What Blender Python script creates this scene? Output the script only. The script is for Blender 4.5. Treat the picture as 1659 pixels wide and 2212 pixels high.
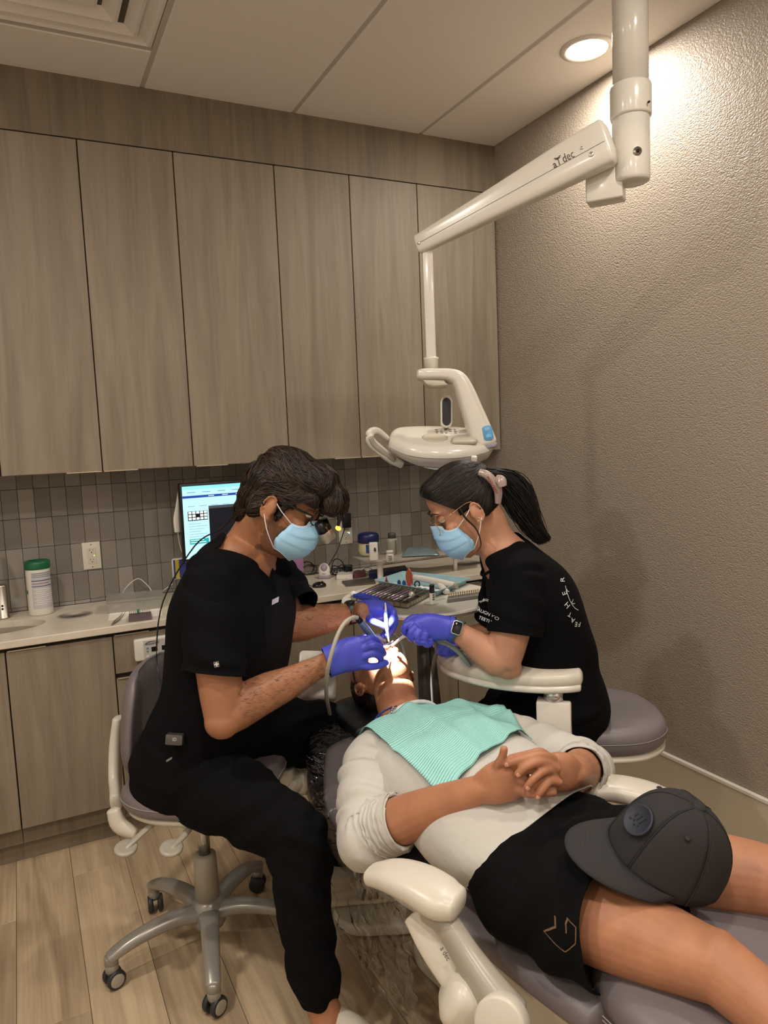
import bpy, bmesh, math, random
import numpy as np
from mathutils import Vector, Matrix, noise
from mathutils.bvhtree import BVHTree

# ------------------------------------------------------------------ scene, camera, light
for o in list(bpy.data.objects):
    bpy.data.objects.remove(o)
SC = bpy.context.scene
COL = SC.collection
random.seed(7)
RNG = np.random.default_rng(7)

F_PX, YAW, PITCH, ROLL, CAM_H = 1585.05, .4602, .1002, -.0421, 1.4793
IW, IH = 1659.0, 2212.0
_f = Vector((math.sin(YAW)*math.cos(PITCH), math.cos(YAW)*math.cos(PITCH), -math.sin(PITCH)))
_r = Vector((math.cos(YAW), -math.sin(YAW), 0)); _u = _r.cross(_f)
CR = _r*math.cos(ROLL)+_u*math.sin(ROLL)
CU = _u*math.cos(ROLL)-_r*math.sin(ROLL)
CF = _f
CC = Vector((0, 0, CAM_H))
cam_d = bpy.data.cameras.new('camera'); cam = bpy.data.objects.new('camera', cam_d); COL.objects.link(cam)
cam_d.sensor_fit = 'VERTICAL'; cam_d.sensor_height = 24.0
cam_d.lens = 24.0*F_PX/IH
cam_d.clip_start = .05
m = Matrix((CR, CU, -CF)).transposed().to_4x4(); m.translation = CC
cam.matrix_world = m
SC.camera = cam
SC.view_settings.view_transform = 'Standard'; SC.view_settings.look = 'None'
SC.view_settings.gamma = 1; SC.view_settings.use_curve_mapping = False
SC.view_settings.exposure = -0.12
W = bpy.data.worlds.new('world'); SC.world = W; W.use_nodes = True
W.node_tree.nodes['Background'].inputs[0].default_value = (1, .82, .62, 1)
W.node_tree.nodes['Background'].inputs[1].default_value = .05
WARM = (1.0, .925, .835)
CAN_SPOTS = [(1.963, 2.153), (1.45, .75), (.25, .30), (-.60, 1.55), (-1.25, .30), (.85, -.75)]  # first can is in view; the rest are added, unseen, to brighten the room
CAN_POWER = [17, 15, 17, 24, 15, 14]

# measuring helpers: a sight line of the survey camera met with a plane gives a world point
def ray(px, py): return CF+CR*((px-829.5)/F_PX)+CU*((1106-py)/F_PX)
def D(px, py, t): return CC+ray(px, py)*t
def Zp(px, py, z): d = ray(px, py); return CC+d*((z-CAM_H)/d.z)
def Yp(px, py, y): d = ray(px, py); return CC+d*(y/d.y)
def Xp(px, py, x): d = ray(px, py); return CC+d*(x/d.x)

# ------------------------------------------------------------------ materials
def lin(c):
    c = c/255.0
    return c/12.92 if c <= .04045 else ((c+.055)/1.055)**2.4
def rgb(c): return (lin(c[0]), lin(c[1]), lin(c[2]), 1)
MATS = {}
def mat(name, col, rough=.5, metal=0, bump=None, var=None, spec=None, emit=None, trans=0, ior=None, sheen=0, sss=0, coat=0, alpha=None):
    """col sRGB 0-255; bump=(scale,strength,detail); var=(scale, amount)"""
    if name in MATS: return MATS[name]
    M = bpy.data.materials.new(name); M.use_nodes = True
    nt = M.node_tree; N = nt.nodes; L = nt.links; b = N['Principled BSDF']
    b.inputs['Base Color'].default_value = rgb(col)
    b.inputs['Roughness'].default_value = rough; b.inputs['Metallic'].default_value = metal
    if spec is not None: b.inputs['Specular IOR Level'].default_value = spec
    if trans: b.inputs['Transmission Weight'].default_value = trans
    if ior: b.inputs['IOR'].default_value = ior
    if alpha is not None: b.inputs['Alpha'].default_value = alpha
    if coat: b.inputs['Coat Weight'].default_value = coat; b.inputs['Coat Roughness'].default_value = .1
    if sheen: b.inputs['Sheen Weight'].default_value = sheen; b.inputs['Sheen Roughness'].default_value = .5
    if sss:
        b.inputs['Subsurface Weight'].default_value = sss
        b.inputs['Subsurface Radius'].default_value = (.012, .005, .003); b.inputs['Subsurface Scale'].default_value = 1
    if emit: b.inputs['Emission Color'].default_value = rgb(emit[0]); b.inputs['Emission Strength'].default_value = emit[1]
    if bump or var:
        tc = N.new('ShaderNodeTexCoord')
    if bump:
        n = N.new('ShaderNodeTexNoise'); n.inputs['Scale'].default_value = bump[0]
        n.inputs['Detail'].default_value = bump[2] if len(bump) > 2 else 4
        L.new(tc.outputs['Object'], n.inputs['Vector'])
        bp = N.new('ShaderNodeBump'); bp.inputs['Strength'].default_value = bump[1]; bp.inputs['Distance'].default_value = .004
        L.new(n.outputs['Fac'], bp.inputs['Height']); L.new(bp.outputs['Normal'], b.inputs['Normal'])
    if var:
        n = N.new('ShaderNodeTexNoise'); n.inputs['Scale'].default_value = var[0]; n.inputs['Detail'].default_value = 5
        L.new(tc.outputs['Object'], n.inputs['Vector'])
        r = N.new('ShaderNodeValToRGB'); a = var[1]
        lo = [max(0, c*(1-a)) for c in col]; hi = [min(255, c*(1+a)) for c in col]
        r.color_ramp.elements[0].color = rgb(lo); r.color_ramp.elements[1].color = rgb(hi)
        r.color_ramp.elements[0].position = .3; r.color_ramp.elements[1].position = .7
        L.new(n.outputs['Fac'], r.inputs['Fac']); L.new(r.outputs['Color'], b.inputs['Base Color'])
    MATS[name] = M
    return M
def wood(name, lo, hi, axis, rough=.5, rnd=.06, sc=1.0):
    if name in MATS: return MATS[name]
    M = bpy.data.materials.new(name); M.use_nodes = True
    nt = M.node_tree; N = nt.nodes; L = nt.links; b = N['Principled BSDF']
    g = N.new('ShaderNodeNewGeometry'); oi = N.new('ShaderNodeObjectInfo')
    mul = N.new('ShaderNodeMath'); mul.operation = 'MULTIPLY'; mul.inputs[1].default_value = 37
    L.new(oi.outputs['Random'], mul.inputs[0])
    add = N.new('ShaderNodeVectorMath'); add.operation = 'ADD'
    L.new(g.outputs['Position'], add.inputs[0]); L.new(mul.outputs[0], add.inputs[1])
    def nz(s_across, s_along, detail, dist):
        mp = N.new('ShaderNodeMapping'); s = [s_across]*3; s[axis] = s_along; mp.inputs['Scale'].default_value = s
        L.new(add.outputs[0], mp.inputs['Vector'])
        n = N.new('ShaderNodeTexNoise'); n.inputs['Scale'].default_value = 1; n.inputs['Detail'].default_value = detail
        n.inputs['Distortion'].default_value = dist
        L.new(mp.outputs[0], n.inputs['Vector']); return n
    a = nz(16*sc, 1.1*sc, 3, 1.2); c = nz(150*sc, 5*sc, 4, .3); e = nz(4*sc, .8*sc, 2, 0)
    m1 = N.new('ShaderNodeMix'); m1.data_type = 'FLOAT'; m1.inputs[0].default_value = .27
    L.new(a.outputs['Fac'], m1.inputs[2]); L.new(c.outputs['Fac'], m1.inputs[3])
    m2 = N.new('ShaderNodeMix'); m2.data_type = 'FLOAT'; m2.inputs[0].default_value = .25
    L.new(m1.outputs[0], m2.inputs[2]); L.new(e.outputs['Fac'], m2.inputs[3])
    r = N.new('ShaderNodeValToRGB'); r.color_ramp.elements[0].color = rgb(lo); r.color_ramp.elements[1].color = rgb(hi)
    r.color_ramp.elements[0].position = .36; r.color_ramp.elements[1].position = .60
    L.new(m2.outputs[0], r.inputs['Fac'])
    hs = N.new('ShaderNodeHueSaturation'); mr = N.new('ShaderNodeMapRange')
    mr.inputs[3].default_value = 1-rnd; mr.inputs[4].default_value = 1+rnd
    L.new(oi.outputs['Random'], mr.inputs[0]); L.new(mr.outputs[0], hs.inputs['Value'])
    L.new(r.outputs['Color'], hs.inputs['Color']); L.new(hs.outputs['Color'], b.inputs['Base Color'])
    bp = N.new('ShaderNodeBump'); bp.inputs['Strength'].default_value = .12; bp.inputs['Distance'].default_value = .002
    L.new(c.outputs['Fac'], bp.inputs['Height']); L.new(bp.outputs['Normal'], b.inputs['Normal'])
    b.inputs['Roughness'].default_value = rough
    MATS[name] = M; return M

# ------------------------------------------------------------------ objects
def setp(o, label=None, cat=None, group=None, kind=None):
    if label: o['label'] = label
    if cat: o['category'] = cat
    if group: o['group'] = group
    if kind: o['kind'] = kind
    return o
def thing(name, label, cat, loc=(0, 0, 0), rz=0, group=None):
    o = bpy.data.objects.new(name, None); COL.objects.link(o); o.empty_display_size = .05
    o.location = loc; o.rotation_euler = (0, 0, rz)
    return setp(o, label, cat, group)
def inv_parent(o, parent):
    o.parent = parent
    if parent is not None:
        o.matrix_parent_inverse = world_of(parent).inverted()
def world_of(o):
    mm = o.matrix_basis.copy()
    if o.parent is not None:
        mm = world_of(o.parent) @ o.matrix_parent_inverse @ mm
    return mm
def link(name, me, m=None, parent=None, local=False):
    o = bpy.data.objects.new(name, me); COL.objects.link(o)
    if m is not None:
        for mm in (m if isinstance(m, (list, tuple)) else [m]): me.materials.append(mm)
    if parent is not None:
        if local: o.parent = parent
        else: inv_parent(o, parent)
    return o
def build(name, VF, m=None, parent=None, smooth=True, local=False, auto=None, mi=None):
    """VF=(verts, faces) in world coords (or parent's when local)"""
    V, F = VF
    me = bpy.data.meshes.new(name)
    me.from_pydata([tuple(float(c) for c in v) for v in V], [], [tuple(int(i) for i in f) for f in F]); me.update()
    o = link(name, me, m, parent, local)
    if mi is not None: me.polygons.foreach_set('material_index', np.asarray(mi, dtype=np.int32))
    if smooth:
        me.polygons.foreach_set('use_smooth', [True]*len(me.polygons))
        if auto is not None: me.set_sharp_from_angle(angle=math.radians(auto))
    return o
def cat_vf(*parts):
    V = []; F = []
    for v, f in parts:
        n = len(V); V += [Vector(q) for q in v]; F += [tuple(i+n for i in g) for g in f]
    return V, F
def xf(VF, M): return [M @ Vector(v) for v in VF[0]], VF[1]
def frame(o, x, z):
    """matrix with origin o, x axis x, z axis near z"""
    x = Vector(x).normalized(); z = Vector(z); z = (z-x*z.dot(x)).normalized(); y = z.cross(x)
    M = Matrix((x, y, z)).transposed().to_4x4(); M.translation = Vector(o); return M
def box(x0, x1, y0, y1, z0, z1, bev=0, seg=2):
    bm = bmesh.new(); bmesh.ops.create_cube(bm, size=1)
    for v in bm.verts:
        v.co = Vector(((x0+x1)/2+v.co.x*(x1-x0), (y0+y1)/2+v.co.y*(y1-y0), (z0+z1)/2+v.co.z*(z1-z0)))
    if bev: bmesh.ops.bevel(bm, geom=bm.edges[:], offset=bev, segments=seg, affect='EDGES', profile=.5)
    return bm_vf(bm)
def bm_vf(bm):
    bm.verts.ensure_lookup_table(); bm.verts.index_update()
    r = ([v.co.copy() for v in bm.verts], [tuple(v.index for v in f.verts) for f in bm.faces]); bm.free(); return r
def prism(outline, z0, z1, bev=0, seg=2):
    """outline list of (x,y), extruded z0..z1"""
    bm = bmesh.new(); vs = [bm.verts.new((x, y, z0)) for x, y in outline]
    f = bm.faces.new(vs); r = bmesh.ops.extrude_face_region(bm, geom=[f])
    for e in r['geom']:
        if isinstance(e, bmesh.types.BMVert): e.co.z = z1
    bmesh.ops.recalc_face_normals(bm, faces=bm.faces[:])
    if bev:
        ed = [e for e in bm.edges if abs(e.verts[0].co.z-e.verts[1].co.z) < 1e-6]
        bmesh.ops.bevel(bm, geom=ed, offset=bev, segments=seg, affect='EDGES', profile=.5)
    return bm_vf(bm)
def rrect(w, h, r, n=5, cx=0, cy=0):
    P = []
    for sx, sy, a0 in ((1, 1, 0), (-1, 1, 90), (-1, -1, 180), (1, -1, 270)):
        for k in range(n+1):
            a = math.radians(a0+90*k/n); P.append((cx+sx*(w/2-r)+r*math.cos(a), cy+sy*(h/2-r)+r*math.sin(a)))
    return P
def lathe(prof, n=24, c=(0, 0, 0)):
    """prof list of (r,z)"""
    V = []; F = []; c = Vector(c)
    for r, z in prof:
        for k in range(n):
            a = 2*math.pi*k/n; V.append(c+Vector((r*math.cos(a), r*math.sin(a), z)))
    for i in range(len(prof)-1):
        for k in range(n):
            a = i*n+k; b = i*n+(k+1) % n; F.append((a, b, b+n, a+n))
    if prof[0][0] > 1e-5: F.append(tuple(range(n-1, -1, -1)))
    if prof[-1][0] > 1e-5: F.append(tuple((len(prof)-1)*n+k for k in range(n)))
    return V, F
def cyl(p0, p1, r0, r1=None, n=16, bev=0):
    p0 = Vector(p0); p1 = Vector(p1); h = (p1-p0).length
    r1 = r0 if r1 is None else r1
    prof = [(r0, 0), (r1, h)] if not bev else [(r0-bev, 0), (r0-.3*bev, .3*bev), (r0, bev), (r1, h-bev), (r1-.3*bev, h-.3*bev), (r1-bev, h)]
    d = (p1-p0).normalized(); a = Vector((1, 0, 0)) if abs(d.x) < .9 else Vector((0, 1, 0))
    M = frame(p0, a-d*a.dot(d), d)
    return xf(lathe(prof, n), M)
def cr(P, m):
    """catmull-rom resample of an array of rows"""
    P = np.asarray(P, float); n = len(P)
    if n < 2: return P
    E = np.vstack([2*P[0]-P[1], P, 2*P[-1]-P[-2]]); out = []
    for i in range(n-1):
        a, b, c, d = E[i], E[i+1], E[i+2], E[i+3]
        for k in range(m):
            t = k/m
            out.append(.5*((2*b)+(-a+c)*t+(2*a-5*b+4*c-d)*t*t+(-a+3*b-3*c+d)*t**3))
    out.append(P[-1]); return np.array(out)
def loft(pts, rad, ref=(0, 0, 1), n=16, m=4, cap=True, fold=None, power=2.0, refs=None):
    """swept tube; rad per station scalar or (ra along ref, rb across)."""
    P = cr([tuple(p) for p in pts], m)
    Rr = cr([(r, r) if not isinstance(r, (tuple, list)) else r for r in rad], m)
    RF = cr([tuple(q) for q in refs], m) if refs is not None else None
    Rr = np.maximum(Rr, 1e-4)
    N = len(P); T = np.gradient(P, axis=0); T /= np.linalg.norm(T, axis=1)[:, None]+1e-12
    V = []; rings = []
    def ring(c, t, ra, rb, u, rf):
        rf = np.asarray(rf, float)
        a = rf-t*np.dot(rf, t); l = np.linalg.norm(a)
        if l < 1e-4: a = np.cross(t, (0, 1, 0)); l = np.linalg.norm(a)
        a /= l; b = np.cross(t, a); ids = []
        for k in range(n):
            th = 2*math.pi*k/n; cs, sn = math.cos(th), math.sin(th)
            if power != 2.0:
                q = (abs(cs)**power+abs(sn)**power)**(-1/power); cs *= q; sn *= q
            f = fold(u, th) if fold else 0
            ids.append(len(V)); V.append(Vector(c+a*cs*(ra+f)+b*sn*(rb+f)))
        rings.append(ids)
    for i in range(N):
        rf = RF[i] if RF is not None else ref
        if cap and i == 0:
            for s in (.15, .5, .8):
                q = math.sqrt(1-(1-s)**2)if s < 1 else 1
                ring(P[0]-T[0]*min(Rr[0])*(1-s)*.6, T[0], Rr[0][0]*q, Rr[0][1]*q, 0, rf)
        ring(P[i], T[i], Rr[i][0], Rr[i][1], i/(N-1), rf)
        if cap and i == N-1:
            for s in (.8, .5, .15):
                q = math.sqrt(1-(1-s)**2)
                ring(P[i]+T[i]*min(Rr[i])*(1-s)*.6, T[i], Rr[i][0]*q, Rr[i][1]*q, 1, rf)
    F = []
    for i in range(len(rings)-1):
        A, B = rings[i], rings[i+1]
        for k in range(n): F.append((A[k], A[(k+1) % n], B[(k+1) % n], B[k]))
    if cap: F.append(tuple(reversed(rings[0]))); F.append(tuple(rings[-1]))
    return V, F
def tube(pts, r, n=8, m=4, cap=True): return loft(pts, [r]*len(pts) if not isinstance(r, (list, tuple)) else r, n=n, m=m, cap=cap, ref=(.13, .31, .94))
def ell(c, rx, ry, rz, M=None, seg=20, rings=12):
    bm = bmesh.new(); bmesh.ops.create_uvsphere(bm, u_segments=seg, v_segments=rings, radius=1)
    V, F = bm_vf(bm); c = Vector(c); V = [Vector((v.x*rx, v.y*ry, v.z*rz)) for v in V]
    if M is not None: R3 = M.to_3x3(); V = [R3 @ v for v in V]
    return [v+c for v in V], F
def mesh_np(me):
    V = np.empty(len(me.vertices)*3); me.vertices.foreach_get('co', V)
    return V.reshape(-1, 3), [tuple(p.vertices) for p in me.polygons]
def evalmods(V, F, mods):
    me = bpy.data.meshes.new('tmp'); me.from_pydata([tuple(v) for v in V], [], F); me.update()
    o = bpy.data.objects.new('tmp', me); COL.objects.link(o)
    for typ, kw in mods:
        md = o.modifiers.new(typ, typ)
        for k, v in kw.items(): setattr(md, k, v)
    dg = bpy.context.evaluated_depsgraph_get(); dg.update()
    ev = o.evaluated_get(dg); me2 = bpy.data.meshes.new_from_object(ev)
    r = mesh_np(me2); bpy.data.objects.remove(o); bpy.data.meshes.remove(me); bpy.data.meshes.remove(me2)
    return r
def union(parts, voxel=.005, smooth=4, fac=.5):
    V, F = cat_vf(*parts)
    return evalmods(V, F, [('REMESH', dict(mode='VOXEL', voxel_size=voxel)), ('SMOOTH', dict(iterations=smooth, factor=fac))])
def clip(VF, fn):
    """keep the part of the mesh where fn(v)<0, with a clean cut"""
    V = [np.array(v, float) for v in VF[0]]; s = np.asarray(fn(np.array(V))); cache = {}; nV = list(V); out = []
    for f in VF[1]:
        ins = [s[i] < 0 for i in f]
        if all(ins): out.append(f); continue
        if not any(ins): continue
        g = []
        for k in range(len(f)):
            i, j = f[k], f[(k+1) % len(f)]
            if s[i] < 0: g.append(i)
            if (s[i] < 0) != (s[j] < 0):
                key = (min(i, j), max(i, j))
                if key not in cache:
                    a, b = key; t = s[a]/(s[a]-s[b]); cache[key] = len(nV); nV.append(V[a]+(V[b]-V[a])*t)
                if not g or g[-1] != cache[key]: g.append(cache[key])
        if len(g) >= 3: out.append(tuple(g))
    used = sorted({i for f in out for i in f}); mp = {i: k for k, i in enumerate(used)}
    return np.array([nV[i] for i in used]), [tuple(mp[i] for i in f) for f in out]
def solid(o, t, off=-1):
    md = o.modifiers.new('thickness', 'SOLIDIFY'); md.thickness = t; md.offset = off; return o
def text(name, s, M, size, m, parent=None, ext=.0004, align='CENTER', spacing=1.0, shear=0, xs=1.0):
    c = bpy.data.curves.new(name, 'FONT'); c.body = s; c.size = size; c.extrude = ext; c.align_x = align; c.align_y = 'CENTER'
    c.space_character = spacing; c.shear = shear; c.resolution_u = 3
    o = bpy.data.objects.new('tmp', c); COL.objects.link(o)
    dg = bpy.context.evaluated_depsgraph_get(); dg.update()
    me = bpy.data.meshes.new_from_object(o.evaluated_get(dg)); bpy.data.objects.remove(o)
    me.transform(M @ Matrix.Diagonal((xs, 1, 1, 1)))
    return link(name, me, m, parent)
def dup(o, delta=Matrix(), parent=None):
    """copy of an object with its children; delta moves the top one in world space"""
    c = o.copy(); COL.objects.link(c)
    if parent is not None: c.parent = parent
    else: c.matrix_basis = delta @ o.matrix_basis
    for ch in list(o.children): dup(ch, Matrix(), c)
    return c
# ------------------------------------------------------------------ palette
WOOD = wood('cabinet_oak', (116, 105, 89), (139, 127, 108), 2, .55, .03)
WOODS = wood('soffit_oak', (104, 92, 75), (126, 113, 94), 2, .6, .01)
FLOORW = wood('floor_plank', (140, 121, 97), (194, 171, 140), 1, .42, .07, .8)
CEILM = mat('ceiling_tile', (226, 219, 211), .95, bump=(300, .25))
TBAR = mat('ceiling_tee', (186, 178, 170), .8)
WHITEP = mat('white_plastic', (218, 212, 202), .28, coat=.2)
CREAM = mat('cream_plastic', (206, 199, 184), .32)
GREYP = mat('warm_grey_plastic', (163, 156, 142), .3)
PAINTG = mat('grey_painted_metal', (150, 146, 138), .28, metal=.35)
CHROME = mat('chrome', (200, 196, 190), .16, metal=1)
STEEL = mat('brushed_steel', (178, 172, 162), .32, metal=1)
DARK = mat('dark_void', (14, 12, 10), .8)
BLACKP = mat('black_plastic', (18, 18, 19), .35)
LEATHER = mat('grey_leather', (112, 104, 106), .42, bump=(420, .12), var=(6, .05))
STITCH = mat('pale_stitch', (150, 145, 142), .8)

# ------------------------------------------------------------------ room shell
XW, YB, H = 2.17, 3.34, 2.847
XL, YN = -1.9, -1.3
def struct(name, VF, m, smooth=False): return setp(build(name, VF, m, smooth=smooth), kind='structure')
fl = struct('floor', box(XL-.1, XW+.1, YN-.1, YB+.1, -.06, -.008), mat('subfloor', (60, 50, 40), .9))
pw = .178; pl = 1.22; x = XL; c = 0; first = {}
while x < XW-.001:
    x1 = min(x+pw, XW); y = YN-((c*.43) % 1)*pl
    while y < 2.9:
        y0 = max(y, YN); y1 = min(y+pl, 2.93)
        if y1-y0 > .02:
            o = build('plank', box(x+.0006, x1-.0006, y0+.0006, y1-.0006, -.008, 0, .0008, 1), FLOORW, fl, smooth=False)
        y += pl
    x = x1; c += 1
# ceiling with lay-in panels
ce = struct('ceiling', box(XL-.1, XW+.1, YN-.1, YB+.1, H+.012, H+.06), mat('plenum', (90, 84, 78), .9))
G0, G = .5457, .61
xs = [XL]+[G0+G*k for k in range(-4, 3) if XL < G0+G*k < XW]+[XW]
for i in range(len(xs)-1):
    a, b = xs[i], xs[i+1]
    vent_col = abs(b-G0) < .01
    cuts = [YN, -.92, .30, 1.52, 3.03] if not vent_col else [YN, -.92, .30, 1.52, 2.13, 2.74, 3.03]
    for j in range(len(cuts)-1):
        if vent_col and abs(cuts[j]-2.13) < .01: continue
        build('panel', box(a+.009, b-.009 if b < XW else b, cuts[j]+(.009 if j else 0), cuts[j+1]-(.009 if cuts[j+1] < 3 else 0), H, H+.014, .003, 1), CEILM, ce, smooth=False)
        if j: build('cross_tee', box(a+.011, b-.011, cuts[j]-.011, cuts[j]+.011, H+.004, H+.012), TBAR, ce, smooth=False)
    if i: build('main_tee', box(a-.011, a+.011, YN, 3.03, H+.003, H+.012), TBAR, ce, smooth=False)
# stepped ceiling diffuser
vt = thing('ceiling_vent', 'white square stepped air diffuser set in the ceiling', 'vent', (G0-.305, 2.435, H))
for k, (hw, z0, z1) in enumerate([(.292, .000, .006), (.235, -.004, .028), (.165, -.008, .026), (.095, -.012, .012)]):
    V = []; F = []
    iw = [.222, .152, .082, 0][k]
    prof = [(hw, z0), (hw-.012, z0-.006), (hw-.024, z0), (iw, z1)] if k < 3 else [(hw, z0), (hw-.012, z0-.006), (.0, z0-.006)]
    for r, z in prof:
        for sx, sy in ((1, 1), (-1, 1), (-1, -1), (1, -1)): V.append((vt.location.x+sx*r, vt.location.y+sy*r, H+.004+z))
    for q in range(len(prof)-1):
        for e in range(4): F.append((q*4+e, q*4+(e+1) % 4, q*4+4+(e+1) % 4, q*4+4+e))
    build('frame' if k == 0 else 'louver' if k < 3 else 'centre_plate', (V, F), mat('vent_white', (226, 219, 211), .6), vt, smooth=False)
# walls
def wallmat():
    M = bpy.data.materials.new('pebbled_vinyl'); M.use_nodes = True; nt = M.node_tree; N = nt.nodes; L = nt.links; b = N['Principled BSDF']
    b.inputs['Base Color'].default_value = rgb((152, 140, 126)); b.inputs['Roughness'].default_value = .5; b.inputs['Specular IOR Level'].default_value = .4
    tc = N.new('ShaderNodeNewGeometry'); n0 = N.new('ShaderNodeTexNoise'); n0.inputs['Scale'].default_value = 30
    mx = N.new('ShaderNodeVectorMath'); mx.operation = 'MULTIPLY_ADD'; mx.inputs[1].default_value = (.02, .02, .02)
    L.new(tc.outputs['Position'], n0.inputs['Vector']); L.new(n0.outputs['Color'], mx.inputs[0]); L.new(tc.outputs['Position'], mx.inputs[2])
    mp = N.new('ShaderNodeMapping'); mp.inputs['Scale'].default_value = (1, .6, 1); L.new(mx.outputs[0], mp.inputs['Vector'])
    v = N.new('ShaderNodeTexVoronoi'); v.inputs['Scale'].default_value = 225; v.feature = 'SMOOTH_F1'; v.inputs['Smoothness'].default_value = .6
    L.new(mp.outputs[0], v.inputs['Vector'])
    bp = N.new('ShaderNodeBump'); bp.inputs['Strength'].default_value = .55; bp.inputs['Distance'].default_value = .004; bp.invert = True
    L.new(v.outputs['Distance'], bp.inputs['Height']); L.new(bp.outputs['Normal'], b.inputs['Normal'])
    MATS['pebbled_vinyl'] = M; return M
struct('wall_right', box(XW, XW+.1, YN, YB, 0, H+.01), wallmat())
struct('wall_back', box(XL, XW+.1, YB, YB+.1, 0, H+.01), mat('grout', (112, 104, 94), .9))
PAINT = mat('plain_wall_paint', (238, 234, 228), .8, bump=(200, .1))
struct('wall_left', box(XL-.1, XL, YN, YB, 0, H+.01), PAINT)
struct('wall_front', box(XL, XW, YN-.1, YN, 0, H+.01), PAINT)
bb = struct('baseboard_right', box(XW-.012, XW, YN, 2.84, .0, .205), mat('baseboard_tan', (198, 187, 164), .45))
build('cap_strip', box(XW-.017, XW, YN, 2.84, .203, .218, .003, 2), WHITEP, bb, smooth=False)
build('floor_bead', box(XW-.018, XW-.010, YN, 2.84, .0, .012, .003, 2), WHITEP, bb, smooth=False)
# backsplash tiles
wb = bpy.data.objects['wall_back']
TILES = [mat('tile_%s' % 'abcdef'[k], c, .42, bump=(90, .08), spec=.35) for k, c in enumerate([(136, 129, 120), (143, 136, 127), (126, 119, 110), (131, 124, 115), (152, 145, 136), (120, 113, 104)])]
tw, th = .0605, .1215
tx = XW-40*tw
tile_me = {}
for ci in range(40):
    zz = .8485-th
    while zz < 1.40:
        z0 = max(zz, .834); z1 = min(zz+th, 1.41)
        if z1-z0 > .01:
            k = RNG.choice(6, p=[.24, .2, .14, .2, .13, .09]); key = (round(z0, 3), round(z1, 3), int(k))
            if key not in tile_me:
                V, F = box(.0006, tw-.0006, 0, .008, z0+.0006, z1-.0006, .0012, 1)
                me = bpy.data.meshes.new('tile'); me.from_pydata([tuple(v) for v in V], [], F); me.materials.append(TILES[k]); tile_me[key] = me
            o = bpy.data.objects.new('tile', tile_me[key]); COL.objects.link(o); o.location = (tx+ci*tw, YB-.008-RNG.random()*.0012, 0); inv_parent(o, wb)
        zz += th

# ------------------------------------------------------------------ recessed can lights
LENS = mat('light_lens', (255, 250, 240), .5, emit=((255, 236, 205), 14))
for i, (cx, cy) in enumerate(CAN_SPOTS):
    lab = ['recessed round ceiling light glowing beside the lamp post', 'added unseen ceiling light above the foot of the patient chair', 'added unseen ceiling light just above the viewer', 'added unseen ceiling light over the left side, in front of the sink wall', 'added unseen ceiling light in the near left corner', 'added unseen ceiling light behind the viewer, near the front wall'][i]
    t = thing('ceiling_light', lab, 'light', (cx, cy, H), group='recessed ceiling lights')
    build('trim_ring', lathe([(.096, .002), (.094, -.004), (.080, -.008), (.074, -.006), (.070, .004)], 40, (cx, cy, H)), WHITEP, t)
    build('lens', lathe([(.072, .002), (.066, -.005), (.0, -.006)], 40, (cx, cy, H)), LENS, t)
    ld = bpy.data.lights.new('can_lamp', 'AREA'); ld.shape = 'DISK'; ld.size = .13; ld.energy = CAN_POWER[i]; ld.color = WARM
    lo = bpy.data.objects.new('can_lamp', ld); COL.objects.link(lo); lo.location = (cx, cy, H-.012); inv_parent(lo, t)

# ------------------------------------------------------------------ cabinets
YC = 3.0215
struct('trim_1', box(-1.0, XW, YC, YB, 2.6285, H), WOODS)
ALU = mat('aluminium_pull', (206, 194, 170), .35, metal=.7)
CARC = mat('cabinet_carcass', (62, 54, 44), .8)
def door(name, x0, x1, y, z0, z1, par, pull=None, low=False):
    d = build(name, box(x0+.0022, x1-.0022, y, y+.019, z0+.002, z1-.002, .0012, 1), WOOD, par, smooth=False)
    if pull:
        a, b, zz = pull
        build('edge_pull', box(a, b, y-.006, y+.004, zz-.0025, zz+.0015, .0008, 1), ALU, d, smooth=False)
    return d
ups = [([-.76, -.405, -.055], 'wall cabinet at the far left edge of the row'),
       ([-.055, .2952, .6432], 'two-door oak wall cabinet above the sink and outlet'),
       ([.6432, 1.0542], 'single-door oak wall cabinet above the computer monitor'),
       ([1.0542, 1.3953, 1.7336], 'two-door oak wall cabinet behind the lamp arm tip'),
       ([1.7336, 2.162], 'single-door oak wall cabinet against the right wall')]
for e, lab in ups:
    t = thing('wall_cabinet', lab, 'cabinet', ((e[0]+e[-1])/2, YC+.15, 1.397), group='tall oak wall cabinets')
    build('body', box(e[0]+.0005, e[-1]-.0005, YC+.0195, YB-.012, 1.399, 2.6275), CARC, t, smooth=False)
    build('bottom_panel', box(e[0]+.001, e[-1]-.001, YC+.021, YB-.0125, 1.3965, 1.3988), WOOD, t, smooth=False)
    for k in range(len(e)-1):
        if len(e) == 3: p = (e[1]-.13, e[1]-.004, 1.398) if k == 0 else (e[1]+.004, e[1]+.13, 1.398)
        else: p = (e[0]+.01, e[0]+.14, 1.398)
        door('door', e[k], e[k+1], YC, 1.397, 2.6262, t, p)
YL = 2.84
lows = [([-.79, -.44, -.09], 'd', 'base cabinet at the far left edge under the sink'),
        ([-.09, .265], 'd', 'single-door oak base cabinet under the sink, left of the stool'),
        ([.265, .72], 'w', 'oak drawer cabinet behind the wheeled stool'),
        ([.72, 1.24], 'd', 'oak base cabinet hidden mostly behind the dentist'),
        ([1.24, 1.757], 'd', 'oak base cabinet behind the round tray table'),
        ([1.757, 2.155], 'd', 'oak base cabinet in the corner behind the assistant')]
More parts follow.
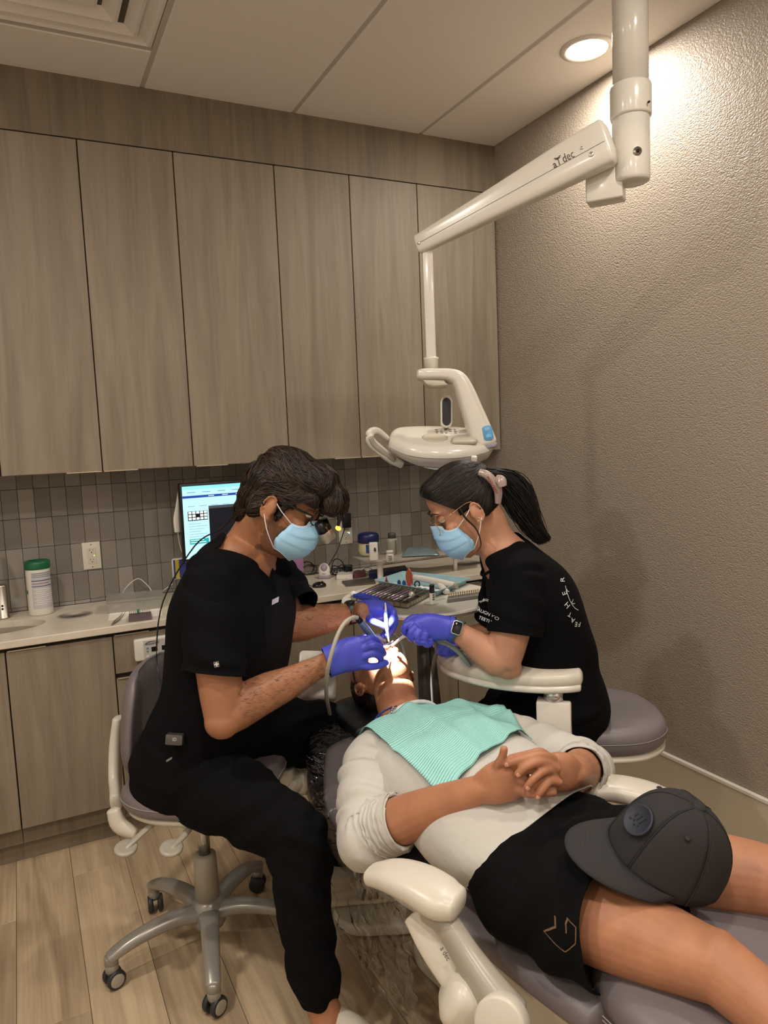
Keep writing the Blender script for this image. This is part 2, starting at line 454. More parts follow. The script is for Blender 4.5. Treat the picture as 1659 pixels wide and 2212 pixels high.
for e, kd, lab in lows:
    t = thing('base_cabinet', lab, 'cabinet', ((e[0]+e[-1])/2, YL+.2, 0), group='oak base cabinets')
    build('body', box(e[0]+.0005, e[-1]-.0005, YL+.0195, YB-.012, .135, .805), CARC, t, smooth=False)
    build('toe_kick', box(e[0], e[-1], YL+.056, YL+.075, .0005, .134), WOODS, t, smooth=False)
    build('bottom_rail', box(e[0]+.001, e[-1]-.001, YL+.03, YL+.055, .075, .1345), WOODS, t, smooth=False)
    if kd == 'd':
        for k in range(len(e)-1):
            door('door', e[k], e[k+1], YL, .14, .792, t, (e[k]+.006, e[k]+.13, .7935))
    else:
        for z0, z1 in ((.645, .792), (.395, .628), (.14, .378)):
            door('drawer', e[0], e[1], YL, z0, z1, t, (e[0]+.006, e[0]+.13, z1+.0012))
# counter
def quartz():
    M = mat('quartz_counter', (206, 196, 178), .3, var=(9, .05)); return M
def counter():
    V, F = box(-.79, XW-.004, 2.8205, YB-.0105, .8065, .834, .003, 2)
    me = bpy.data.meshes.new('worktop'); me.from_pydata([tuple(v) for v in V], [], F); me.update()
    o = bpy.data.objects.new('worktop', me); COL.objects.link(o); cuts = []
    for (cx, cy, rx, ry) in ((-.14, 3.065, .19, .115), (.158, 3.113, .062, .062), (2.0, 3.09, .065, .06)):
        V, F = lathe([(1, .7), (1, .95)], 48); V = [Vector((cx+v.x*rx, cy+v.y*ry, v.z)) for v in V]
        c = bpy.data.meshes.new('c'); c.from_pydata([tuple(v) for v in V], [], F); c.update(); co = bpy.data.objects.new('c', c); COL.objects.link(co); cuts.append(co)
        md = o.modifiers.new('b', 'BOOLEAN'); md.object = co; md.operation = 'DIFFERENCE'; md.solver = 'EXACT'
    dg = bpy.context.evaluated_depsgraph_get(); dg.update(); me2 = bpy.data.meshes.new_from_object(o.evaluated_get(dg))
    for q in cuts+[o]: bpy.data.objects.remove(q)
    o = link('worktop', me2, quartz()); return o
wt = setp(counter(), 'long pale quartz worktop along the tiled back wall', 'countertop')
sk = thing('sink', 'oval brushed steel sink set into the worktop at the left edge', 'sink', (-.14, 3.065, .834))
def basin(cx, cy, rx, ry, depth, th=.004):
    V, F = lathe([(1.0, 0), (.985, -.01), (.94, -depth*.7), (.8, -depth*.95), (.12, -depth), (.10, -depth-.01), (0, -depth-.01)], 40)
    return [Vector((cx+v.x*rx, cy+v.y*ry, .8075+v.z)) for v in V], F
build('basin', basin(-.14, 3.065, .193, .118, .13), STEEL, sk)
build('drain', lathe([(.022, -.1375+.0), (.022, -.132), (.012, -.131), (0, -.133)], 20, (-.14, 3.065, .81)), CHROME, sk)
for nm, cx, cy, r, lab in (('waste_chute', .158, 3.113, .0615, 'round waste hole in the worktop beside the wipes canister'), ('waste_chute', 2.0, 3.09, .062, 'round waste hole at the right end of the worktop')):
    t = thing(nm, lab, 'waste hole', (cx, cy, .834), group='round waste holes in the worktop')
    build('sleeve', lathe([(r+.004, .002), (r+.0005, .0035), (r-.003, .002), (r-.004, -.03), (r-.006, -.12), (0, -.12)], 36, (cx, cy, .8335)), mat('chute_grey', (168, 160, 150), .5), t)
# ------------------------------------------------------------------ ceiling-mounted dental lamp
HR = Vector((CR.x, CR.y, 0)).normalized(); HF = Vector((CF.x, CF.y, 0)).normalized(); UP = Vector((0, 0, 1))
LIGHTW = mat('lamp_cream', (212, 206, 194), .22, coat=.25)
LIGHTG = mat('lamp_grey_cream', (188, 180, 162), .3)
def dental_lamp():
    tp = 2.1; c0 = D(1362, 150, tp); px, py = c0.x, c0.y
    t = thing('dental_lamp', 'cream ceiling-mounted dental operating lamp on a jointed arm', 'lamp', (px, py, H))
    build('ceiling_plate', lathe([(.11, 0), (.11, -.012), (.06, -.03), (.055, -.05)], 32, (px, py, H)), LIGHTW, t)
    z1, z2, z3 = D(1362, 185, tp).z, D(1362, 252, tp).z, D(1362, 388, tp).z
    build('post', cyl((px, py, z1-.02), (px, py, H-.03), .0495, n=40), LIGHTW, t)
    co = build('collar', lathe([(.05, z1+.004), (.0555, z1), (.0575, z1-.006), (.0575, z2+.006), (.0555, z2)], 40, (px, py, 0)), LIGHTW, t)
    build('set_screw', cyl(Vector((px, py, z2+.02))-HF*.054+HR*.03, Vector((px, py, z2+.02))-HF*.060+HR*.032, .003, n=10), DARK, co)
    kn = build('knuckle', cat_vf(lathe([(.0525, z2+.01), (.0525, z3+.012), (.05, z3+.003), (.044, z3), (0, z3)], 40, (px, py, 0))), LIGHTW, t)
    A1 = D(1312, 318, 2.09); A0 = D(906, 528, 2.37); ax = (A1-A0).normalized()
    # bracket that carries the arm
    B = frame((px, py, z3+.02), ax*Vector((1, 1, 0)), UP)
    br = build('bracket', xf(box(-.125, -.02, -.034, .034, -.062, .06, .006, 3), B), LIGHTW, t, auto=40)
    build('bolt', xf(cat_vf(cyl((0, -.047, .07), (0, -.0545, .07), .012, n=20)), frame((px, py, z3), HR, UP)), STEEL, kn)
    build('bolt_socket', xf(cyl((0, -.054, .07), (0, -.0555, .07), .006, n=6), frame((px, py, z3), HR, UP)), DARK, kn)
    upv = (UP-ax*UP.dot(ax)).normalized()
    pts = [A0+ax*s for s in np.linspace(0, (A1-A0).length, 6)]
    hs = [.031, .037, .044, .052, .060, .066]; ws = [.021, .024, .027, .03, .033, .036]
    build('arm', loft([p+upv*(h-.031)*.35 for p, h in zip(pts, hs)], list(zip(hs, ws)), ref=upv, n=40, m=3, power=4.2), LIGHTW, t)
    ar = [o for o in t.children if o.name.startswith('arm')][0]
    dn = -(ax.cross(upv)); dn = dn if dn.dot(CF) < 0 else -dn
    # seam along the arm, screws and the maker's mark
    sp = []
    for p, h, w in zip(pts, hs, ws): sp.append(p+upv*((h-.031)*.35-.1*h)+dn*(w+.0004))
    V = []; F = []
    for q in sp: V += [q-upv*.0007, q+upv*.0007]
    for i in range(len(sp)-1): F.append((2*i, 2*i+2, 2*i+3, 2*i+1))
    build('seam', (V, F), mat('seam_line', (70, 64, 56), .8), ar)
    L = (A1-A0).length
    for s, v, r in ((.90, .008, .0045), (.93, -.022, .0068), (.012, -.004, .005)):
        q = A0+ax*L*s; h = np.interp(s, np.linspace(0, 1, 6), hs); w = np.interp(s, np.linspace(0, 1, 6), ws)
        q = q+upv*((h-.031)*.35+v)
        build('screw', cyl(q+dn*(w-.002), q+dn*(w+.0022), r, n=16, bev=.001), STEEL, ar)
    tm = mat('mark_ink', (62, 54, 44), .6)
    q = A0+ax*L*.80; w = np.interp(.80, np.linspace(0, 1, 6), ws); q = q+upv*.016+dn*(w+.0006)
    Mx = frame(q, ax, dn); 
    text('maker_mark', 'a', Mx @ Matrix.Translation((-.0215, -.003, 0)), .030, tm, ar, xs=.8)
    text('maker_mark', 'dec', Mx @ Matrix.Translation((.020, 0, 0)), .034, tm, ar, xs=.72)
    mk = [tube([Mx @ Vector((-.0085, -.010, 0)), Mx @ Vector((-.0085, .012, 0))], .0010, 6, 1)]
    for sgn in (-1, 1):
        mk.append(tube([Mx @ Vector((-.0085, .009, 0)), Mx @ Vector((-.0085+sgn*.005, .0125, 0)), Mx @ Vector((-.0085+sgn*.0095, .0135, 0))], .0011, 6, 2))
        mk.append(tube([Mx @ Vector((-.0085, .006, 0)), Mx @ Vector((-.0085+sgn*.004, .009, 0)), Mx @ Vector((-.0085+sgn*.0075, .0095, 0))], .0009, 6, 2))
    build('maker_mark', cat_vf(*mk), tm, ar)
    build('end_cap', xf(box(-.004, .012, -.017, .017, -.026, .028, .006, 3), frame(A1+upv*.016, ax, upv)), DARK, ar, auto=40)
    # drop rod
    rt = D(923, 541, 2.37); rb = D(930, 792, 2.36); rod = (rt.x, rt.y)
    build('drop_rod', xf(box(-.0165, .0165, -.012, .012, rb.z, rt.z+.01, .004, 3), Matrix.Translation((rod[0], rod[1], 0)) @ frame((0, 0, 0), HR, UP)), LIGHTW, t, auto=40)
    build('rod_slot', xf(box(-.007, .009, -.0135, .0, rt.z-.024, rt.z-.004, .003, 2), Matrix.Translation((rod[0]+.006, rod[1], 0)) @ frame((0, 0, 0), HR, UP)), DARK, t, auto=40)
    build('rod_collar', lathe([(.019, rb.z+.035), (.0245, rb.z+.033), (.0255, rb.z+.028), (.0235, rb.z+.026), (.0235, rb.z-.002)], 32, (rod[0], rod[1], 0)), LIGHTW, t)
    # lamp head; local plane: x right, y up, z toward the viewer
    O = D(935, 960, 2.36); hz = -HF
    PX = 2.36/F_PX
    roll = 0.0
    Mh = frame(O, CR, -CF)
    def P2(px, py): return ((px-935)*PX, (960-py)*PX)
    yc = [(904, 811, 10, .034), (916, 811, 12.5, .040), (945, 811, 12.5, .042), (972, 813, 14, .042), (990, 822, 17, .042), (1003, 845, 19.5, .042), (1018, 885, 22.5, .041), (1033, 925, 25.5, .040), (1044, 958, 28, .038)]
    yk = build('yoke', loft([Mh @ Vector((*P2(x, y), .002)) for x, y, w, d in yc], [(d, w*PX) for x, y, w, d in yc], ref=CF, n=40, m=5, power=3.6), LIGHTW, t)
    build('yoke_base', xf(prism([P2(*q) for q in [(1012, 952), (1071, 958), (1068, 967), (1048, 972), (1026, 968)]], -.030, .036, .004, 2), Mh), mat('lilac_grey', (150, 145, 158), .35), yk, auto=50)
    build('swivel_cap', xf(prism([P2(*q) for q in [(912, 823), (957, 823), (966, 835), (935, 838), (920, 834)]], -.028, .030, .005, 2), Mh), LIGHTG, yk, auto=50)
    # blue touch pad
    a = math.radians(-15); q = P2(1050, 938)
    Mb = Mh @ Matrix.Translation((q[0], q[1], .042)) @ Matrix.Rotation(math.radians(12), 4, 'Z')
    bp = build('touch_pad', xf(prism(rrect(.031, .046, .009), -.002, .0018, .001, 2), Mb), mat('pad_blue', (80, 148, 196), .35), yk, auto=40)
    for s in (-1, 1):
        build('button', xf(prism(rrect(.018, .012, .0055, cy=s*.0105), .0015, .0030, .0008, 2), Mb), mat('pad_blue_light', (110, 172, 212), .35), bp, auto=40)
    # lamp body: slab tipped toward the viewer
    tilt = Matrix.Rotation(math.radians(-64), 4, 'X')   # body z axis leans toward viewer
    Mbdy = Mh @ Matrix.Translation((.012, .002, -.02)) @ tilt.inverted()
    # local: x right, y away, z up(ish)
    Bx = frame(Mh @ Vector((.012, .0, -.03)), CR, (UP*math.cos(math.radians(20))-HF*math.sin(math.radians(20)))) @ Matrix.Scale(1.09, 4)
    def outline(s, dy=0, dx=0):
        pts = []
        base = [(-.142, -.02), (-.138, .05), (-.115, .088), (-.05, .100), (.04, .098), (.12, .080), (.165, .03), (.168, -.03), (.13, -.075), (.06, -.108), (-.02, -.112), (-.09, -.085)]
        C = cr(base+[base[0]], 5)[:-1]
        return [(x*s+dx, y*s+dy) for x, y in C]
    def stack(levels):
        V = []; F = []; n = None
        for s, z, dx, dy in levels:
            o = outline(s, dy, dx); n = len(o); V += [(x, y, z) for x, y in o]
        for i in range(len(levels)-1):
            for k in range(n): F.append((i*n+k, i*n+(k+1) % n, (i+1)*n+(k+1) % n, (i+1)*n+k))
        F.append(tuple(range(n-1, -1, -1))); F.append(tuple((len(levels)-1)*n+k for k in range(n)))
        return V, F
    bd = build('lamp_body', xf(stack([(.62, -.042, .01, 0), (.74, -.040, .01, 0), (.9, -.026, .006, 0), (.985, -.006, 0, 0), (1.0, .0, 0, 0)]), Bx), LIGHTW, t, auto=60)
    build('body_seam', xf(stack([(.985, .0, 0, 0), (.985, .0022, 0, 0)]), Bx), mat('seam_line', (70, 64, 56), .8), bd)
    build('top_cover', xf(stack([(1.0, .0022, 0, 0), (.99, .012, 0, .0), (.95, .022, -.002, .002), (.88, .028, -.004, .004), (.80, .030, -.006, .006)]), Bx), LIGHTW, bd, auto=60)
    build('control_dish', xf([(x*1.0, y, z) for x, y, z in lathe([(.001, .0302), (.030, .0305), (.036, .0316), (.038, .0305)], 32)[0]] and lathe([(.0, .0300), (.028, .0303), (.034, .0318), (.038, .0300)], 32, (-.005, -.015, 0)), Bx), LIGHTG, bd)
    ink = mat('icon_ink', (60, 56, 52), .7)
    ic = []
    for r in range(3):
        for cidx in range(5):
            if (r*5+cidx) % 4 == 3: continue
            x0 = .0+cidx*.014; y0 = .022+r*.014
            ic.append(box(x0, x0+.007+.002*((cidx*7+r) % 2), y0, y0+.0045, .0300, .0308))
    build('control_icons', xf(cat_vf(*ic), Bx), ink, bd, smooth=False)
    build('neck', xf(box(.04, .115, -.075, -.035, .026, .045, .012, 3), Bx), LIGHTG, bd, auto=50)
    build('cable_clip', xf(box(.094, .112, -.108, -.094, -.034, .006, .005, 3), Bx), LIGHTW, bd, auto=50)
    build('lens', xf(stack([(.45, -.058, .02, 0), (.56, -.054, .018, 0), (.62, -.044, .012, 0), (.62, -.040, .01, 0)]), Bx), mat('lamp_glass', (235, 240, 240), .05, trans=1, ior=1.45), bd, auto=60)
    build('reflector', xf(stack([(.5, -.043, .015, 0), (.55, -.0425, .015, 0)]), Bx), CHROME, bd)
    # grab handle on the viewer's left
    hp = [(868, 1001, -.055), (846, 990, -.035), (828, 978, -.01), (806, 960, .012), (798, 945, .022), (803, 934, .02), (815, 931, -.0), (830, 940, -.03), (842, 950, -.06)]
    pts = [Mh @ Vector((*P2(x, y), z)) for x, y, z in hp]
    hd = build('handle', loft(pts, [(.013, .010), (.016, .011), (.0165, .010), (.0165, .010), (.015, .010), (.013, .010), (.011, .010), (.010, .010), (.009, .009)], ref=CU, n=20, m=4, power=2.6), LIGHTW, bd)
    gp = [Mh @ Vector((*P2(x, y), z+.0075)) for x, y, z in [(852, 992, -.04), (828, 977, -.01), (808, 961, .012), (801, 948, .022)]]
    build('grip', loft(gp, [(.010, .006)]*4, ref=CU, n=16, m=4, power=2.6), mat('grip_grey', (158, 150, 138), .6), hd)
    # sensor loops behind the head
    for (cx, cy, w, h, dz) in ((968, 884, 27, 72, -.07), (1030, 880, 22, 64, -.07)):
        q = P2(cx, cy); pts = []
        rw, rh = w*PX/2, h*PX/2
        for k in range(24):
            a = 2*math.pi*k/24; c_, s_ = math.cos(a), math.sin(a)
            e = (abs(c_)**4+abs(s_)**4)**(-.25) if False else 1
            yy = rh*max(-1, min(1, s_*1.12)); pts.append((q[0]+rw*c_, q[1]+ (rh-rw)*(1 if s_ > 0 else -1)+rw*s_))
        lp = build('rear_handle', xf(cat_vf(prism(pts, dz-.012, dz+.012, .004, 2)), Mh), LIGHTW, bd, auto=40)
        build('handle_inset', xf(prism([(q[0]+(x-q[0])*.72, q[1]+(y-q[1])*.86) for x, y in pts], dz-.0125, dz+.0126), Mh), BLACKP, lp, auto=40)
    return t
dental_lamp()

# ------------------------------------------------------------------ operator stool
def stool_base(t, cx, cy, ang, r=.285, ztop=.45):
    hub = build('hub', lathe([(.030, .155), (.042, .150), (.050, .12), (.052, .085), (.045, .07), (0, .07)], 32, (cx, cy, 0)), PAINTG, t)
    for k in range(5):
        a = math.radians(ang+72*k); d = Vector((math.cos(a), math.sin(a), 0)); c = Vector((cx, cy, 0)); s = Vector((-d.y, d.x, 0))
        pts = [c+d*.03+UP*.112, c+d*.10+UP*.124, c+d*.18+UP*.118, c+d*.245+UP*.103, c+d*r+UP*.086]
        build('leg', loft(pts, [(.022, .030), (.020, .026), (.018, .024), (.016, .022), (.014, .020)], ref=UP, n=20, m=4, power=2.8), PAINTG, t)
        b = c+d*(r-.004)
        ca = thing('tmp', 'x', 'x'); bpy.data.objects.remove(ca)
        ct = build('caster', lathe([(.0, .092), (.017, .092), (.0185, .086), (.0185, .070), (.0175, .069), (.0185, .068), (.018, .05), (.014, .04), (0, .04)], 24, b), PAINTG, t)
        wa = a+math.radians([100, 40, 75, 20, 60][k]); wd = Vector((math.cos(wa), math.sin(wa), 0))
        for sg in (-1, 1):
            w0 = b+wd*(sg*.007)+UP*.0265-d*.004
            wh = build('wheel', cyl(w0, w0+wd*(sg*.016), .0262, n=28, bev=.004), mat('caster_rubber', (38, 40, 42), .45), ct)
            if k < 3: build('wheel_cap', cyl(w0+wd*(sg*.0155), w0+wd*(sg*.0172), .019, n=24, bev=.001), GREYP, ct)
    return hub
def pad(outline_fn, levels):
    """soft pad: stack of scaled outlines"""
    V = []; F = []
    for s, z in levels:
        o = outline_fn(s); n = len(o); V += [Vector((x, y, z)) for x, y in o]
    L = len(levels)
    for i in range(L-1):
        for k in range(n): F.append((i*n+k, i*n+(k+1) % n, (i+1)*n+(k+1) % n, (i+1)*n+k))
    F.append(tuple(range(n-1, -1, -1))); F.append(tuple((L-1)*n+k for k in range(n)))
    return V, F
def operator_stool():
    cx, cy = .40, 2.09
    t = thing('operator_stool', 'grey leather wheeled stool with backrest that the dentist sits on', 'stool', (cx, cy, 0))
    stool_base(t, cx, cy, 187)
    build('column_boot', lathe([(.036, .14), (.034, .25), (.032, .285), (.028, .288), (.0176, .288)], 28, (cx, cy, 0)), GREYP, t)
    build('gas_column', lathe([(.0175, .26), (.0175, .47)], 24, (cx, cy, 0)), CHROME, t)
    fd = Vector((.80, -.60, 0)); M = frame((cx+.02, cy+.0, .0), fd, UP)
    def sp(s):
        b = [(-.20, -.06), (-.21, .06), (-.185, .15), (-.10, .205), (.02, .21), (.13, .195), (.20, .14), (.215, .0), (.20, -.14), (.13, -.195), (.02, -.21), (-.10, -.205), (-.185, -.15)]
        C = cr(b+[b[0]], 5)[:-1]; return [(x*s, y*s) for x, y in C]
    st = build('seat', xf(pad(sp, [(.90, .487), (.97, .492), (1.0, .505), (1.005, .522), (.99, .537), (.95, .548), (.86, .555), (.5, .556), (.2, .555)]), M), LEATHER, t)
    build('seat_seam', xf(tube([(x*1.006, y*1.006, .519) for x, y in sp(1)]+[(sp(1)[0][0]*1.006, sp(1)[0][1]*1.006, .519)], .0012, 6, 1), M), STITCH, st)
    build('seat_pan', xf(pad(sp, [(.70, .455), (.86, .462), (.93, .474), (.94, .484), (.90, .487)]), M), CREAM, t)
    # tilt housing and paddles
    build('tilt_housing', xf(cat_vf(box(-.15, .05, -.08, .08, .425, .466, .016, 3)), M), CREAM, t, auto=50)
    gs = D(262, 1765, 2.02)
    build('side_bracket', loft([D(246, 1752, 2.06), D(258, 1782, 2.06), D(292, 1800, 2.05)], [(.022, .016), (.026, .018), (.016, .014)], ref=UP, n=16), CREAM, t)
    for (a, b, c) in (((338, 1772, 2.02), (312, 1795, 1.99), (272, 1832, 1.95)), ((412, 1785, 1.98), (395, 1808, 1.95), (370, 1832, 1.92))):
        lv = build('lever', loft([D(*a), D(*b), D(*c)], [(.007, .011), (.006, .010), (.006, .010)], ref=UP, n=12), GREYP, t)
        q = D(*c); build('paddle', xf(lathe([(0, -.007), (.024, -.007), (.030, -.003), (.0305, .002), (.027, .006), (.018, .0045), (0, .004)], 28), Matrix.Translation(q) @ Matrix.Rotation(.25, 4, 'X')), GREYP, lv)
    # backrest
    fb = Vector((.86, -.5, 0)); sb = Vector((.5, .86, 0))
    p0, p1 = D(302, 1640, 2.24), D(312, 1425, 2.24)
    V = []; F = []; n = 44; rows = 15
    for r in range(rows):
        v = r/(rows-1); c = p0.lerp(p1, v)
        w = .175*(1-abs(2*v-1)**4*.35); 
        th = .030*(1-abs(2*v-1)**6*.8)
        for k in range(n):
            a = 2*math.pi*k/n; ca, sa = math.cos(a), math.sin(a)
            q = (abs(ca)**2.6+abs(sa)**2.6)**(-1/2.6); y = w*sa*q; x = th*ca*q
            V.append(c+sb*y+fb*(x+y*y*1.3-.01*math.sin(v*3.14)))
    for r in range(rows-1):
        for k in range(n): F.append((r*n+k, r*n+(k+1) % n, (r+1)*n+(k+1) % n, (r+1)*n+k))
    F.append(tuple(range(n-1, -1, -1))); F.append(tuple((rows-1)*n+k for k in range(n)))
    br = build('backrest', evalmods(V, F, [('SUBSURF', dict(levels=1))]), LEATHER, t)
    pp = [D(250, 1735, 2.16), D(249, 1690, 2.24), D(251, 1610, 2.28), D(256, 1552, 2.28)]
    build('backrest_post', loft(pp, [(.016, .03), (.016, .03), (.016, .03), (.014, .026)], ref=fb, n=20, power=3), CREAM, t)
    return t
operator_stool()

# ------------------------------------------------------------------ assistant stool with elbow rest
def assistant_stool():
    cx, cy = 1.60, 1.80
    t = thing('assistant_stool', 'grey leather stool with white elbow rest that the assistant sits on', 'stool', (cx, cy, 0))
    stool_base(t, cx, cy, 30, .27)
    build('column_boot', lathe([(.040, .14), (.040, .30), (.045, .31), (.045, .345), (.03, .35)], 28, (cx, cy, 0)), GREYP, t)
    build('gas_column', lathe([(.024, .33), (.024, .505)], 24, (cx, cy, 0)), CHROME, t)
    M = frame((1.565, 1.715, .03), (-.9, .43, 0), UP)
    def sp(s):
        b = [(-.20, 0), (-.175, .12), (-.09, .195), (.03, .205), (.14, .17), (.20, .08), (.205, -.08), (.14, -.17), (.03, -.205), (-.09, -.195), (-.175, -.12)]
        C = cr(b+[b[0]], 5)[:-1]; return [(x*s, y*s) for x, y in C]
    st = build('seat', xf(pad(sp, [(.90, .507), (.97, .512), (1.0, .525), (1.005, .548), (.985, .566), (.93, .577), (.8, .582), (.4, .583), (.1, .583)]), M), LEATHER, t)
    build('seat_seam', xf(tube([(x*1.006, y*1.006, .545) for x, y in sp(1)]+[(sp(1)[0][0]*1.006, sp(1)[0][1]*1.006, .545)], .0011, 6, 1), M), STITCH, st)
    build('seat_pan', xf(pad(sp, [(.45, .47), (.8, .478), (.97, .486), (.98, .496), (.90, .507)]), M), CREAM, t)
    build('rear_lug', xf(box(-.215, -.18, -.02, .02, .46, .53, .008, 2), M), CREAM, t, auto=50)
    pts = [D(962, 1416, 2.30), D(985, 1437, 2.25), D(1030, 1452, 2.20), D(1090, 1462, 2.15), D(1160, 1466, 2.12), D(1225, 1466, 2.10), D(1258, 1466, 2.09)]
    zs = .785
    pts = [Zp(x, y, zs) for x, y in ((962, 1411), (985, 1426), (1030, 1439), (1090, 1450), (1160, 1456), (1220, 1456), (1246, 1456))]
    w = [.028, .050, .064, .070, .070, .066, .054]
    er = build('elbow_rest', loft(pts, [(.026, a) for a in w], ref=UP, n=28, m=4, power=2.8), CREAM, t)
    build('rest_shell', loft([p-UP*.024 for p in pts], [(.017, a*1.02) for a in w], ref=UP, n=28, m=4, power=2.8), WHITEP, er)
    pc = Zp(1196, 1463, .785)
    build('swivel', lathe([(.030, .715), (.030, .755)], 28, (pc.x, pc.y, 0)), CHROME, t)
    fx = (HR*.95-HF*.3).normalized(); Mp = frame((pc.x, pc.y, 0), fx, UP)
    V, F = box(-.048, .048, -.032, .032, .40, .722, .006, 2)
    V = [Vector((v.x*(1-.0*(v.z)), v.y, v.z)) for v in V]
    build('rest_post', xf((V, F), Mp), WHITEP, t, auto=40)
    build('post_arm', loft([Vector((pc.x, pc.y, .43)), Vector((cx-.05, cy-.05, .42)), Vector((cx, cy, .44))], [(.02, .03)]*3, ref=UP, n=16), GREYP, t)
    return t
assistant_stool()

# ------------------------------------------------------------------ patient chair
CH_D = Vector((.12, -.993, 0)); CH_R = Vector((-.993, -.12, 0))   # toward the feet, toward the viewer's left
def chx(y): return .935+(1.75-y)*.14
def patient_chair():
    t = thing('patient_chair', 'reclined grey leather dental patient chair with cream armrests', 'dental chair', (1.05, 1.2, 0))
    # back pad
    ys = [2.0, 1.9, 1.8, 1.65, 1.5, 1.40, 1.25, 1.10]; zc = [.545, .52, .495, .465, .445, .437, .43, .43]
    hw = [.15, .215, .265, .290, .285, .265, .245, .24]
    bk = build('back_pad', loft([(chx(y), y, z) for y, z in zip(ys, zc)], [(.036, w) for w in hw], ref=UP, n=40, m=4, power=3.2), LEATHER, t)
    build('back_shell', loft([(chx(y), y, z-.035) for y, z in zip(ys[1:], zc[1:])], [(.022, w*.94) for w in hw[1:]], ref=UP, n=32, m=4, power=3), CREAM, t)
    build('headrest', loft([(.96, 2.17, .612), (.96, 2.10, .612), (.96, 2.02, .604), (.95, 1.94, .60)], [(.022, .10), (.032, .125), (.034, .125), (.028, .11)], ref=UP, n=28, m=4, power=2.8), mat('headrest_black', (26, 26, 30), .4), t)
    # seat and leg pad
    ys = [1.22, 1.05, .95, .80, .60, .30, .0, -.2]; zc = [.45, .475, .492, .492, .47, .42, .37, .34]; hw = [.25, .26, .262, .262, .25, .235, .22, .20]
    ys2 = [.985, .90, .80, .60, .30, .0, -.2]; zc2 = [.475, .485, .482, .46, .415, .36, .33]; hw2 = [.225, .262, .272, .265, .245, .225, .20]
    build('seat_pad', loft([(chx(y)+.01, y, z) for y, z in zip([1.25, 1.1, .96], [.43, .435, .435])], [(.04, .25), (.045, .255), (.045, .25)], ref=UP, n=36, m=4, power=3.4), LEATHER, t)
    lg = build('leg_pad', loft([(chx(y)+.035, y, z) for y, z in zip(ys2, zc2)], [(.062, w) for w in hw2], ref=UP, n=44, m=4, power=2.8), LEATHER, t)
    for off, zz in ((.0, .0), (.0, -.008)):
        build('stitch_line', tube([(chx(y)+.035-w*1.003, y, z-.014+zz) for y, z, w in zip(ys2[1:], zc2[1:], hw2[1:])], .0011, 6, 6), STITCH, lg)
    build('seat_shell', loft([(chx(y)+.03, y, .385) for y in (1.3, 1.1, .8, .5)], [(.03, .20), (.035, .23), (.035, .235), (.03, .22)], ref=UP, n=32, m=4, power=3), CREAM, t)
    build('leg_shell', loft([(chx(y)+.035, y, z) for y, z in zip([.9, .6, .3, .0], [.41, .39, .345, .30])], [(.02, .245), (.02, .24), (.02, .22), (.018, .2)], ref=UP, n=32, m=4, power=3), CREAM, t)
    # base column
    build('lift_cover', loft([(chx(1.15)+.02, 1.15, .06), (chx(1.1), 1.1, .2), (chx(1.0), 1.02, .36)], [(.26, .19), (.24, .17), (.22, .16)], ref=(0, 1, 0), n=36, m=4, power=3.5), CREAM, t)
    build('floor_plate', xf(prism(rrect(.34, 1.05, .14, 8), .004, .045, .012, 3), frame((1.10, 1.30, 0), (.99, .12, 0), UP)), CREAM, t, auto=50)
    build('rear_foot', xf(prism(rrect(.56, .22, .10, 8), .004, .044, .012, 3), frame((1.02, 1.90, 0), (.90, -.43, 0), UP)), CREAM, t, auto=50)
    build('hinge_cover', loft([D(985, 2150, 1.34), D(1040, 2185, 1.34), D(1090, 2260, 1.34)], [(.045, .05), (.05, .05), (.05, .05)], ref=UP, n=24, power=3), CREAM, t)
    # near armrest
    hub = D(1085, 2195, 1.29)
    pts = [D(806, 1888, 1.50), D(850, 1890, 1.47), D(905, 1910, 1.43), D(955, 1940, 1.395), D(985, 1952, 1.38)]
    pz = [.612, .622, .622, .612, .60]
    pts = [Vector((p.x, p.y, p.z)) for p in pts]
    ap = build('armrest_pad', loft(pts, [(.017, .030), (.023, .044), (.026, .050), (.027, .050), (.022, .040)], ref=UP, n=28, m=5, power=2.7), CREAM, t)
    sg = build('armrest_support', loft([D(925, 1965, 1.41), D(960, 1990, 1.385), D(1005, 2060, 1.35), D(1050, 2130, 1.315), D(1090, 2195, 1.29)], [(.024, .020), (.026, .022), (.029, .023), (.036, .028), (.05, .035)], ref=UP, n=24, m=5, power=2.6), GREYP, t)
    build('support_cover', loft([D(905, 1970, 1.42), D(945, 2040, 1.39), D(995, 2120, 1.355), D(1035, 2175, 1.325)], [(.010, .034), (.010, .038), (.010, .034), (.008, .024)], ref=HF, n=20, m=5, power=2.6), CREAM, t)
    cpt = D(1080, 2215, 1.245); ndir = (CC-cpt).normalized()*.55+Vector((-.8, -.3, 0)).normalized()*.6; ndir.normalize()
    build('hub_cap', cyl(cpt-ndir*.03, cpt+ndir*.008, .046, n=40, bev=.006), CREAM, t, auto=50)
    Mt = frame(D(962, 2060, 1.345), (D(985, 2098, 1.33)-D(955, 2045, 1.35)), -CF)
    text('maker_mark', 'a dec', Mt, .014, mat('mark_ink', (62, 54, 44), .6), t, xs=.8)
    # far armrest seen behind the lap
    build('far_armrest', loft([Zp(1270, 1705, .60), Zp(1330, 1703, .60), Zp(1410, 1722, .59), Zp(1480, 1760, .57)], [(.02, .04), (.024, .05), (.024, .05), (.02, .04)], ref=UP, n=24, m=5, power=2.6), CREAM, t)
    # headrest bar and tray tube seen between the dentist's legs
    build('back_link', loft([D(618, 1672, 2.30), D(632, 1688, 2.30), D(640, 1700, 2.29)], [(.035, .03), (.036, .03), (.030, .03)], ref=UP, n=20, power=2.4), CREAM, t)
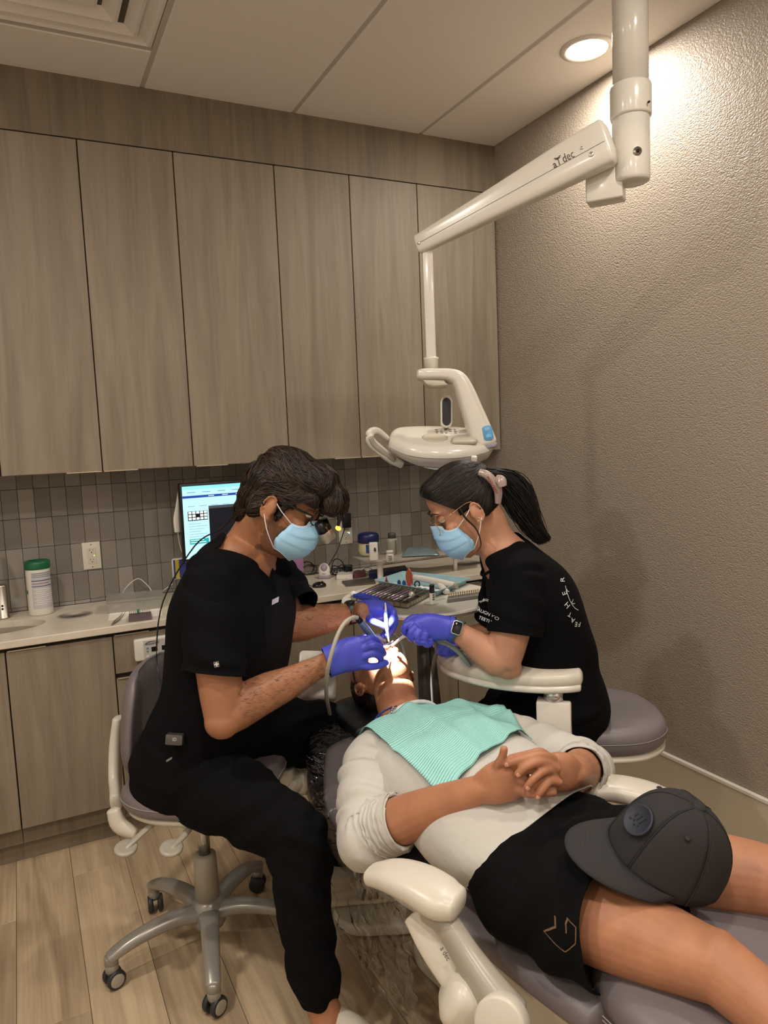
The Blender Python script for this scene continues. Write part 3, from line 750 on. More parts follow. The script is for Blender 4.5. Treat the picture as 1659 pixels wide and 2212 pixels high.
    build('back_bar', loft([D(625, 1692, 2.33), D(680, 1688, 2.30), D(760, 1680, 2.27)], [(.036, .03)]*3, ref=UP, n=20, power=3), CREAM, t)
    return t
patient_chair()
# ------------------------------------------------------------------ people: shared pieces
def skin(name, col, red=None):
    M = mat(name, col, .5, bump=(260, .10), var=(14, .06), sss=.12, spec=.4); return M
EYE_W = mat('eye_white', (225, 220, 214), .3)
def head_parts(sc=1.0):
    """head solids in head space: x face, y left, z up"""
    secs = [(-.124, .080, .050, .016), (-.116, .090, .030, .032), (-.095, .093, -.010, .048), (-.068, .093, -.035, .058), (-.040, .093, -.055, .064), (-.010, .090, -.076, .069),
            (.020, .087, -.092, .072), (.052, .094, -.099, .075), (.080, .088, -.099, .074), (.104, .068, -.088, .064), (.122, .040, -.066, .047), (.132, .010, -.035, .022)]
    pts = [((a+b)/2, 0, z) for z, a, b, w in secs]; rad = [((a-b)/2, w) for z, a, b, w in secs]
    P = [loft(pts, rad, ref=(1, 0, 0), n=32, m=3, power=2.25)]
    P.append(loft([(.082, 0, .030), (.094, 0, .010), (.108, 0, -.012), (.116, 0, -.026), (.104, 0, -.036)], [(.008, .007), (.009, .008), (.011, .011), (.011, .015), (.007, .012)], ref=(1, 0, 0), n=14, m=3))
    for s in (-1, 1):
        P.append(ell((.086, s*.030, .040), .010, .024, .007))          # brow
        P.append(ell((.066, s*.044, -.020), .022, .020, .020))         # cheek
        P.append(ell((.092, s*.012, -.056), .008, .016, .0055))        # lips
        P.append(ell((.090, s*.011, -.067), .009, .015, .006))
        # ear: bowl, rim and lobe
        e = Vector((-.012, s*.076, -.008))
        P.append(ell(e+Vector((-.001, s*.0055, 0)), .018, .0085, .028, Matrix.Rotation(s*.35, 4, 'Z')))
        rim = []
        for k in range(11):
            a = math.radians(-95+k*27); rim.append(e+Vector((-.004+.019*-math.sin(a)*-1*-1 if False else -.003-.018*math.cos(a-1.57+1.57)*0-.018*math.sin(math.radians(k*27-20)), s*(.010+.004*math.sin(math.radians(k*18))), .031*-math.cos(math.radians(k*27-20)))))
        P.append(loft(rim[1:10], [.0034]*9, n=8, m=2))
        P.append(ell(e+Vector((.006, s*.008, -.028)), .008, .005, .009))
        P.append(ell(e+Vector((.013, s*.006, -.004)), .005, .005, .009))
    P.append(ell((.084, 0, -.112), .013, .018, .012))
    return [([Vector(v)*sc for v in p[0]], p[1]) for p in P]
def eyes(par, Mh, col=(70, 45, 30), lidm=None, sc=1.0):
    for s in (-1, 1):
        c = Vector((.0785, s*.031, .019))*sc
        e = build('eye', xf(ell(c, .0125*sc, .0125*sc, .0125*sc), Mh), EYE_W, par)
        build('iris', xf(ell(c+Vector((.0085, 0, -.003))*sc, .0045*sc, .0058*sc, .0058*sc), Mh), mat('iris', col, .2), e)
        V, F = ell(c, .0142*sc, .0145*sc, .0142*sc, seg=24, rings=16)
        V2, F2 = clip((V, F), lambda A: (c.z-.001)-(A[:, 2]))
        build('eyelid', xf((V2, F2), Mh), lidm, e)
def brows(par, Mh, m, sc=1.0, th=.004):
    for s in (-1, 1):
        pts = [Vector((.099, s*.012, .040))*sc, Vector((.101, s*.026, .046))*sc, Vector((.094, s*.042, .046))*sc, Vector((.082, s*.052, .040))*sc]
        build('eyebrow', xf(loft(pts, [(th, .003), (th*1.1, .0035), (th*.8, .003), (th*.3, .002)], ref=(0, 0, 1), n=10, m=4), Mh), m, par)
def finger(pl, r0=.0088, r1=.0070, n=14):
    """pl list of world points from knuckle to tip"""
    k = len(pl); return loft(pl, list(np.linspace(r0, r1, k)), n=n, m=4)
def hand_vf(palm, fingers, voxel=.0026, r=(.0092, .0074), smooth=3):
    P = [palm] if isinstance(palm, tuple) else list(palm)
    for f in fingers:
        if isinstance(f, tuple): P.append(finger(f[0], f[1], f[2]))
        else: P.append(finger(f, *r))
    return union(P, voxel, smooth)
def DD(L): return [D(*q) for q in L]
def strands(shell, n, flow, steps=9, ds=.012, rad=.0011, lift=.003, seed=1, mask=None, jitter=.25):
    V, F = shell; rng = np.random.default_rng(seed)
    A = np.array([tuple(v) for v in V]); bv = BVHTree.FromPolygons([tuple(v) for v in A], [tuple(f) for f in F])
    tri = np.array([(f[0], f[k], f[k+1]) for f in F for k in range(1, len(f)-1)])
    ar = np.linalg.norm(np.cross(A[tri[:, 1]]-A[tri[:, 0]], A[tri[:, 2]]-A[tri[:, 0]]), axis=1); ar /= ar.sum()
    OV = []; OF = []
    idx = rng.choice(len(tri), n*2, p=ar); cnt = 0
    for i in idx:
        if cnt >= n: break
        a, b = sorted(rng.random(2)); t = tri[i]; p = Vector(A[t[0]]*a+A[t[1]]*(b-a)+A[t[2]]*(1-b))
        if mask and not mask(p): continue
        cnt += 1
        lf = lift*rng.random(); jit = Vector(rng.normal(0, jitter, 3)); path = []; q = p.copy(); rr = rad*(.6+.8*rng.random())
        dprev = None
        for s in range(steps):
            h = bv.find_nearest(q)
            if h[0] is None: break
            loc, nor = h[0], h[1]; d = Vector(flow(loc))+jit
            d = d-nor*d.dot(nor)
            if d.length < 1e-5: break
            d.normalize()
            if dprev is not None: d = (d+dprev*.6).normalized()
            dprev = d; u = s/(steps-1)
            path.append((loc+nor*(lf*math.sin(math.pi*min(1, u+.1))+.0004-.0012*(u > .93)), nor, d)); q = loc+d*ds
        if len(path) < 4: continue
        base = len(OV); L = len(path)
        for s, (c, nor, d) in enumerate(path):
            w = rr*math.sin(math.pi*(.12+.86*s/(L-1)))**.6; sd = d.cross(nor)
            OV += [c+sd*w, c+nor*w*.8, c-sd*w]
        for s in range(L-1):
            o = base+3*s; OF += [(o, o+1, o+4, o+3), (o+1, o+2, o+5, o+4)]
    return OV, OF
def hairmat(name, col):
    M = mat(name, col, .45, var=(40, .35), spec=.3, bump=(120, .3)); return M
def project_on(o, target_vf, direction, off=.0012):
    bv = BVHTree.FromPolygons([tuple(v) for v in target_vf[0]], [tuple(f) for f in target_vf[1]]); d = Vector(direction).normalized()
    W_ = world_of(o); Wi = W_.inverted(); co = np.empty(len(o.data.vertices)*3); o.data.vertices.foreach_get('co', co); co = co.reshape(-1, 3)
    for i, c in enumerate(co):
        w = W_ @ Vector(c); h = bv.ray_cast(w-d*.25, d, .5)
        if h[0] is not None: co[i] = Wi @ (h[0]-d*off)
    o.data.vertices.foreach_set('co', co.ravel()); o.data.update()
def patch_on(name, corners, target_vf, direction, m, par, n=8, off=.0012):
    """a thin patch bounded by four world corners, laid on a surface"""
    bv = BVHTree.FromPolygons([tuple(v) for v in target_vf[0]], [tuple(f) for f in target_vf[1]]); d = Vector(direction).normalized(); V = []; F = []
    a, b, c, e = [Vector(q) for q in corners]
    for i in range(n+1):
        for j in range(n+1):
            w = (a.lerp(b, j/n)).lerp(e.lerp(c, j/n), i/n); h = bv.ray_cast(w-d*.25, d, .5)
            V.append((h[0] if h[0] is not None else w)-d*off)
    for i in range(n):
        for j in range(n): o = i*(n+1)+j; F.append((o, o+1, o+n+2, o+n+1))
    return build(name, (V, F), m, par)
def mask_vf(sc=1.0, puff=0.0, fold=.004):
    C = cr([(.108, .012), (.128+puff, -.020), (.132+puff, -.055), (.124+puff, -.090), (.090, -.124)], 6)
    S = cr([(.054, .068, -.020), (.047, .071, -.042), (.039, .072, -.063), (.036, .069, -.082), (.042, .060, -.102)], 6)
    V = []; F = []; nu = 30; nv = len(C)
    for i in range(nv):
        v = i/(nv-1); pl = fold*(((v*3.2) % 1)-.5)*(1 if .12 < v < .9 else 0)
        for j in range(nu+1):
            u = -1+2*j/nu; a = abs(u)*math.pi/2; ca = max(0, math.cos(a))**.75; sa = math.sin(a)**.9
            side = 1 if u > 0 else -1
            x = S[i][0]+(C[i][0]-S[i][0])*ca+pl*(.4+.6*ca); y = side*S[i][1]*sa*(1+pl*4); z = C[i][1]*(1-sa**2)+S[i][2]*sa**2
            if v < .25: x += .010*math.exp(-(u/.12)**2)*(1-v/.25)-.010*math.exp(-((abs(u)-.38)/.15)**2)*(1-v/.25)
            V.append(Vector((x, y, z))*sc)
    for i in range(nv-1):
        for j in range(nu): o = i*(nu+1)+j; F.append((o, o+1, o+nu+2, o+nu+1))
    return V, F
def mask_on(par, Mh, sc=1.0, puff=0.0):
    MB_ = mat('mask_blue', (156, 202, 234), .75, bump=(500, .15)); MWH = mat('mask_edge', (196, 214, 228), .8)
    vf = mask_vf(sc, puff); mk = build('face_mask', xf(vf, Mh), MB_, par); solid(mk, .0016, 0)
    V = vf[0]; nu = 30
    nv = len(V)//(nu+1)
    for rw in (0, 1, nv-1):
        build('edge_binding', xf(tube([V[rw*(nu+1)+j]*1.004 for j in range(nu+1)], .0011, 6, 1), Mh), MWH, mk)
    for s in (-1, 1):
        e = Vector((-.020, s*.083, .018)); e2 = Vector((-.022, s*.083, -.030))
        t0 = Vector((.054, s*.0700, -.021)); b0 = Vector((.041, s*.062, -.101))
        build('ear_loop', xf(tube([q*sc for q in (t0, t0.lerp(e, .5)+Vector((0, s*.008, 0)), e, Vector((-.033, s*.080, -.004)), e2)], .0013, 6, 4), Mh), mat('loop_white', (228, 228, 228), .8), mk)
        build('ear_loop', xf(tube([q*sc for q in (b0, b0.lerp(e2, .5)+Vector((0, s*.012, 0)), e2+Vector((.004, s*.004, 0)))], .0013, 6, 4), Mh), MATS['loop_white'], mk)
    return mk
NITRILE = mat('nitrile_blue', (72, 78, 196), .42, bump=(90, .18), spec=.45)
SCRUB = mat('black_scrub_cloth', (11, 11, 14), .85, bump=(700, .12), spec=.1)
TEEM = mat('black_cotton', (10, 10, 12), .9, bump=(800, .12), spec=.1)
# ------------------------------------------------------------------ dentist
MOUTH = Vector((.975, 1.955, .815))
def dentist():
    t = thing('person', 'dentist in black scrubs and blue mask leaning over the patient from the left', 'person', (.42, 2.08, 0))
    SK = skin('dentist_skin', (158, 108, 77))
    FD = Vector((.77, -.64, 0)); RT = Vector((-.64, -.77, 0))
    pitch = math.radians(31); HD = Vector((.86, -.51, 0)); hf = HD*math.cos(pitch)-UP*math.sin(pitch); hu = HD*math.sin(pitch)+UP*math.cos(pitch)
    Mh = frame(D(610, 1089, 1.975), hf, hu)
    def TS(L, k=0):   # torso stations
        pts = [D(a, b, c) for a, b, c, w, d in L]; rad = [(d+k, w+k) for a, b, c, w, d in L]; return pts, rad
    torso = [(418, 1650, 2.13, .15, .10), (430, 1610, 2.12, .185, .14), (472, 1520, 2.10, .19, .152), (496, 1400, 2.08, .205, .162), (508, 1300, 2.06, .214, .154), (518, 1228, 2.05, .188, .112), (535, 1180, 2.04, .115, .075)]
    tp, tr = TS(torso)
    # --- skin
    rs, re, rw = D(455, 1250, 1.90), D(482, 1548, 1.87), D(706, 1432, 2.045)
    ls, le, lw = D(585, 1245, 2.20), D(622, 1352, 2.16), D(762, 1324, 2.285)
    parts = [xf(p, Mh) for p in head_parts(1.0)]
    nb = Mh @ Vector((-.035, 0, -.05)); nt = D(545, 1172, 2.035)
    parts.append(loft([Mh @ Vector((-.02, 0, -.01)), nb, nb.lerp(nt, .55), nt, D(530, 1215, 2.05)], [(.055, .05), (.060, .056), (.062, .058), (.072, .075), (.09, .14)], ref=FD, n=24, m=4))
    parts.append(loft(tp, [(a-.018, b-.018) for a, b in tr[:-2]]+[(a-.012, b-.012) for a, b in tr[-2:]], ref=FD, n=32, m=3, power=2.3))
    parts.append(loft([rs, rs.lerp(re, .4), rs.lerp(re, .78), re], [.040, .060, .056, .048], n=20, m=4))
    fm = re.lerp(rw, .3)+UP*.006
    parts.append(loft([re+(rs-re).normalized()*.02, re.lerp(rw, .06), fm, re.lerp(rw, .6), re.lerp(rw, .85), rw, rw.lerp(D(750, 1415, 2.06), .6)], [(.045, .046), (.053, .05), (.055, .050), (.045, .040), (.034, .028), (.031, .024), (.03, .022)], ref=UP, n=20, m=4))
    parts.append(ell(re+Vector((-.004, -.006, -.010)), .046, .046, .044))
    parts.append(loft([ls, ls.lerp(le, .6), le], [.040, .056, .050], n=18, m=4))
    parts.append(loft([le, le.lerp(lw, .25), le.lerp(lw, .6), lw, lw.lerp(D(800, 1320, 2.22), .6)], [(.050, .048), (.054, .048), (.044, .038), (.031, .025), (.03, .022)], ref=UP, n=18, m=4))
    # lower legs (bare ankles below the cuffs) and thighs inside the trousers
    rk, ra = D(640, 1812, 1.86), D(690, 2150, 1.80)
    rfoot = Vector((.60, 1.53, .03))
    rh = D(415, 1640, 2.02)
    lh, lk, la = D(455, 1612, 2.20), D(722, 1592, 2.40), Vector((.80, 2.02, .12))
    parts.append(loft([rh+Vector((0, .05, .02)), rh.lerp(rk, .5), rk], [.06, .07, .055], n=18, m=4))
    parts.append(loft([rk, rk.lerp(ra, .35), rk.lerp(ra, .75), ra, D(716, 2225, 1.78)], [.052, .055, .046, .041, .040], n=18, m=4))
    parts.append(loft([lh, lh.lerp(lk, .5), lk], [.07, .075, .055], n=18, m=4))
    parts.append(loft([lk, lk.lerp(la, .35), lk.lerp(la, .75), la, la-UP*.01], [.055, .055, .046, .038, .034], n=18, m=4))
    V, F = union(parts, .0042, 3)
    # knuckle of veins and forearm relief
    for i in range(len(V)):
        pass
    Mi = Mh.inverted(); STB = skin('dentist_stubble', (116, 80, 60)); mi = []
    for f in F:
        q = Mi @ Vector(V[f[0]]); nz_ = noise.noise(q*90)*.008
        mi.append(1 if (q.length < .2 and q.z < -.038+.25*max(0, .03-q.x)*-1+nz_ and q.z > -.135 and q.x > -.004+nz_ and abs(q.y) < .075) or (abs(q.y) > .06 and .0 < q.x < .022 and -.06 < q.z < .01) else 0)
    body = build('body', (V, F), [SK, STB], t, mi=mi)
    # fine dark hair on both forearms
    fa = re.lerp(rw, .5); fb = le.lerp(lw, .5)
    sel = [f for f in F if any(((Vector(V[f[0]])-c).length < .14) for c in (fa, fb))]
    ah = strands((V, sel), 2600, lambda p: ((rw-re) if (Vector(p)-fa).length < (Vector(p)-fb).length else (lw-le)).normalized()+Vector((0, 0, -.35)), 5, .0035, .00020, .004, 21, jitter=.35)
    build('arm_hair', ah, mat('arm_hair', (40, 26, 18), .6), t)
    # --- scrub top
    folds = lambda u, th: .004*math.sin(th*5+u*9)+.003*math.sin(th*3-u*17)+.005*max(0, math.sin(u*40+th*2))*max(0, .45-u)
    top = [loft(tp, [(a, b) for a, b in tr], ref=FD, n=48, m=5, power=2.3, fold=folds)]
    sfold = lambda u, th: .004*math.sin(th*3+u*8)+.004*math.sin(u*22+th*2)
    # yoke from neck to shoulders
    top.append(loft([D(535, 1188, 2.04)+RT*.02, D(490, 1215, 1.96), rs+UP*.012], [(.085, .05), (.085, .055), (.075, .062)], ref=FD, n=24, m=4))
    top.append(loft([D(545, 1188, 2.04)-RT*.02, D(570, 1212, 2.12), ls+UP*.012], [(.085, .05), (.085, .055), (.075, .062)], ref=FD, n=24, m=4))
    rhem = D(466, 1452, 1.875)
    sl1 = [loft([rs+UP*.004, rs.lerp(rhem, .35), rs.lerp(rhem, .8), rhem, rhem+(rhem-rs)*.12], [(.072, .062), (.081, .074), (.083, .078), (.082, .078), (.08, .076)], ref=FD, n=28, m=5, fold=sfold)]
    lhem = D(640, 1318, 2.13)
    sl2 = [loft([ls+UP*.004, ls.lerp(lhem, .4), lhem, lhem+(lhem-ls)*.3], [(.075, .062), (.078, .068), (.076, .068), (.07, .062)], ref=FD, n=24, m=5, fold=sfold)]
    top.append(loft([rs+UP*.006, rs.lerp(rhem, .25), rs.lerp(rhem, .5)], [(.074, .064), (.076, .068), (.06, .055)], ref=FD, n=24, m=4))
    tv = union(top, .0048, 9)
    hn = (rhem-D(455, 1300, 1.9)).normalized(); hn = (hn-HR*.20).normalized()
    la_ = (lhem-ls).normalized()
    s1 = clip(union(sl1, .0048, 2), lambda A: (A-np.array(rhem))@np.array(hn))
    s2 = clip(union(sl2, .0048, 2), lambda A: (A-np.array(lhem))@np.array(la_))
    VN = D(592, 1250, 1.995); nk0 = Mh @ Vector((-.03, 0, -.06)); nk1 = D(538, 1190, 2.045); nax = (nk0-nk1).normalized()
    nkc = nk1
    def fld(A):
        r = np.full(len(A), -1.0)
        d = A-np.array(nkc); h = d@np.array(nax); rad = np.linalg.norm(d-np.outer(h, np.array(nax)), axis=1)
        r = np.maximum(r, np.minimum(.084-rad, h+.002))
        dv = A-np.array(VN); s = np.abs(dv@np.array(RT)); up = dv[:, 2]; f = (A-np.array(nk1))@np.array(FD)
        return np.maximum(r, np.minimum(np.minimum(up-.92*s, f+.03), .20-up))
    tc = clip(tv, fld)
    tc = cat_vf(tc, s1, s2)
    st = build('scrub_top', tc, SCRUB, t); solid(st, .003)
    # hem bands, V trim
    NAVY = mat('black_trim', (15, 15, 19), .85, spec=.1)
    # pocket, label and sleeve tag
    pk = patch_on('pocket', [D(574, 1305, 1.95), D(606, 1294, 1.95), D(604, 1392, 1.95), D(578, 1402, 1.95)], tc, CF, NAVY, st, off=.0022)
    patch_on('label', [D(586, 1297, 1.95), D(597, 1293, 1.95), D(597, 1304, 1.95), D(586, 1308, 1.95)], tc, CF, mat('label_lilac', (188, 184, 208), .7), st, 3, .004)
    patch_on('sleeve_tag', [D(462, 1429, 1.8), D(473, 1427, 1.8), D(475, 1440, 1.8), D(464, 1442, 1.8)], tc, CF, mat('tag_grey', (104, 102, 98), .7), st, 3, .0025)
    for cc in ([(463.5, 1433.6), (473.5, 1432.0), (474, 1434.6), (464, 1436.2)], [(467.2, 1429.8), (469.6, 1429.4), (471, 1439), (468.6, 1439.4)]):
        patch_on('tag_cross', [D(a, b, 1.8) for a, b in cc], tc, CF, mat('tag_white', (225, 222, 215), .7), st, 2, .0032)
    # --- trousers
    pf = lambda u, th: .005*math.sin(th*3+u*20)+.004*math.sin(u*34+th*5)+.006*max(0, math.sin(u*55))*max(0, u-.75)
    tr_ = [loft([D(405, 1690, 2.12), D(418, 1650, 2.12), D(432, 1600, 2.11)], [(.14, .19), (.16, .205), (.15, .19)], ref=FD, n=36, m=4, power=2.4)]
    tr_.append(loft([rh+Vector((-.02, .03, 0)), D(440, 1690, 2.02), D(520, 1730, 1.95), D(590, 1775, 1.90), D(645, 1800, 1.865)], [.11, .115, .102, .088, .080], ref=UP, n=28, m=5, fold=pf))
    cuff = D(686, 2152, 1.80)
    tr_.append(loft([D(640, 1790, 1.865), D(648, 1850, 1.855), D(655, 1930, 1.84), D(668, 2040, 1.82), D(683, 2115, 1.805), cuff], [.078, .080, .072, .064, .062, .050], ref=UP, n=28, m=5, fold=pf))
    lhh = lh
    tr_.append(loft([lhh, D(540, 1590, 2.26), D(640, 1582, 2.33), D(705, 1585, 2.38), lk+Vector((.03, 0, 0))], [.11, .112, .106, .10, .08], ref=UP, n=28, m=5, fold=pf))
    tr_.append(loft([lk+Vector((.01, 0, .02)), lk.lerp(la, .3), lk.lerp(la, .6), lk.lerp(la, .86)], [.085, .078, .066, .052], ref=UP, n=24, m=5, fold=pf))
    tv2 = union(tr_, .0055, 3)
    ps = build('trousers', tv2, mat('black_trousers', (11, 11, 12), .88, bump=(700, .12), spec=.1), t)
    patch_on('thigh_mark', [D(352, 1650, 1.9), D(366, 1642, 1.9), D(364, 1648, 1.9), D(353, 1654, 1.9)], tv2, CF, mat('tag_grey', (104, 102, 98), .7), ps, 2, .002)
    # --- battery pack on the belt and its lead
    Mb = frame(D(378, 1596, 1.90), HR*.98-UP*.1, -CF)
    bp = build('battery_pack', xf(prism(rrect(.044, .027, .004), -.010, .012, .002, 2), Mb), mat('pack_grey', (96, 94, 90), .3, metal=.6), t, auto=40)
    text('pack_mark', 'iD', Mb @ Matrix.Translation((.002, .002, .0125)), .012, mat('pack_ink', (196, 194, 190), .6), bp)
    build('pack_lead', tube([D(362, 1600, 1.93), D(330, 1640, 2.0), D(312, 1660, 2.05), D(330, 1600, 2.08), D(350, 1500, 2.13), D(338, 1420, 2.2), D(352, 1300, 2.2), D(420, 1180, 2.14), D(480, 1140, 2.08), D(512, 1100, 2.03), D(513, 1065, 2.03), D(535, 1048, 2.0)], .0022, 8, 6), BLACKP, bp)
    # --- shoes
    SHOE = mat('shoe_white', (196, 188, 172), .6)
    fdir = Vector((.93, -.30, 0)).normalized()
    hb = Vector((.765, 2.03, .046))
    sh = build('shoe', union([loft([hb+UP*.05, hb+fdir*.07+UP*.05, hb+fdir*.15+UP*.040, hb+fdir*.23+UP*.032, hb+fdir*.275+UP*.026], [(.045, .034), (.05, .038), (.038, .044), (.030, .046), (.02, .032)], ref=UP, n=24, m=4), loft([hb+UP*.08, hb+fdir*.05+UP*.085], [.048, .050], n=16)], .0045, 4), SHOE, t)
    build('sole', loft([hb-fdir*.01+UP*.012, hb+fdir*.08+UP*.012, hb+fdir*.18+UP*.012, hb+fdir*.285+UP*.014], [(.012, .036), (.012, .042), (.012, .050), (.010, .034)], ref=UP, n=20, m=4, power=3), mat('sole_cream', (206, 196, 170), .7), sh)
    sdv = Vector((-fdir.y*-1, -fdir.x, 0)); sdv = Vector((fdir.y, -fdir.x, 0))
    for k in range(3):
        q = hb+fdir*(.10+.022*k)+sdv*.040
        build('stripe', loft([q+UP*.022+sdv*.006-fdir*.006, q+UP*.05+fdir*.004, q+UP*.066+fdir*.012-sdv*.012], [(.0015, .0055)]*3, ref=sdv, n=8, m=3), mat('stripe_grey', (120, 108, 92), .7), sh)
    rs2 = rfoot
    d2 = Vector((.35, -.93, 0)).normalized()
    build('shoe', loft([rs2-d2*.05+UP*.02, rs2+d2*.03+UP*.025, rs2+d2*.12+UP*.01, rs2+d2*.19+UP*.0], [(.05, .036), (.05, .042), (.036, .046), (.026, .034)], ref=UP, n=24, m=4), SHOE, t)
    # --- gloves
    palm = [loft(DD([(700, 1431, 2.04), (716, 1427, 2.045), (742, 1417, 2.055), (770, 1411, 2.06), (788, 1409, 2.065)]), [(.042, .030), (.044, .030), (.047, .027), (.049, .025), (.040, .019)], ref=UP, n=24, m=4, power=2.3)]
    fing = [DD([(772, 1392, 2.055), (796, 1379, 2.055), (813, 1383, 2.085), (823, 1394, 2.115)]), DD([(780, 1402, 2.05), (806, 1393, 2.05), (822, 1401, 2.075), (829, 1412, 2.105)]),
            DD([(782, 1418, 2.05), (806, 1412, 2.055), (820, 1419, 2.08), (824, 1428, 2.105)]), DD([(772, 1436, 2.055), (798, 1440, 2.065), (818, 1438, 2.085), (835, 1431, 2.105)]),
            DD([(742, 1398, 2.09), (768, 1383, 2.125), (792, 1378, 2.14), (812, 1387, 2.145)])]
    gv = hand_vf(palm, fing, r=(.0115, .0092))
    g = clip(gv, lambda A: (A-np.array(D(708, 1430, 2.045)))@np.array((D(708, 1430, 2.045)-D(742, 1417, 2.055)).normalized())-.004)
    solid(build('glove', g, NITRILE, t), .001)
    build('glove_cuff', loft(DD([(706, 1431, 2.043), (709, 1430, 2.044)]), [(.0445, .033), (.0445, .033)], ref=UP, n=28, m=2, cap=False), NITRILE, t)
    palm = [loft(DD([(766, 1325, 2.290), (785, 1321, 2.290), (808, 1318, 2.285), (832, 1319, 2.275), (842, 1322, 2.270)]), [(.030, .026), (.034, .030), (.034, .036), (.028, .034), (.020, .024)], ref=UP, n=24, m=4, power=2.3)]
    fing = [DD([(836, 1312, 2.245), (850, 1322, 2.220), (847, 1341, 2.215), (835, 1354, 2.220)]), DD([(840, 1320, 2.270), (854, 1336, 2.255), (849, 1357, 2.245), (838, 1370, 2.245)]),
            DD([(838, 1328, 2.300), (851, 1346, 2.290), (845, 1364, 2.280), (836, 1374, 2.275)]), DD([(828, 1332, 2.325), (838, 1350, 2.320), (834, 1366, 2.315), (826, 1374, 2.305)]),
            DD([(790, 1332, 2.255), (806, 1342, 2.225), (820, 1348, 2.210), (831, 1353, 2.210)])]
    gv = hand_vf(palm, fing, r=(.0115, .0095))
    build('glove', gv, NITRILE, t)
    # watch strap on the far wrist
    wc = D(757, 1324, 2.285); wa = (D(790, 1320, 2.29)-D(740, 1330, 2.27)).normalized()
    build('wrist_watch', loft([wc-wa*.012, wc+wa*.012], [(.0345, .029), (.0335, .028)], ref=UP, n=28, m=3, cap=False), BLACKP, t)
    ww = [o for o in t.children if o.name.startswith('wrist_watch')][0]; solid(ww, .003, 1)
    build('watch_case', ell(wc+UP*.034, .016, .016, .006), BLACKP, ww)
    # --- face gear
    eyes(t, Mh, lidm=SK)
    brows(t, Mh, mat('brow_brown', (40, 28, 20), .8))
    mask_on(t, Mh)
    # beard stubble: darker skin patch follows the jaw
    lp = thing('tmp', 'x', 'x'); bpy.data.objects.remove(lp)
    FR = mat('loupe_black', (16, 16, 17), .35)
    rims = []
    for s in (-1, 1):
        c = Vector((.104, s*.033, .016)); pts = []
        for k in range(21):
            a = 2*math.pi*k/20; pts.append(c+Vector((-.010*abs(math.cos(a))*(1 if s*math.cos(a) > 0 else .2), .026*math.cos(a), .019*math.sin(a))))
        rims.append(tube(pts, .0018, 6, 1))
        rims.append(tube([c+Vector((-.012, s*.026, .006)), Vector((.04, s*.082, .022)), Vector((-.01, s*.084, .028)), Vector((-.045, s*.074, .012))], [.0024, .0032, .0028, .002], 8, 4))
    rims.append(tube([Vector((.104, -.008, .022)), Vector((.112, 0, .024)), Vector((.104, .008, .022))], .0018, 6, 3))
    lo = build('loupes', xf(cat_vf(*rims), Mh), FR, t)
    SILV = mat('loupe_silver', (168, 162, 150), .35, metal=.5)
    spot0 = Mh @ Vector((.128, .0, .030))
    for s in (-1, 1):
        p0 = Mh @ Vector((.116, s*.031, .008)); d = (MOUTH-p0).normalized(); d = (d+Vector((0, -.05, -.22))).normalized()
        build('barrel', cyl(p0-d*.004, p0+d*.026, .0130, .0150, n=24), FR, lo)
        build('barrel_sleeve', cyl(p0+d*.026, p0+d*.056, .0150, .0162, n=24, bev=.001), SILV, lo)
        build('barrel_glass', cyl(p0+d*.056, p0+d*.0585, .0140, .012, n=24), mat('barrel_glass', (200, 205, 215), .08, metal=.6), lo)
    build('lamp_mount', xf(tube([Vector((.108, 0, .03)), Vector((.124, 0, .052)), Vector((.150, 0, .045)), Vector((.160, 0, .022))], [.005, .006, .006, .004], 10, 3), Mh), FR, lo)
    hl = build('head_lamp', xf(ell((.163, .0, .016), .008, .008, .006), Mh), mat('amber_glow', (255, 150, 30), .4, emit=((255, 150, 40), 6)), lo)
    sl = bpy.data.lights.new('loupe_lamp', 'SPOT'); sl.energy = 240; sl.color = (.93, .96, 1.0); sl.spot_size = math.radians(19); sl.spot_blend = .5; sl.shadow_soft_size = .006
    so = bpy.data.objects.new('loupe_lamp', sl); COL.objects.link(so); so.location = Mh @ Vector((.178, 0, .0)); so.rotation_euler = (MOUTH-so.location).to_track_quat('-Z', 'Y').to_euler(); inv_parent(so, lo)
    # --- hair
    HM = hairmat('dentist_hair', (30, 20, 14))
    sh_ = [ell((-.012, 0, .066), .104, .088, .084), ell((-.045, 0, .04), .078, .085, .085), ell((-.072, 0, -.005), .046, .066, .060), ell((-.082, 0, -.055), .026, .048, .038),
           ell((.045, -.005, .100), .072, .078, .050), ell((.098, .012, .088), .045, .060, .034), ell((.122, .035, .062), .036, .038, .040), ell((.118, -.022, .066), .028, .036, .032), ell((.135, .045, .040), .022, .026, .034)]
    for s in (-1, 1):
        sh_.append(ell((.012, s*.070, .048), .056, .018, .040)); sh_.append(ell((.060, s*.060, .056), .034, .022, .026)); sh_.append(ell((.018, s*.0745, -.004), .010, .007, .028))
        sh_.append(ell((-.048, s*.066, -.01), .026, .016, .045))
    shell = union(sh_, .005, 4)
    # open the face below the hairline
    def hfld(A):
        x, y, z = A[:, 0], A[:, 1], A[:, 2]
        return np.minimum(x-.045, .044-z)
    shell = clip(shell, hfld)
    for i in range(len(shell[0])):
        v = Vector(shell[0][i]); n = noise.noise(Vector((v.x*9, v.y*45, v.z*45)))
        shell[0][i] += np.array(v-Vector((-.01, 0, .03)))*n*.05
    def flow(p):
        # swept from the front back over the crown, sides sweep back past the ear, forelock falls forward
        if p.x > .075: return (.5, .35 if p.y > -.02 else -.4, -.8)
        s = 1 if p.y > 0 else -1
        if p.z > .075: return (.75, s*.35, -.1+.2*math.sin(p.x*50))
        if p.x < -.055: return (-.25, s*.1, -1)
        return (-.85, s*.08, -.38+.3*math.sin(p.x*40+p.z*30))
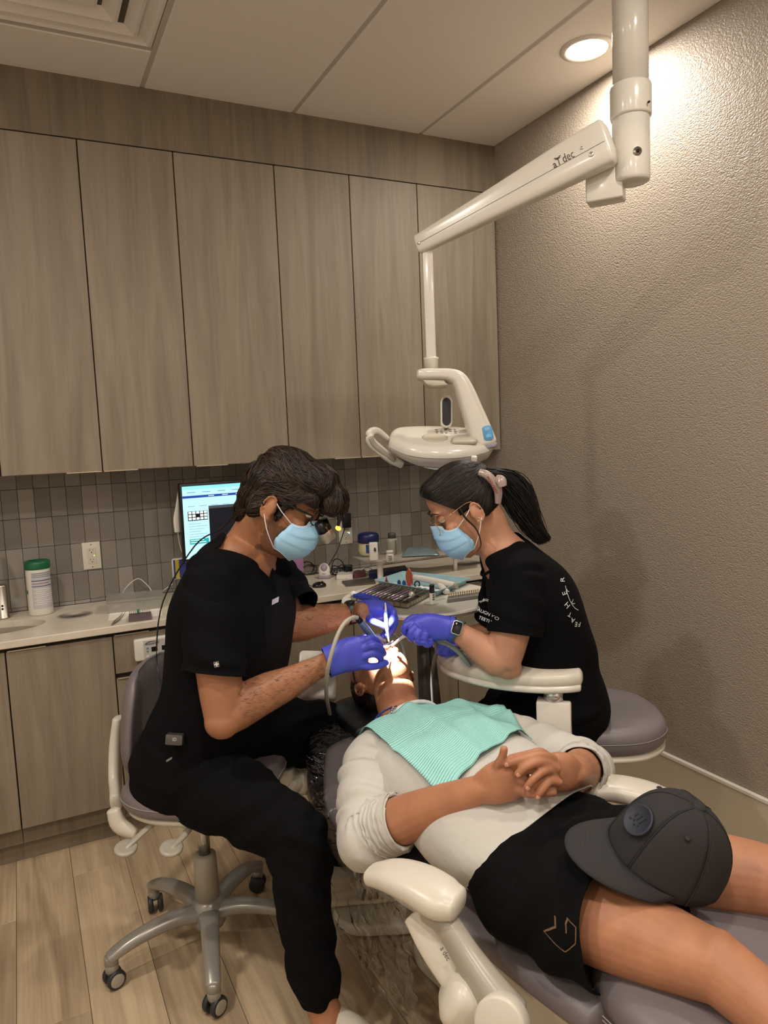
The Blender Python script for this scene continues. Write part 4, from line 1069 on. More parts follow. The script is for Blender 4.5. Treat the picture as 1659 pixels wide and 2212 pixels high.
    stv = strands(shell, 3200, flow, 10, .010, .0012, .006, 3)
    hv = cat_vf(shell, stv)
    build('hair', xf(hv, Mh), [HM, hairmat('dentist_hair_strand', (52, 36, 25))], t, mi=[0]*len(shell[1])+[1 if (q//18) % 3 == 0 else 0 for q in range(len(stv[1]))])
    return t
dentist()
# ------------------------------------------------------------------ assistant
def assistant():
    t = thing('person', 'dental assistant with dark ponytail in a black printed T-shirt leaning in from the right', 'person', (1.5, 1.78, 0))
    SK = skin('assistant_skin', (182, 132, 104))
    FD = Vector((-.86, .51, 0)); LT = Vector((-.51, -.86, 0))      # facing, her left (toward the viewer)
    HD = Vector((-.92, .39, 0)); pitch = math.radians(29)
    hf = HD*math.cos(pitch)-UP*math.sin(pitch); hu = HD*math.sin(pitch)+UP*math.cos(pitch)
    sc = .97; Mh = frame(D(1006, 1101, 2.16), hf, hu)
    torso = [(1222, 1520, 2.22, .155, .115), (1205, 1450, 2.22, .15, .118), (1187, 1388, 2.21, .145, .130), (1150, 1298, 2.20, .155, .134), (1116, 1230, 2.19, .15, .100), (1092, 1185, 2.18, .095, .062)]
    tp = [D(a, b, c) for a, b, c, w, d in torso]; tr = [(d, w) for a, b, c, w, d in torso]
    ls, le, lw = D(1128, 1250, 2.08), D(1088, 1432, 2.06), D(984, 1362, 2.10)
    rs, re, rw = D(1090, 1250, 2.32), D(1058, 1372, 2.38), D(992, 1380, 2.28)
    parts = [xf(p, Mh) for p in head_parts(sc)]
    nb = Mh @ Vector((-.04, 0, -.05)); nt = D(1078, 1180, 2.18)
    parts.append(loft([Mh @ Vector((-.02, 0, -.01)), nb, nb.lerp(nt, .55), nt, D(1100, 1215, 2.19)], [(.050, .046), (.052, .048), (.052, .048), (.064, .07), (.08, .12)], ref=FD, n=24, m=4))
    parts.append(loft(tp, [(a-.018, b-.018) for a, b in tr[:-2]]+[(a-.012, b-.012) for a, b in tr[-2:]], ref=FD, n=28, m=3, power=2.3))
    parts.append(loft([ls, ls.lerp(le, .45), ls.lerp(le, .8), le], [.038, .055, .052, .046], n=20, m=4))
    parts.append(ell(le+Vector((.012, -.004, -.014)), .040, .036, .034))
    parts.append(loft([le, le.lerp(lw, .08), le.lerp(lw, .35), le.lerp(lw, .7), lw, lw.lerp(D(940, 1356, 2.1), .5)], [(.046, .044), (.052, .046), (.047, .043), (.036, .032), (.029, .023), (.028, .022)], ref=UP, n=20, m=4))
    parts.append(loft([rs, re], [.048, .042], n=16, m=4)); parts.append(loft([re, re.lerp(rw, .4), rw, rw.lerp(D(955, 1395, 2.2), .5)], [.042, .040, .028, .026], n=16, m=4))
    # seat, thighs, shins
    lh, lk, la = D(1210, 1545, 2.19), D(1050, 1560, 2.34), Vector((1.16, 2.02, .10))
    rh, rk, ra = D(1215, 1530, 2.34), D(1085, 1520, 2.55), Vector((1.42, 2.30, .10))
    for h_, k_, a_ in ((lh, lk, la), (rh, rk, ra)):
        parts.append(loft([h_.lerp(tp[0], .4), h_.lerp(k_, .5), k_], [.07, .066, .05], n=16, m=4)); parts.append(loft([k_, k_.lerp(a_, .4), a_, a_-UP*.05], [.05, .05, .036, .036], n=16, m=4))
    build('body', union(parts, .0042, 3), SK, t)
    # --- shirt
    fo = lambda u, th: .0035*math.sin(th*4+u*12)+.004*math.sin(u*26+th*2)*max(0, .6-u)+.006*max(0, math.sin(u*45+th))*max(0, .3-u)*2
    top = [loft(tp, tr, ref=FD, n=48, m=5, power=2.3, fold=fo)]
    top.append(loft([D(1085, 1190, 2.17), D(1110, 1215, 2.12), ls+UP*.01], [(.07, .048), (.075, .052), (.07, .058)], ref=FD, n=24, m=4))
    top.append(loft([D(1085, 1190, 2.19), D(1090, 1215, 2.26), rs+UP*.01], [(.07, .048), (.075, .052), (.065, .055)], ref=FD, n=24, m=4))
    lhem_ = D(1112, 1370, 2.06)
    top.append(loft([ls+UP*.004, ls.lerp(lhem_, .25), ls.lerp(lhem_, .55)], [(.068, .058), (.072, .062), (.06, .05)], ref=FD, n=24, m=4))
    tv = union(top, .0046, 9)
    nk0 = Mh @ Vector((-.04, 0, -.07)); nk1 = D(1082, 1190, 2.18); nax = (nk0-nk1).normalized()
    fr = D(1046, 1226, 2.17)
    def fld(A):
        d = A-np.array(nk1); h = d@np.array(nax); pr = d-np.outer(h, np.array(nax)); f = d@np.array(FD)
        rad = np.linalg.norm(pr, axis=1)
        return np.minimum(.078-rad, h+.012+.45*np.maximum(0, f))
    tc0 = clip(tv, fld)
    lhem = D(1112, 1370, 2.06); hn = (D(1112, 1370, 2.06)-D(1128, 1260, 2.08)).normalized(); hn = (hn+HR*.03).normalized()
    sf = lambda u, th: .003*math.sin(th*3+u*10)+.003*math.sin(u*25+th*2)
    s1 = clip(union([loft([ls+UP*.004, ls.lerp(lhem, .4), ls.lerp(lhem, .8), lhem, lhem+(lhem-ls)*.2], [(.066, .056), (.075, .066), (.077, .066), (.075, .064), (.074, .062)], ref=FD, n=28, m=5, fold=sf)], .0046, 2), lambda A: (A-np.array(lhem))@np.array(hn))
    rhem = rs.lerp(re, .75)
    s2 = clip(union([loft([rs+UP*.012, rs.lerp(re, .4), rhem, re], [(.062, .056), (.066, .06), (.064, .06), (.06, .055)], ref=FD, n=24, m=5, fold=sf)], .005, 2), lambda A: (A-np.array(rhem))@np.array((re-rs).normalized()))
    tc = cat_vf(tc0, s1, s2)
    st = build('t_shirt', tc, TEEM, t); solid(st, .003)
    c1 = lhem-hn*.015
    build('sleeve_cuff', loft([lhem-hn*.026, lhem-hn*.001], [(.0795, .0685), (.0785, .0675)], ref=FD, n=32, m=3, cap=False), TEEM, st)
    build('collar', tube([Vector(v) for v in [nk1+nax*(-.010-.45*max(0, math.cos(a))*.078)+(FD-nax*FD.dot(nax)).normalized()*math.cos(a)*.080+LT*math.sin(a)*.079 for a in np.linspace(0, 2*math.pi, 33)]], .0045, 8, 1), TEEM, st)
    # printing on the shirt
    PR = mat('shirt_print', (206, 206, 208), .8)
    def cloth_text(s, px, py, size, rot, tt=2.05):
        M = frame(D(px, py, tt), CR*math.cos(rot)-CU*math.sin(rot), -CF)
        o = text('print', s, M, size, PR, st, ext=0.0, xs=1.0); project_on(o, tc, CF, .0018); return o
    cloth_text('THE', 1041, 1299, .0085, -.45); cloth_text('AGE', 1049, 1296, .0085, .2)
    cloth_text('ALIGN YO', 1053, 1326, .0130, .42)
    cloth_text('TEETH O', 1053, 1341, .0130, .38)
    for ch, px, py, ro, sz in (('R', 1223, 1255, 1.48, .022), ('E', 1224, 1283, 1.75, .022), ('H', 1228, 1308, 2.2, .022), ('T', 1233, 1328, 2.6, .019), ('A', 1240, 1341, 2.75, .019), ('E', 1248, 1350, 2.9, .019), ('F', 1257, 1351, 2.8, .019)):
        cloth_text(ch, px, py, sz, -ro)
    ln = [tube([D(a, b, 2.05) for a, b in L], .0009, 6, 3) for L in ([(1228, 1268), (1230, 1282), (1236, 1300), (1246, 1315), (1257, 1322)], [(1229, 1274), (1232, 1279), (1236, 1281)], [(1240, 1304), (1244, 1307), (1249, 1307)], [(1240, 1303), (1243, 1301), (1245, 1298)])]
    o = build('print', cat_vf(*ln), PR, st); project_on(o, tc, CF, .0015)
    # --- trousers
    pf = lambda u, th: .004*math.sin(th*3+u*16)+.004*math.sin(u*30+th*4)
    tz = [loft([D(1226, 1572, 2.24), D(1226, 1530, 2.24), D(1214, 1470, 2.23), D(1200, 1420, 2.22)], [(.095, .15), (.122, .165), (.116, .155), (.10, .14)], ref=FD, n=36, m=4, power=2.4)]
    for h_, k_, a_ in ((lh, lk, la), (rh, rk, ra)):
        tz.append(loft([h_, h_.lerp(k_, .4), h_.lerp(k_, .8), k_], [.105, .095, .08, .07], ref=UP, n=24, m=5, fold=pf))
        tz.append(loft([k_, k_.lerp(a_, .4), k_.lerp(a_, .8), a_], [.068, .062, .05, .046], ref=UP, n=24, m=5, fold=pf))
    build('trousers', union(tz, .006, 3), mat('black_trousers', (16, 16, 17), .88), t)
    for a_ in (la, ra):
        build('shoe', loft([a_-FD*.05-UP*.05, a_+FD*.04-UP*.05, a_+FD*.14-UP*.065, a_+FD*.19-UP*.07], [(.045, .034), (.045, .038), (.032, .042), (.024, .03)], ref=UP, n=20, m=4), mat('shoe_black', (22, 22, 22), .6), t)
    # --- gloves
    palm = [loft(DD([(978, 1358, 2.10), (955, 1356, 2.10), (925, 1354, 2.09), (903, 1354, 2.085), (890, 1352, 2.085)]), [(.031, .028), (.036, .028), (.039, .026), (.034, .026), (.024, .022)], ref=UP, n=24, m=4, power=2.4)]
    fing = [DD([(892, 1345, 2.07), (877, 1352, 2.065), (873, 1364, 2.07), (881, 1372, 2.085)]), DD([(898, 1354, 2.055), (886, 1368, 2.05), (889, 1380, 2.06), (899, 1379, 2.075)]),
            DD([(908, 1362, 2.05), (900, 1377, 2.045), (906, 1388, 2.055), (916, 1384, 2.07)]), DD([(920, 1368, 2.05), (916, 1384, 2.05), (923, 1393, 2.06), (931, 1388, 2.075)]),
            DD([(925, 1338, 2.12), (903, 1333, 2.125), (887, 1336, 2.12), (876, 1345, 2.11)])]
    gv = hand_vf(palm, fing, r=(.0108, .0090)); build('glove', gv, NITRILE, t)
    build('glove_cuff', loft(DD([(970, 1357, 2.10), (978, 1358, 2.10)]), [(.0365, .0305), (.0355, .0295)], ref=UP, n=28, m=2, cap=False), NITRILE, t)
    palm = [loft(DD([(988, 1384, 2.26), (972, 1388, 2.24), (958, 1392, 2.22)]), [(.028, .024), (.034, .024), (.028, .022)], ref=UP, n=20, m=4)]
    fing = [DD([(962, 1384, 2.20), (948, 1388, 2.19), (944, 1400, 2.19), (951, 1409, 2.2)]), DD([(968, 1392, 2.19), (954, 1398, 2.185), (950, 1408, 2.19), (957, 1414, 2.2)]), DD([(974, 1396, 2.19), (964, 1406, 2.185), (962, 1413, 2.19), (969, 1415, 2.2)]),
            DD([(982, 1396, 2.19), (976, 1405, 2.19), (978, 1411, 2.195), (984, 1411, 2.2)]), DD([(966, 1380, 2.22), (952, 1382, 2.215), (942, 1388, 2.21), (940, 1397, 2.21)])]
    build('glove', hand_vf(palm, fing, r=(.0098, .0082)), NITRILE, t)
    # --- smart watch
    wc = D(986, 1361, 2.10); wa = (lw-le).normalized()
    ww = build('smart_watch', loft([wc-wa*.011, wc+wa*.011], [(.0325, .0270), (.0315, .0260)], ref=UP, n=28, m=3, cap=False), mat('band_green', (62, 92, 84), .6), t); solid(ww, .0025, 1)
    Mw = frame(D(987, 1356, 2.066), (CR*.93-CU*.30), -CF+UP*.25)
    build('watch_case', xf(prism(rrect(.030, .040, .008), -.006, .004, .0025, 3), Mw), mat('case_silver', (200, 204, 200), .25, metal=.6), ww, auto=40)
    build('watch_glass', xf(prism(rrect(.0255, .0355, .006), .0, .0048, .0012, 2), Mw), mat('watch_black', (6, 6, 8), .08), ww, auto=40)
    # --- face gear
    eyes(t, Mh, (60, 60, 50), SK, sc); brows(t, Mh, mat('brow_dark', (44, 32, 28), .8), sc, .003)
    mask_on(t, Mh, sc, -.004)
    GOLD = mat('gold_wire', (196, 160, 120), .25, metal=1); gl = []
    for s in (-1, 1):
        c = Vector((.112, s*.034, .006)); pts = []
        for k in range(25):
            a = 2*math.pi*k/24; pts.append((c+Vector((-.008*abs(math.cos(a))*(1 if s*math.cos(a) > 0 else .2), .026*math.cos(a), .024*math.sin(a))))*sc)
        gl.append(tube(pts, .0010, 6, 1))
        gl.append(tube([q*sc for q in (c+Vector((-.008, s*.026, .010)), Vector((.06, s*.080, .024)), Vector((-.005, s*.084, .030)), Vector((-.03, s*.078, .012)))], .0011, 6, 4))
    gl.append(tube([Vector((.112, -.008, .012))*sc, Vector((.119, 0, .016))*sc, Vector((.112, .008, .012))*sc], .001, 6, 3))
    gg = build('glasses', xf(cat_vf(*gl), Mh), GOLD, t)
    for k, (x, z) in enumerate(((-.005, -.040), (-.007, -.033), (-.012, -.026))):
        build('earring', xf(ell(Vector((x, -.0, z))*sc+Vector((0, .086, 0)), .0022, .0022, .0022, seg=10, rings=6), Mh), mat('stud', (230, 225, 215), .15, metal=1), t)
    # --- hair pulled back into a clipped ponytail
    HM = hairmat('assistant_hair', (20, 15, 13))
    sh_ = [ell((-.008, 0, .058), .108, .087, .090), ell((-.045, 0, .03), .076, .083, .082), ell((.050, 0, .086), .054, .072, .050), ell((-.085, 0, .075), .035, .04, .035)]
    for s in (-1, 1): sh_ += [ell((.020, s*.066, .045), .055, .014, .042), ell((-.04, s*.066, .0), .035, .014, .04), ell((.068, s*.050, .058), .024, .018, .024)]
    shell = union(sh_, .005, 4)
    def hf_(A):
        x, y, z = A[:, 0], A[:, 1], A[:, 2]
        return np.minimum(x-.030, (.024+1.25*(x-.030))-z)
    shell = clip(shell, hf_)
    knot = Vector((-.105, 0, .085))
    def flow(p): d = knot-Vector(p); d.normalize(); return d+Vector((0, 0, .12*math.sin(p.y*60)))
    s_ = strands(shell, 2000, flow, 9, .011, .0009, .0025, 5, jitter=.08)
    hv = cat_vf(shell, s_); hr = build('hair', xf(([Vector(v)*sc for v in hv[0]], hv[1]), Mh), [HM, hairmat('assistant_hair_strand', (44, 33, 28))], t, mi=[0]*len(shell[1])+[1 if (q//16) % 3 == 0 else 0 for q in range(len(s_[1]))])
    # ponytail
    pt = [Mh @ (Vector((-.085, 0, .080))*sc), D(1082, 1030, 2.17), D(1112, 1060, 2.18), D(1132, 1100, 2.18), D(1150, 1135, 2.18), D(1166, 1158, 2.18), D(1176, 1170, 2.18)]
    rad = [.024, .036, .042, .038, .030, .024, .020]
    rng = np.random.default_rng(11); L = []
    for k in range(900):
        a = rng.random()*6.283; q = math.sqrt(rng.random()); off = rng.normal(0, .08, 2); P = []
        bw = 1+.25*rng.random(); end = 1.0
        for j, (c, r_) in enumerate(zip(pt, rad)):
            u = j/(len(pt)-1); aa = a+.5*math.sin(u*3+k); r2 = r_*q*(1+.2*math.sin(5*u+k))*(1.25 if k % 9 == 0 else 1)+(.004*(k % 7 == 0)*u*6*r_*0)
            P.append(c+HR*(math.cos(aa)*r2*.9)+CF*(math.sin(aa)*r2)+UP*(math.cos(aa)*r2*.35+rng.normal(0, .003)))
        if k % 3 == 0: P = P[:-1]
        L.append(loft(P, [.0012]+[.0013]*(len(P)-2)+[.0004], n=4, m=3, cap=False))
    L.append(loft(pt[:-1], [r_*.7 for r_ in rad[:-2]]+[.006], n=20, m=4))
    build('ponytail', cat_vf(*L), HM, hr)
    # loose lock in front of the ear
    build('loose_lock', cat_vf(tube([Mh @ (Vector(q)*sc) for q in ((.020, .080, .030), (.022, .088, -.005), (.012, .090, -.05), (.022, .088, -.095), (.045, .080, -.112))], [.003, .003, .0022, .0016, .0008], 8, 5)), HM, hr)
    # claw clip
    CL = mat('clip_pearl', (168, 148, 142), .25, trans=.15, coat=.5)
    cl = build('hair_clip', loft(DD([(1036, 1020, 2.085), (1052, 1026, 2.075), (1066, 1040, 2.075), (1076, 1060, 2.08), (1076, 1086, 2.09)]), [(.006, .010), (.008, .012), (.008, .012), (.008, .012), (.006, .009)], ref=CF, n=16, m=5), CL, t)
    build('clip_wing', loft(DD([(1072, 1034, 2.07), (1082, 1038, 2.06), (1086, 1050, 2.06)]), [(.005, .012), (.005, .015), (.005, .012)], ref=CF, n=12, m=4), CL, cl)
    for k in range(9):
        q = D(*[(1054+k*2.4, 1030+k*4.2+.15*k*k*0, 2.064+.0008*k)][0]); build('sequin', ell(q, .0028, .0028, .0028, seg=8, rings=6), mat('sequin_red', (196, 110, 100), .2, metal=.6), cl)
    return t
assistant()
# ------------------------------------------------------------------ patient
def plane3(a, b, c, inside):
    n = (b-a).cross(c-a).normalized()
    if (inside-a).dot(n) > 0: n = -n
    return np.array(a), np.array(n)
def patient():
    t = thing('person', 'patient lying in the dental chair in a pale shirt and black shorts, hands clasped', 'person', (.95, 1.5, .48))
    SK = skin('patient_skin', (174, 120, 89)); SKL = SK
    # head: face up, chin lifted
    tl = math.radians(13); hf = Vector((-.06, math.sin(tl), math.cos(tl))).normalized(); hu = Vector((0, math.cos(tl), -math.sin(tl)))
    Mh = frame((.978, 2.032, .728), hf, hu)
    tor = [(.955, 1.80, .655, .085, .062), (.953, 1.745, .635, .165, .085), (.948, 1.66, .622, .215, .108), (.942, 1.54, .615, .218, .122), (.935, 1.42, .610, .21, .130), (.935, 1.30, .603, .205, .128), (.94, 1.20, .592, .20, .118), (.945, 1.12, .575, .195, .10)]
    tp = [Vector((a, b, c)) for a, b, c, w, h in tor]; tr = [(h, w) for a, b, c, w, h in tor]
    rs = Vector((.772, 1.70, .632)); re = Zp(796, 1800, .555); rw = Zp(1046, 1702, .735)
    ls = Vector((1.135, 1.69, .632)); le = Zp(1262, 1660, .60); lw = Zp(1236, 1672, .735)
    parts = [xf(p, Mh) for p in head_parts(1.02)]
    parts.append(loft([Mh @ Vector((-.02, 0, 0)), Mh @ Vector((-.025, 0, -.06)), Vector((.955, 1.875, .675)), Vector((.955, 1.80, .655)), Vector((.955, 1.74, .635))], [(.05, .058), (.060, .062), (.060, .066), (.062, .085), (.07, .14)], ref=UP, n=24, m=4))
    parts.append(loft(tp, [(a-.02, b-.02) for a, b in tr], ref=UP, n=28, m=3, power=2.3))
    def arm(s, e, w, hnd, k=1.0):
        P = [loft([s, s.lerp(e, .45), s.lerp(e, .8), e], [.050*k, .055*k, .050*k, .046*k], n=18, m=4), ell(e, .044*k, .044*k, .042*k),
             loft([e, e.lerp(w, .1), e.lerp(w, .33), e.lerp(w, .65), e.lerp(w, .88), w, w.lerp(hnd, .4)], [(.046*k, .046*k), (.052*k, .050*k), (.054*k, .050*k), (.044*k, .042*k), (.034*k, .036*k), (.029*k, .034*k), (.025*k, .037*k)], ref=UP, n=18, m=4)]
        return P
    rp = D(1110, 1680, 1.525); lp = D(1205, 1667, 1.555)
    parts += arm(rs, re, rw, rp, 1.0)+arm(ls, le, lw, lp, .98)
    # clasped hands
    vw = CF
    def hfw(a): return [D(x, y, tt) for x, y, tt in a]
    parts.append(loft([rw, D(1072, 1692, 1.53), D(1100, 1682, 1.53), D(1128, 1676, 1.54)], [(.034, .026), (.042, .026), (.046, .026), (.040, .022)], ref=CU, n=22, m=4, power=2.4))
    parts.append(loft([lw, D(1222, 1668, 1.56), D(1200, 1668, 1.55), D(1182, 1668, 1.545)], [(.032, .026), (.040, .024), (.042, .024), (.036, .02)], ref=CU, n=22, m=4, power=2.4))
    FG = [[(1196, 1640, 1.525), (1168, 1632, 1.505), (1128, 1640, 1.495), (1092, 1650, 1.505)], [(1200, 1655, 1.52), (1166, 1646, 1.495), (1138, 1655, 1.488), (1117, 1673, 1.494)],
          [(1198, 1673, 1.52), (1180, 1663, 1.497), (1154, 1681, 1.488), (1138, 1702, 1.492)], [(1198, 1692, 1.52), (1186, 1688, 1.503), (1170, 1707, 1.494), (1160, 1722, 1.496)],
          [(1104, 1640, 1.535), (1140, 1631, 1.53), (1166, 1624, 1.535), (1182, 1631, 1.55)], [(1118, 1660, 1.52), (1150, 1662, 1.508), (1182, 1654, 1.505), (1206, 1662, 1.515)],
          [(1122, 1684, 1.515), (1152, 1692, 1.508), (1184, 1684, 1.503), (1210, 1691, 1.51)], [(1116, 1702, 1.515), (1142, 1714, 1.51), (1172, 1712, 1.505), (1198, 1712, 1.51)],
          [(1068, 1678, 1.53), (1074, 1654, 1.515), (1085, 1636, 1.505), (1089, 1616, 1.50)]]
    for f in FG: parts.append(finger(hfw(f), .0106, .0082))
    # legs
    rh, rk, ra = Vector((.85, 1.14, .565)), Vector((.965, .775, .588)), Vector((1.06, .37, .455))
    lh, lk, la = Vector((1.05, 1.16, .57)), Vector((1.315, .815, .585)), Vector((1.30, .40, .455))
    kn = []
    for h_, k_, a_ in ((rh, rk, ra), (lh, lk, la)):
        parts.append(loft([h_, h_.lerp(k_, .3), h_.lerp(k_, .65), h_.lerp(k_, .9), k_+UP*.004], [(.085, .09), (.082, .088), (.073, .078), (.060, .062), (.056, .058)], ref=UP, n=26, m=4))
        parts.append(ell(k_+UP*.012+(a_-k_).normalized()*.0, .040, .045, .046))
        parts.append(loft([k_, k_.lerp(a_, .15), k_.lerp(a_, .4), k_.lerp(a_, .75), a_, a_+(a_-k_).normalized()*.12], [(.055, .056), (.052, .054), (.055, .056), (.042, .042), (.036, .036), (.035, .035)], ref=UP, n=24, m=4))
        d_ = (a_-k_).normalized(); hl = a_+d_*.10
        parts.append(loft([hl-UP*.02, hl+UP*.05+d_*.02, hl+UP*.13+d_*.05, hl+UP*.20+d_*.06], [(.035, .034), (.038, .036), (.030, .042), (.018, .035)], ref=d_, n=18, m=4))
    V, F = union(parts, .0033, 3)
    bd = build('body', (V, F), SK, t)
    # finger nails on the upper hand
    NL = mat('nail', (206, 150, 124), .35)
    for f in FG[:4]:
        a, b = D(*f[2]), D(*f[3]); d = (b-a).normalized(); c = b-d*.002-CF*.0072
        build('nail', xf(ell((0, 0, 0), .0056, .0050, .0014, seg=12, rings=6), frame(c, d, -CF+d*.25)), NL, bd)
    # --- shirt
    SHM = mat('pale_shirt', (194, 191, 183), .85, bump=(26, .7, 2), spec=.2)
    def tf(u, th):
        s = math.sin(th)
        return .0035*math.sin(th*5+u*10)+.024*max(0, u-.58)*math.sin(u*46+th*4)+.006*math.sin(u*24+th*3)*max(0, -math.cos(th)+.5)
    tor2 = tp+[Vector((.945, 1.03, .565))]; tr2 = [(h+.0, w) for h, w in tr]+[(.10, .205)]
    tv = union([loft(tor2, tr2, ref=UP, n=52, m=6, power=2.3, fold=tf),
                loft([Vector((.93, 1.76, .640)), Vector((.85, 1.725, .640)), rs], [(.062, .085), (.072, .09), (.068, .075)], ref=UP, n=24, m=4),
                loft([Vector((.98, 1.76, .640)), Vector((1.06, 1.72, .640)), ls], [(.062, .085), (.072, .09), (.068, .075)], ref=UP, n=24, m=4)], .005, 3)
    o, n = plane3(Zp(1003, 1915, .60), Zp(1110, 1800, .705), Zp(1252, 1712, .68), Vector((.95, 1.5, .6)))
    nk = Vector((.955, 1.80, .655)); nd = Vector((0, .96, .27)).normalized()
    def fld(A):
        d = A-np.array(nk); h = d@np.array(nd); r = np.linalg.norm((d-np.outer(h, np.array(nd)))*np.array((1, 1.32, 1.32)), axis=1)
        return np.maximum((A-o)@n, np.minimum(.094-r, h-.008))
    tc0 = clip(tv, fld)
    def ridge(x): return 1-2*abs(math.sin(x))**.55
    def sfold(u, th):
        e = max(0, min(1, (u-.52)*6)); w = (1-e)
        ring = ridge(u*74+1.1*math.sin(th+.6)+.5*math.sin(2*th+u*9))
        return .0062*ring*e+.0030*math.sin(u*52+2.2*math.sin(th)+th)*w*min(1, u*6)+.0022*math.sin(u*85+th*2)*w
    rcuff = re.lerp(rw, .30); cd = (rw-re).normalized()
    cn = (cd*.96+Vector((.10, .0, .0))).normalized()
    s1 = loft([rs+Vector((.045, .01, .0)), rs+Vector((.0, -.01, .0)), rs.lerp(re, .3), rs.lerp(re, .6), rs.lerp(re, .86), re+Vector((-.006, -.008, -.006)), re.lerp(rw, .12), re.lerp(rw, .22), rcuff+cd*.002, re.lerp(rw, .38)], [.066, .074, .080, .080, .075, .073, .069, .066, .063, .062], ref=UP, n=72, m=14, fold=sfold, cap=False)
    s1 = clip(s1, lambda A: (A-np.array(rcuff))@np.array(cn))
    lcuff = le.lerp(lw, .38); cd2 = (lw-le).normalized()
    s2 = loft([ls+Vector((-.045, .01, .0)), ls+Vector((0, -.01, 0)), ls.lerp(le, .3), ls.lerp(le, .65), le, le.lerp(lw, .2), lcuff, le.lerp(lw, .5)], [.066, .073, .077, .077, .072, .066, .063, .061], ref=UP, n=64, m=14, fold=sfold, cap=False)
    s2 = clip(s2, lambda A: (A-np.array(lcuff))@np.array(cd2))
    tc = cat_vf(tc0, s1, s2)
    sh = build('shirt', tc, SHM, t); solid(sh, .003)
    build('cuff', loft([rcuff-cn*.016, rcuff-cn*.001], [.0655, .0645], ref=UP, n=48, m=3, cap=False), SHM, sh)
    build('collar', tube([nk+nd*.012+Vector((math.cos(a)*.094, 0, 0))+Vector((0, -.27, .96))*math.sin(a)*.070 for a in np.linspace(0, 2*math.pi, 33)], .006, 8, 1), mat('collar_white', (206, 204, 206), .85), sh)
    # --- shorts
    SHT = mat('black_shorts', (12, 12, 13), .85, bump=(700, .1), spec=.1)
    pf = lambda u, th: .004*math.sin(th*3+u*12)+.005*math.sin(u*20+th*4)
    rhem = rh.lerp(rk, .42); lhem = lh.lerp(lk, .45)
    sp = [loft([Vector((.94, 1.24, .585)), Vector((.945, 1.16, .583)), Vector((.955, 1.07, .572))], [(.10, .185), (.112, .205), (.10, .20)], ref=UP, n=40, m=5, power=2.3, fold=pf)]
    hs = []
    l1 = union([loft([rh+Vector((.02, .05, .005)), rh, rh.lerp(rk, .2), rhem, rh.lerp(rk, .55)], [(.098, .105), (.108, .112), (.116, .116), (.120, .118), (.12, .118)], ref=UP, n=40, m=6, fold=pf)], .005, 2)
    l2 = union([loft([lh+Vector((-.02, .05, .005)), lh, lh.lerp(lk, .2), lhem, lh.lerp(lk, .6)], [(.096, .10), (.102, .105), (.104, .106), (.104, .105), (.10, .10)], ref=UP, n=40, m=6, fold=pf)], .005, 2)
    o1, n1 = plane3(Zp(1292, 1880, .685), Zp(1238, 2140, .55), Zp(1262, 1985, .66), rh)
    hd = (rk-rh).normalized(); pa, pb = Zp(1290, 1885, .68), Zp(1245, 2105, .56)
    nn = (pb-pa).cross((-CF)); nn = (pb-pa).cross(Vector((0, 0, 1)).cross(hd).cross(hd)*0+hd.cross((pb-pa).normalized())); nn.normalize()
    if nn.dot(hd) < 0: nn = -nn
    l1 = clip(l1, lambda A: (A-np.array(pa))@np.array(nn))
    l2 = clip(l2, lambda A: (A-np.array(lhem))@np.array((lk-lh).normalized()))
    sc_ = cat_vf(union(sp, .005, 3), l1, l2)
    st = build('shorts', sc_, SHT, t); solid(st, .003)
    # thread logo on the thigh
    LG = mat('logo_thread', (112, 84, 58), .7)
    pts = [(1186, 1947), (1180, 1968), (1160, 1985), (1192, 2002), (1210, 1980), (1211, 1950), (1203, 1940), (1196, 1946), (1196, 1962)]
    pts = [(1180, 1947), (1178, 1962), (1160, 1983), (1192, 1999), (1210, 1975), (1211, 1938), (1200, 1924), (1195, 1930), (1194, 1957)]
    pts = [(1180, 1935), (1178, 1950), (1160, 1973), (1192, 1985), (1209, 1962), (1210, 1930), (1198, 1922), (1194, 1932), (1193, 1947)]
    lg = build('thigh_logo', cat_vf(*[tube([D(*a, 1.38), D((a[0]+b[0])/2, (a[1]+b[1])/2, 1.38), D(*b, 1.38)], .0011, 5, 3) for a, b in zip(pts[:-1], pts[1:])]), LG, st)
    project_on(lg, sc_, CF, .0012)
    build('hem_stitch', tube([Vector(q) for q in [rhem]*2], .0001, 4, 1), SHT, st) if False else None
    # --- hair
    HM = hairmat('patient_hair', (34, 25, 20))
    shl = union([ell((-.030, 0, .055), .088, .082, .086), ell((-.055, 0, .01), .056, .076, .075), ell((.035, 0, .092), .05, .062, .04)], .005, 4)
    shl = clip(shl, lambda A: np.minimum(A[:, 0]-.0+.0*A[:, 2], .072-A[:, 2]-.0*A[:, 0]))
    s_ = strands(shl, 1000, lambda p: (-.9, 0, -.3), 6, .008, .0009, .003, 9)
    hv = cat_vf(shl, s_); build('hair', xf(([Vector(v)*1.02 for v in hv[0]], hv[1]), Mh), HM, t)
    eyes(t, Mh, lidm=SK); brows(t, Mh, mat('brow_brown', (40, 28, 20), .8))
    # tinted goggles and nose mask with its hoses
    G_ = mat('goggle_red', (96, 10, 18), .15, trans=.4)
    gg = build('safety_glasses', xf(cat_vf(loft([(.07, -.072, .02), (.108, -.035, .024), (.116, 0, .026), (.108, .035, .024), (.07, .072, .02)], [(.020, .003)]*5, ref=(0, 0, 1), n=12, m=5)), Mh), G_, t)
    [build('temple_arm', xf(tube([(.07, s*.074, .03), (.03, s*.084, .028), (-.03, s*.084, .022)], .003, 8, 3), Mh), BLACKP, gg) for s in (-1, 1)]
    NM = mat('nose_mask', (206, 200, 214), .3)
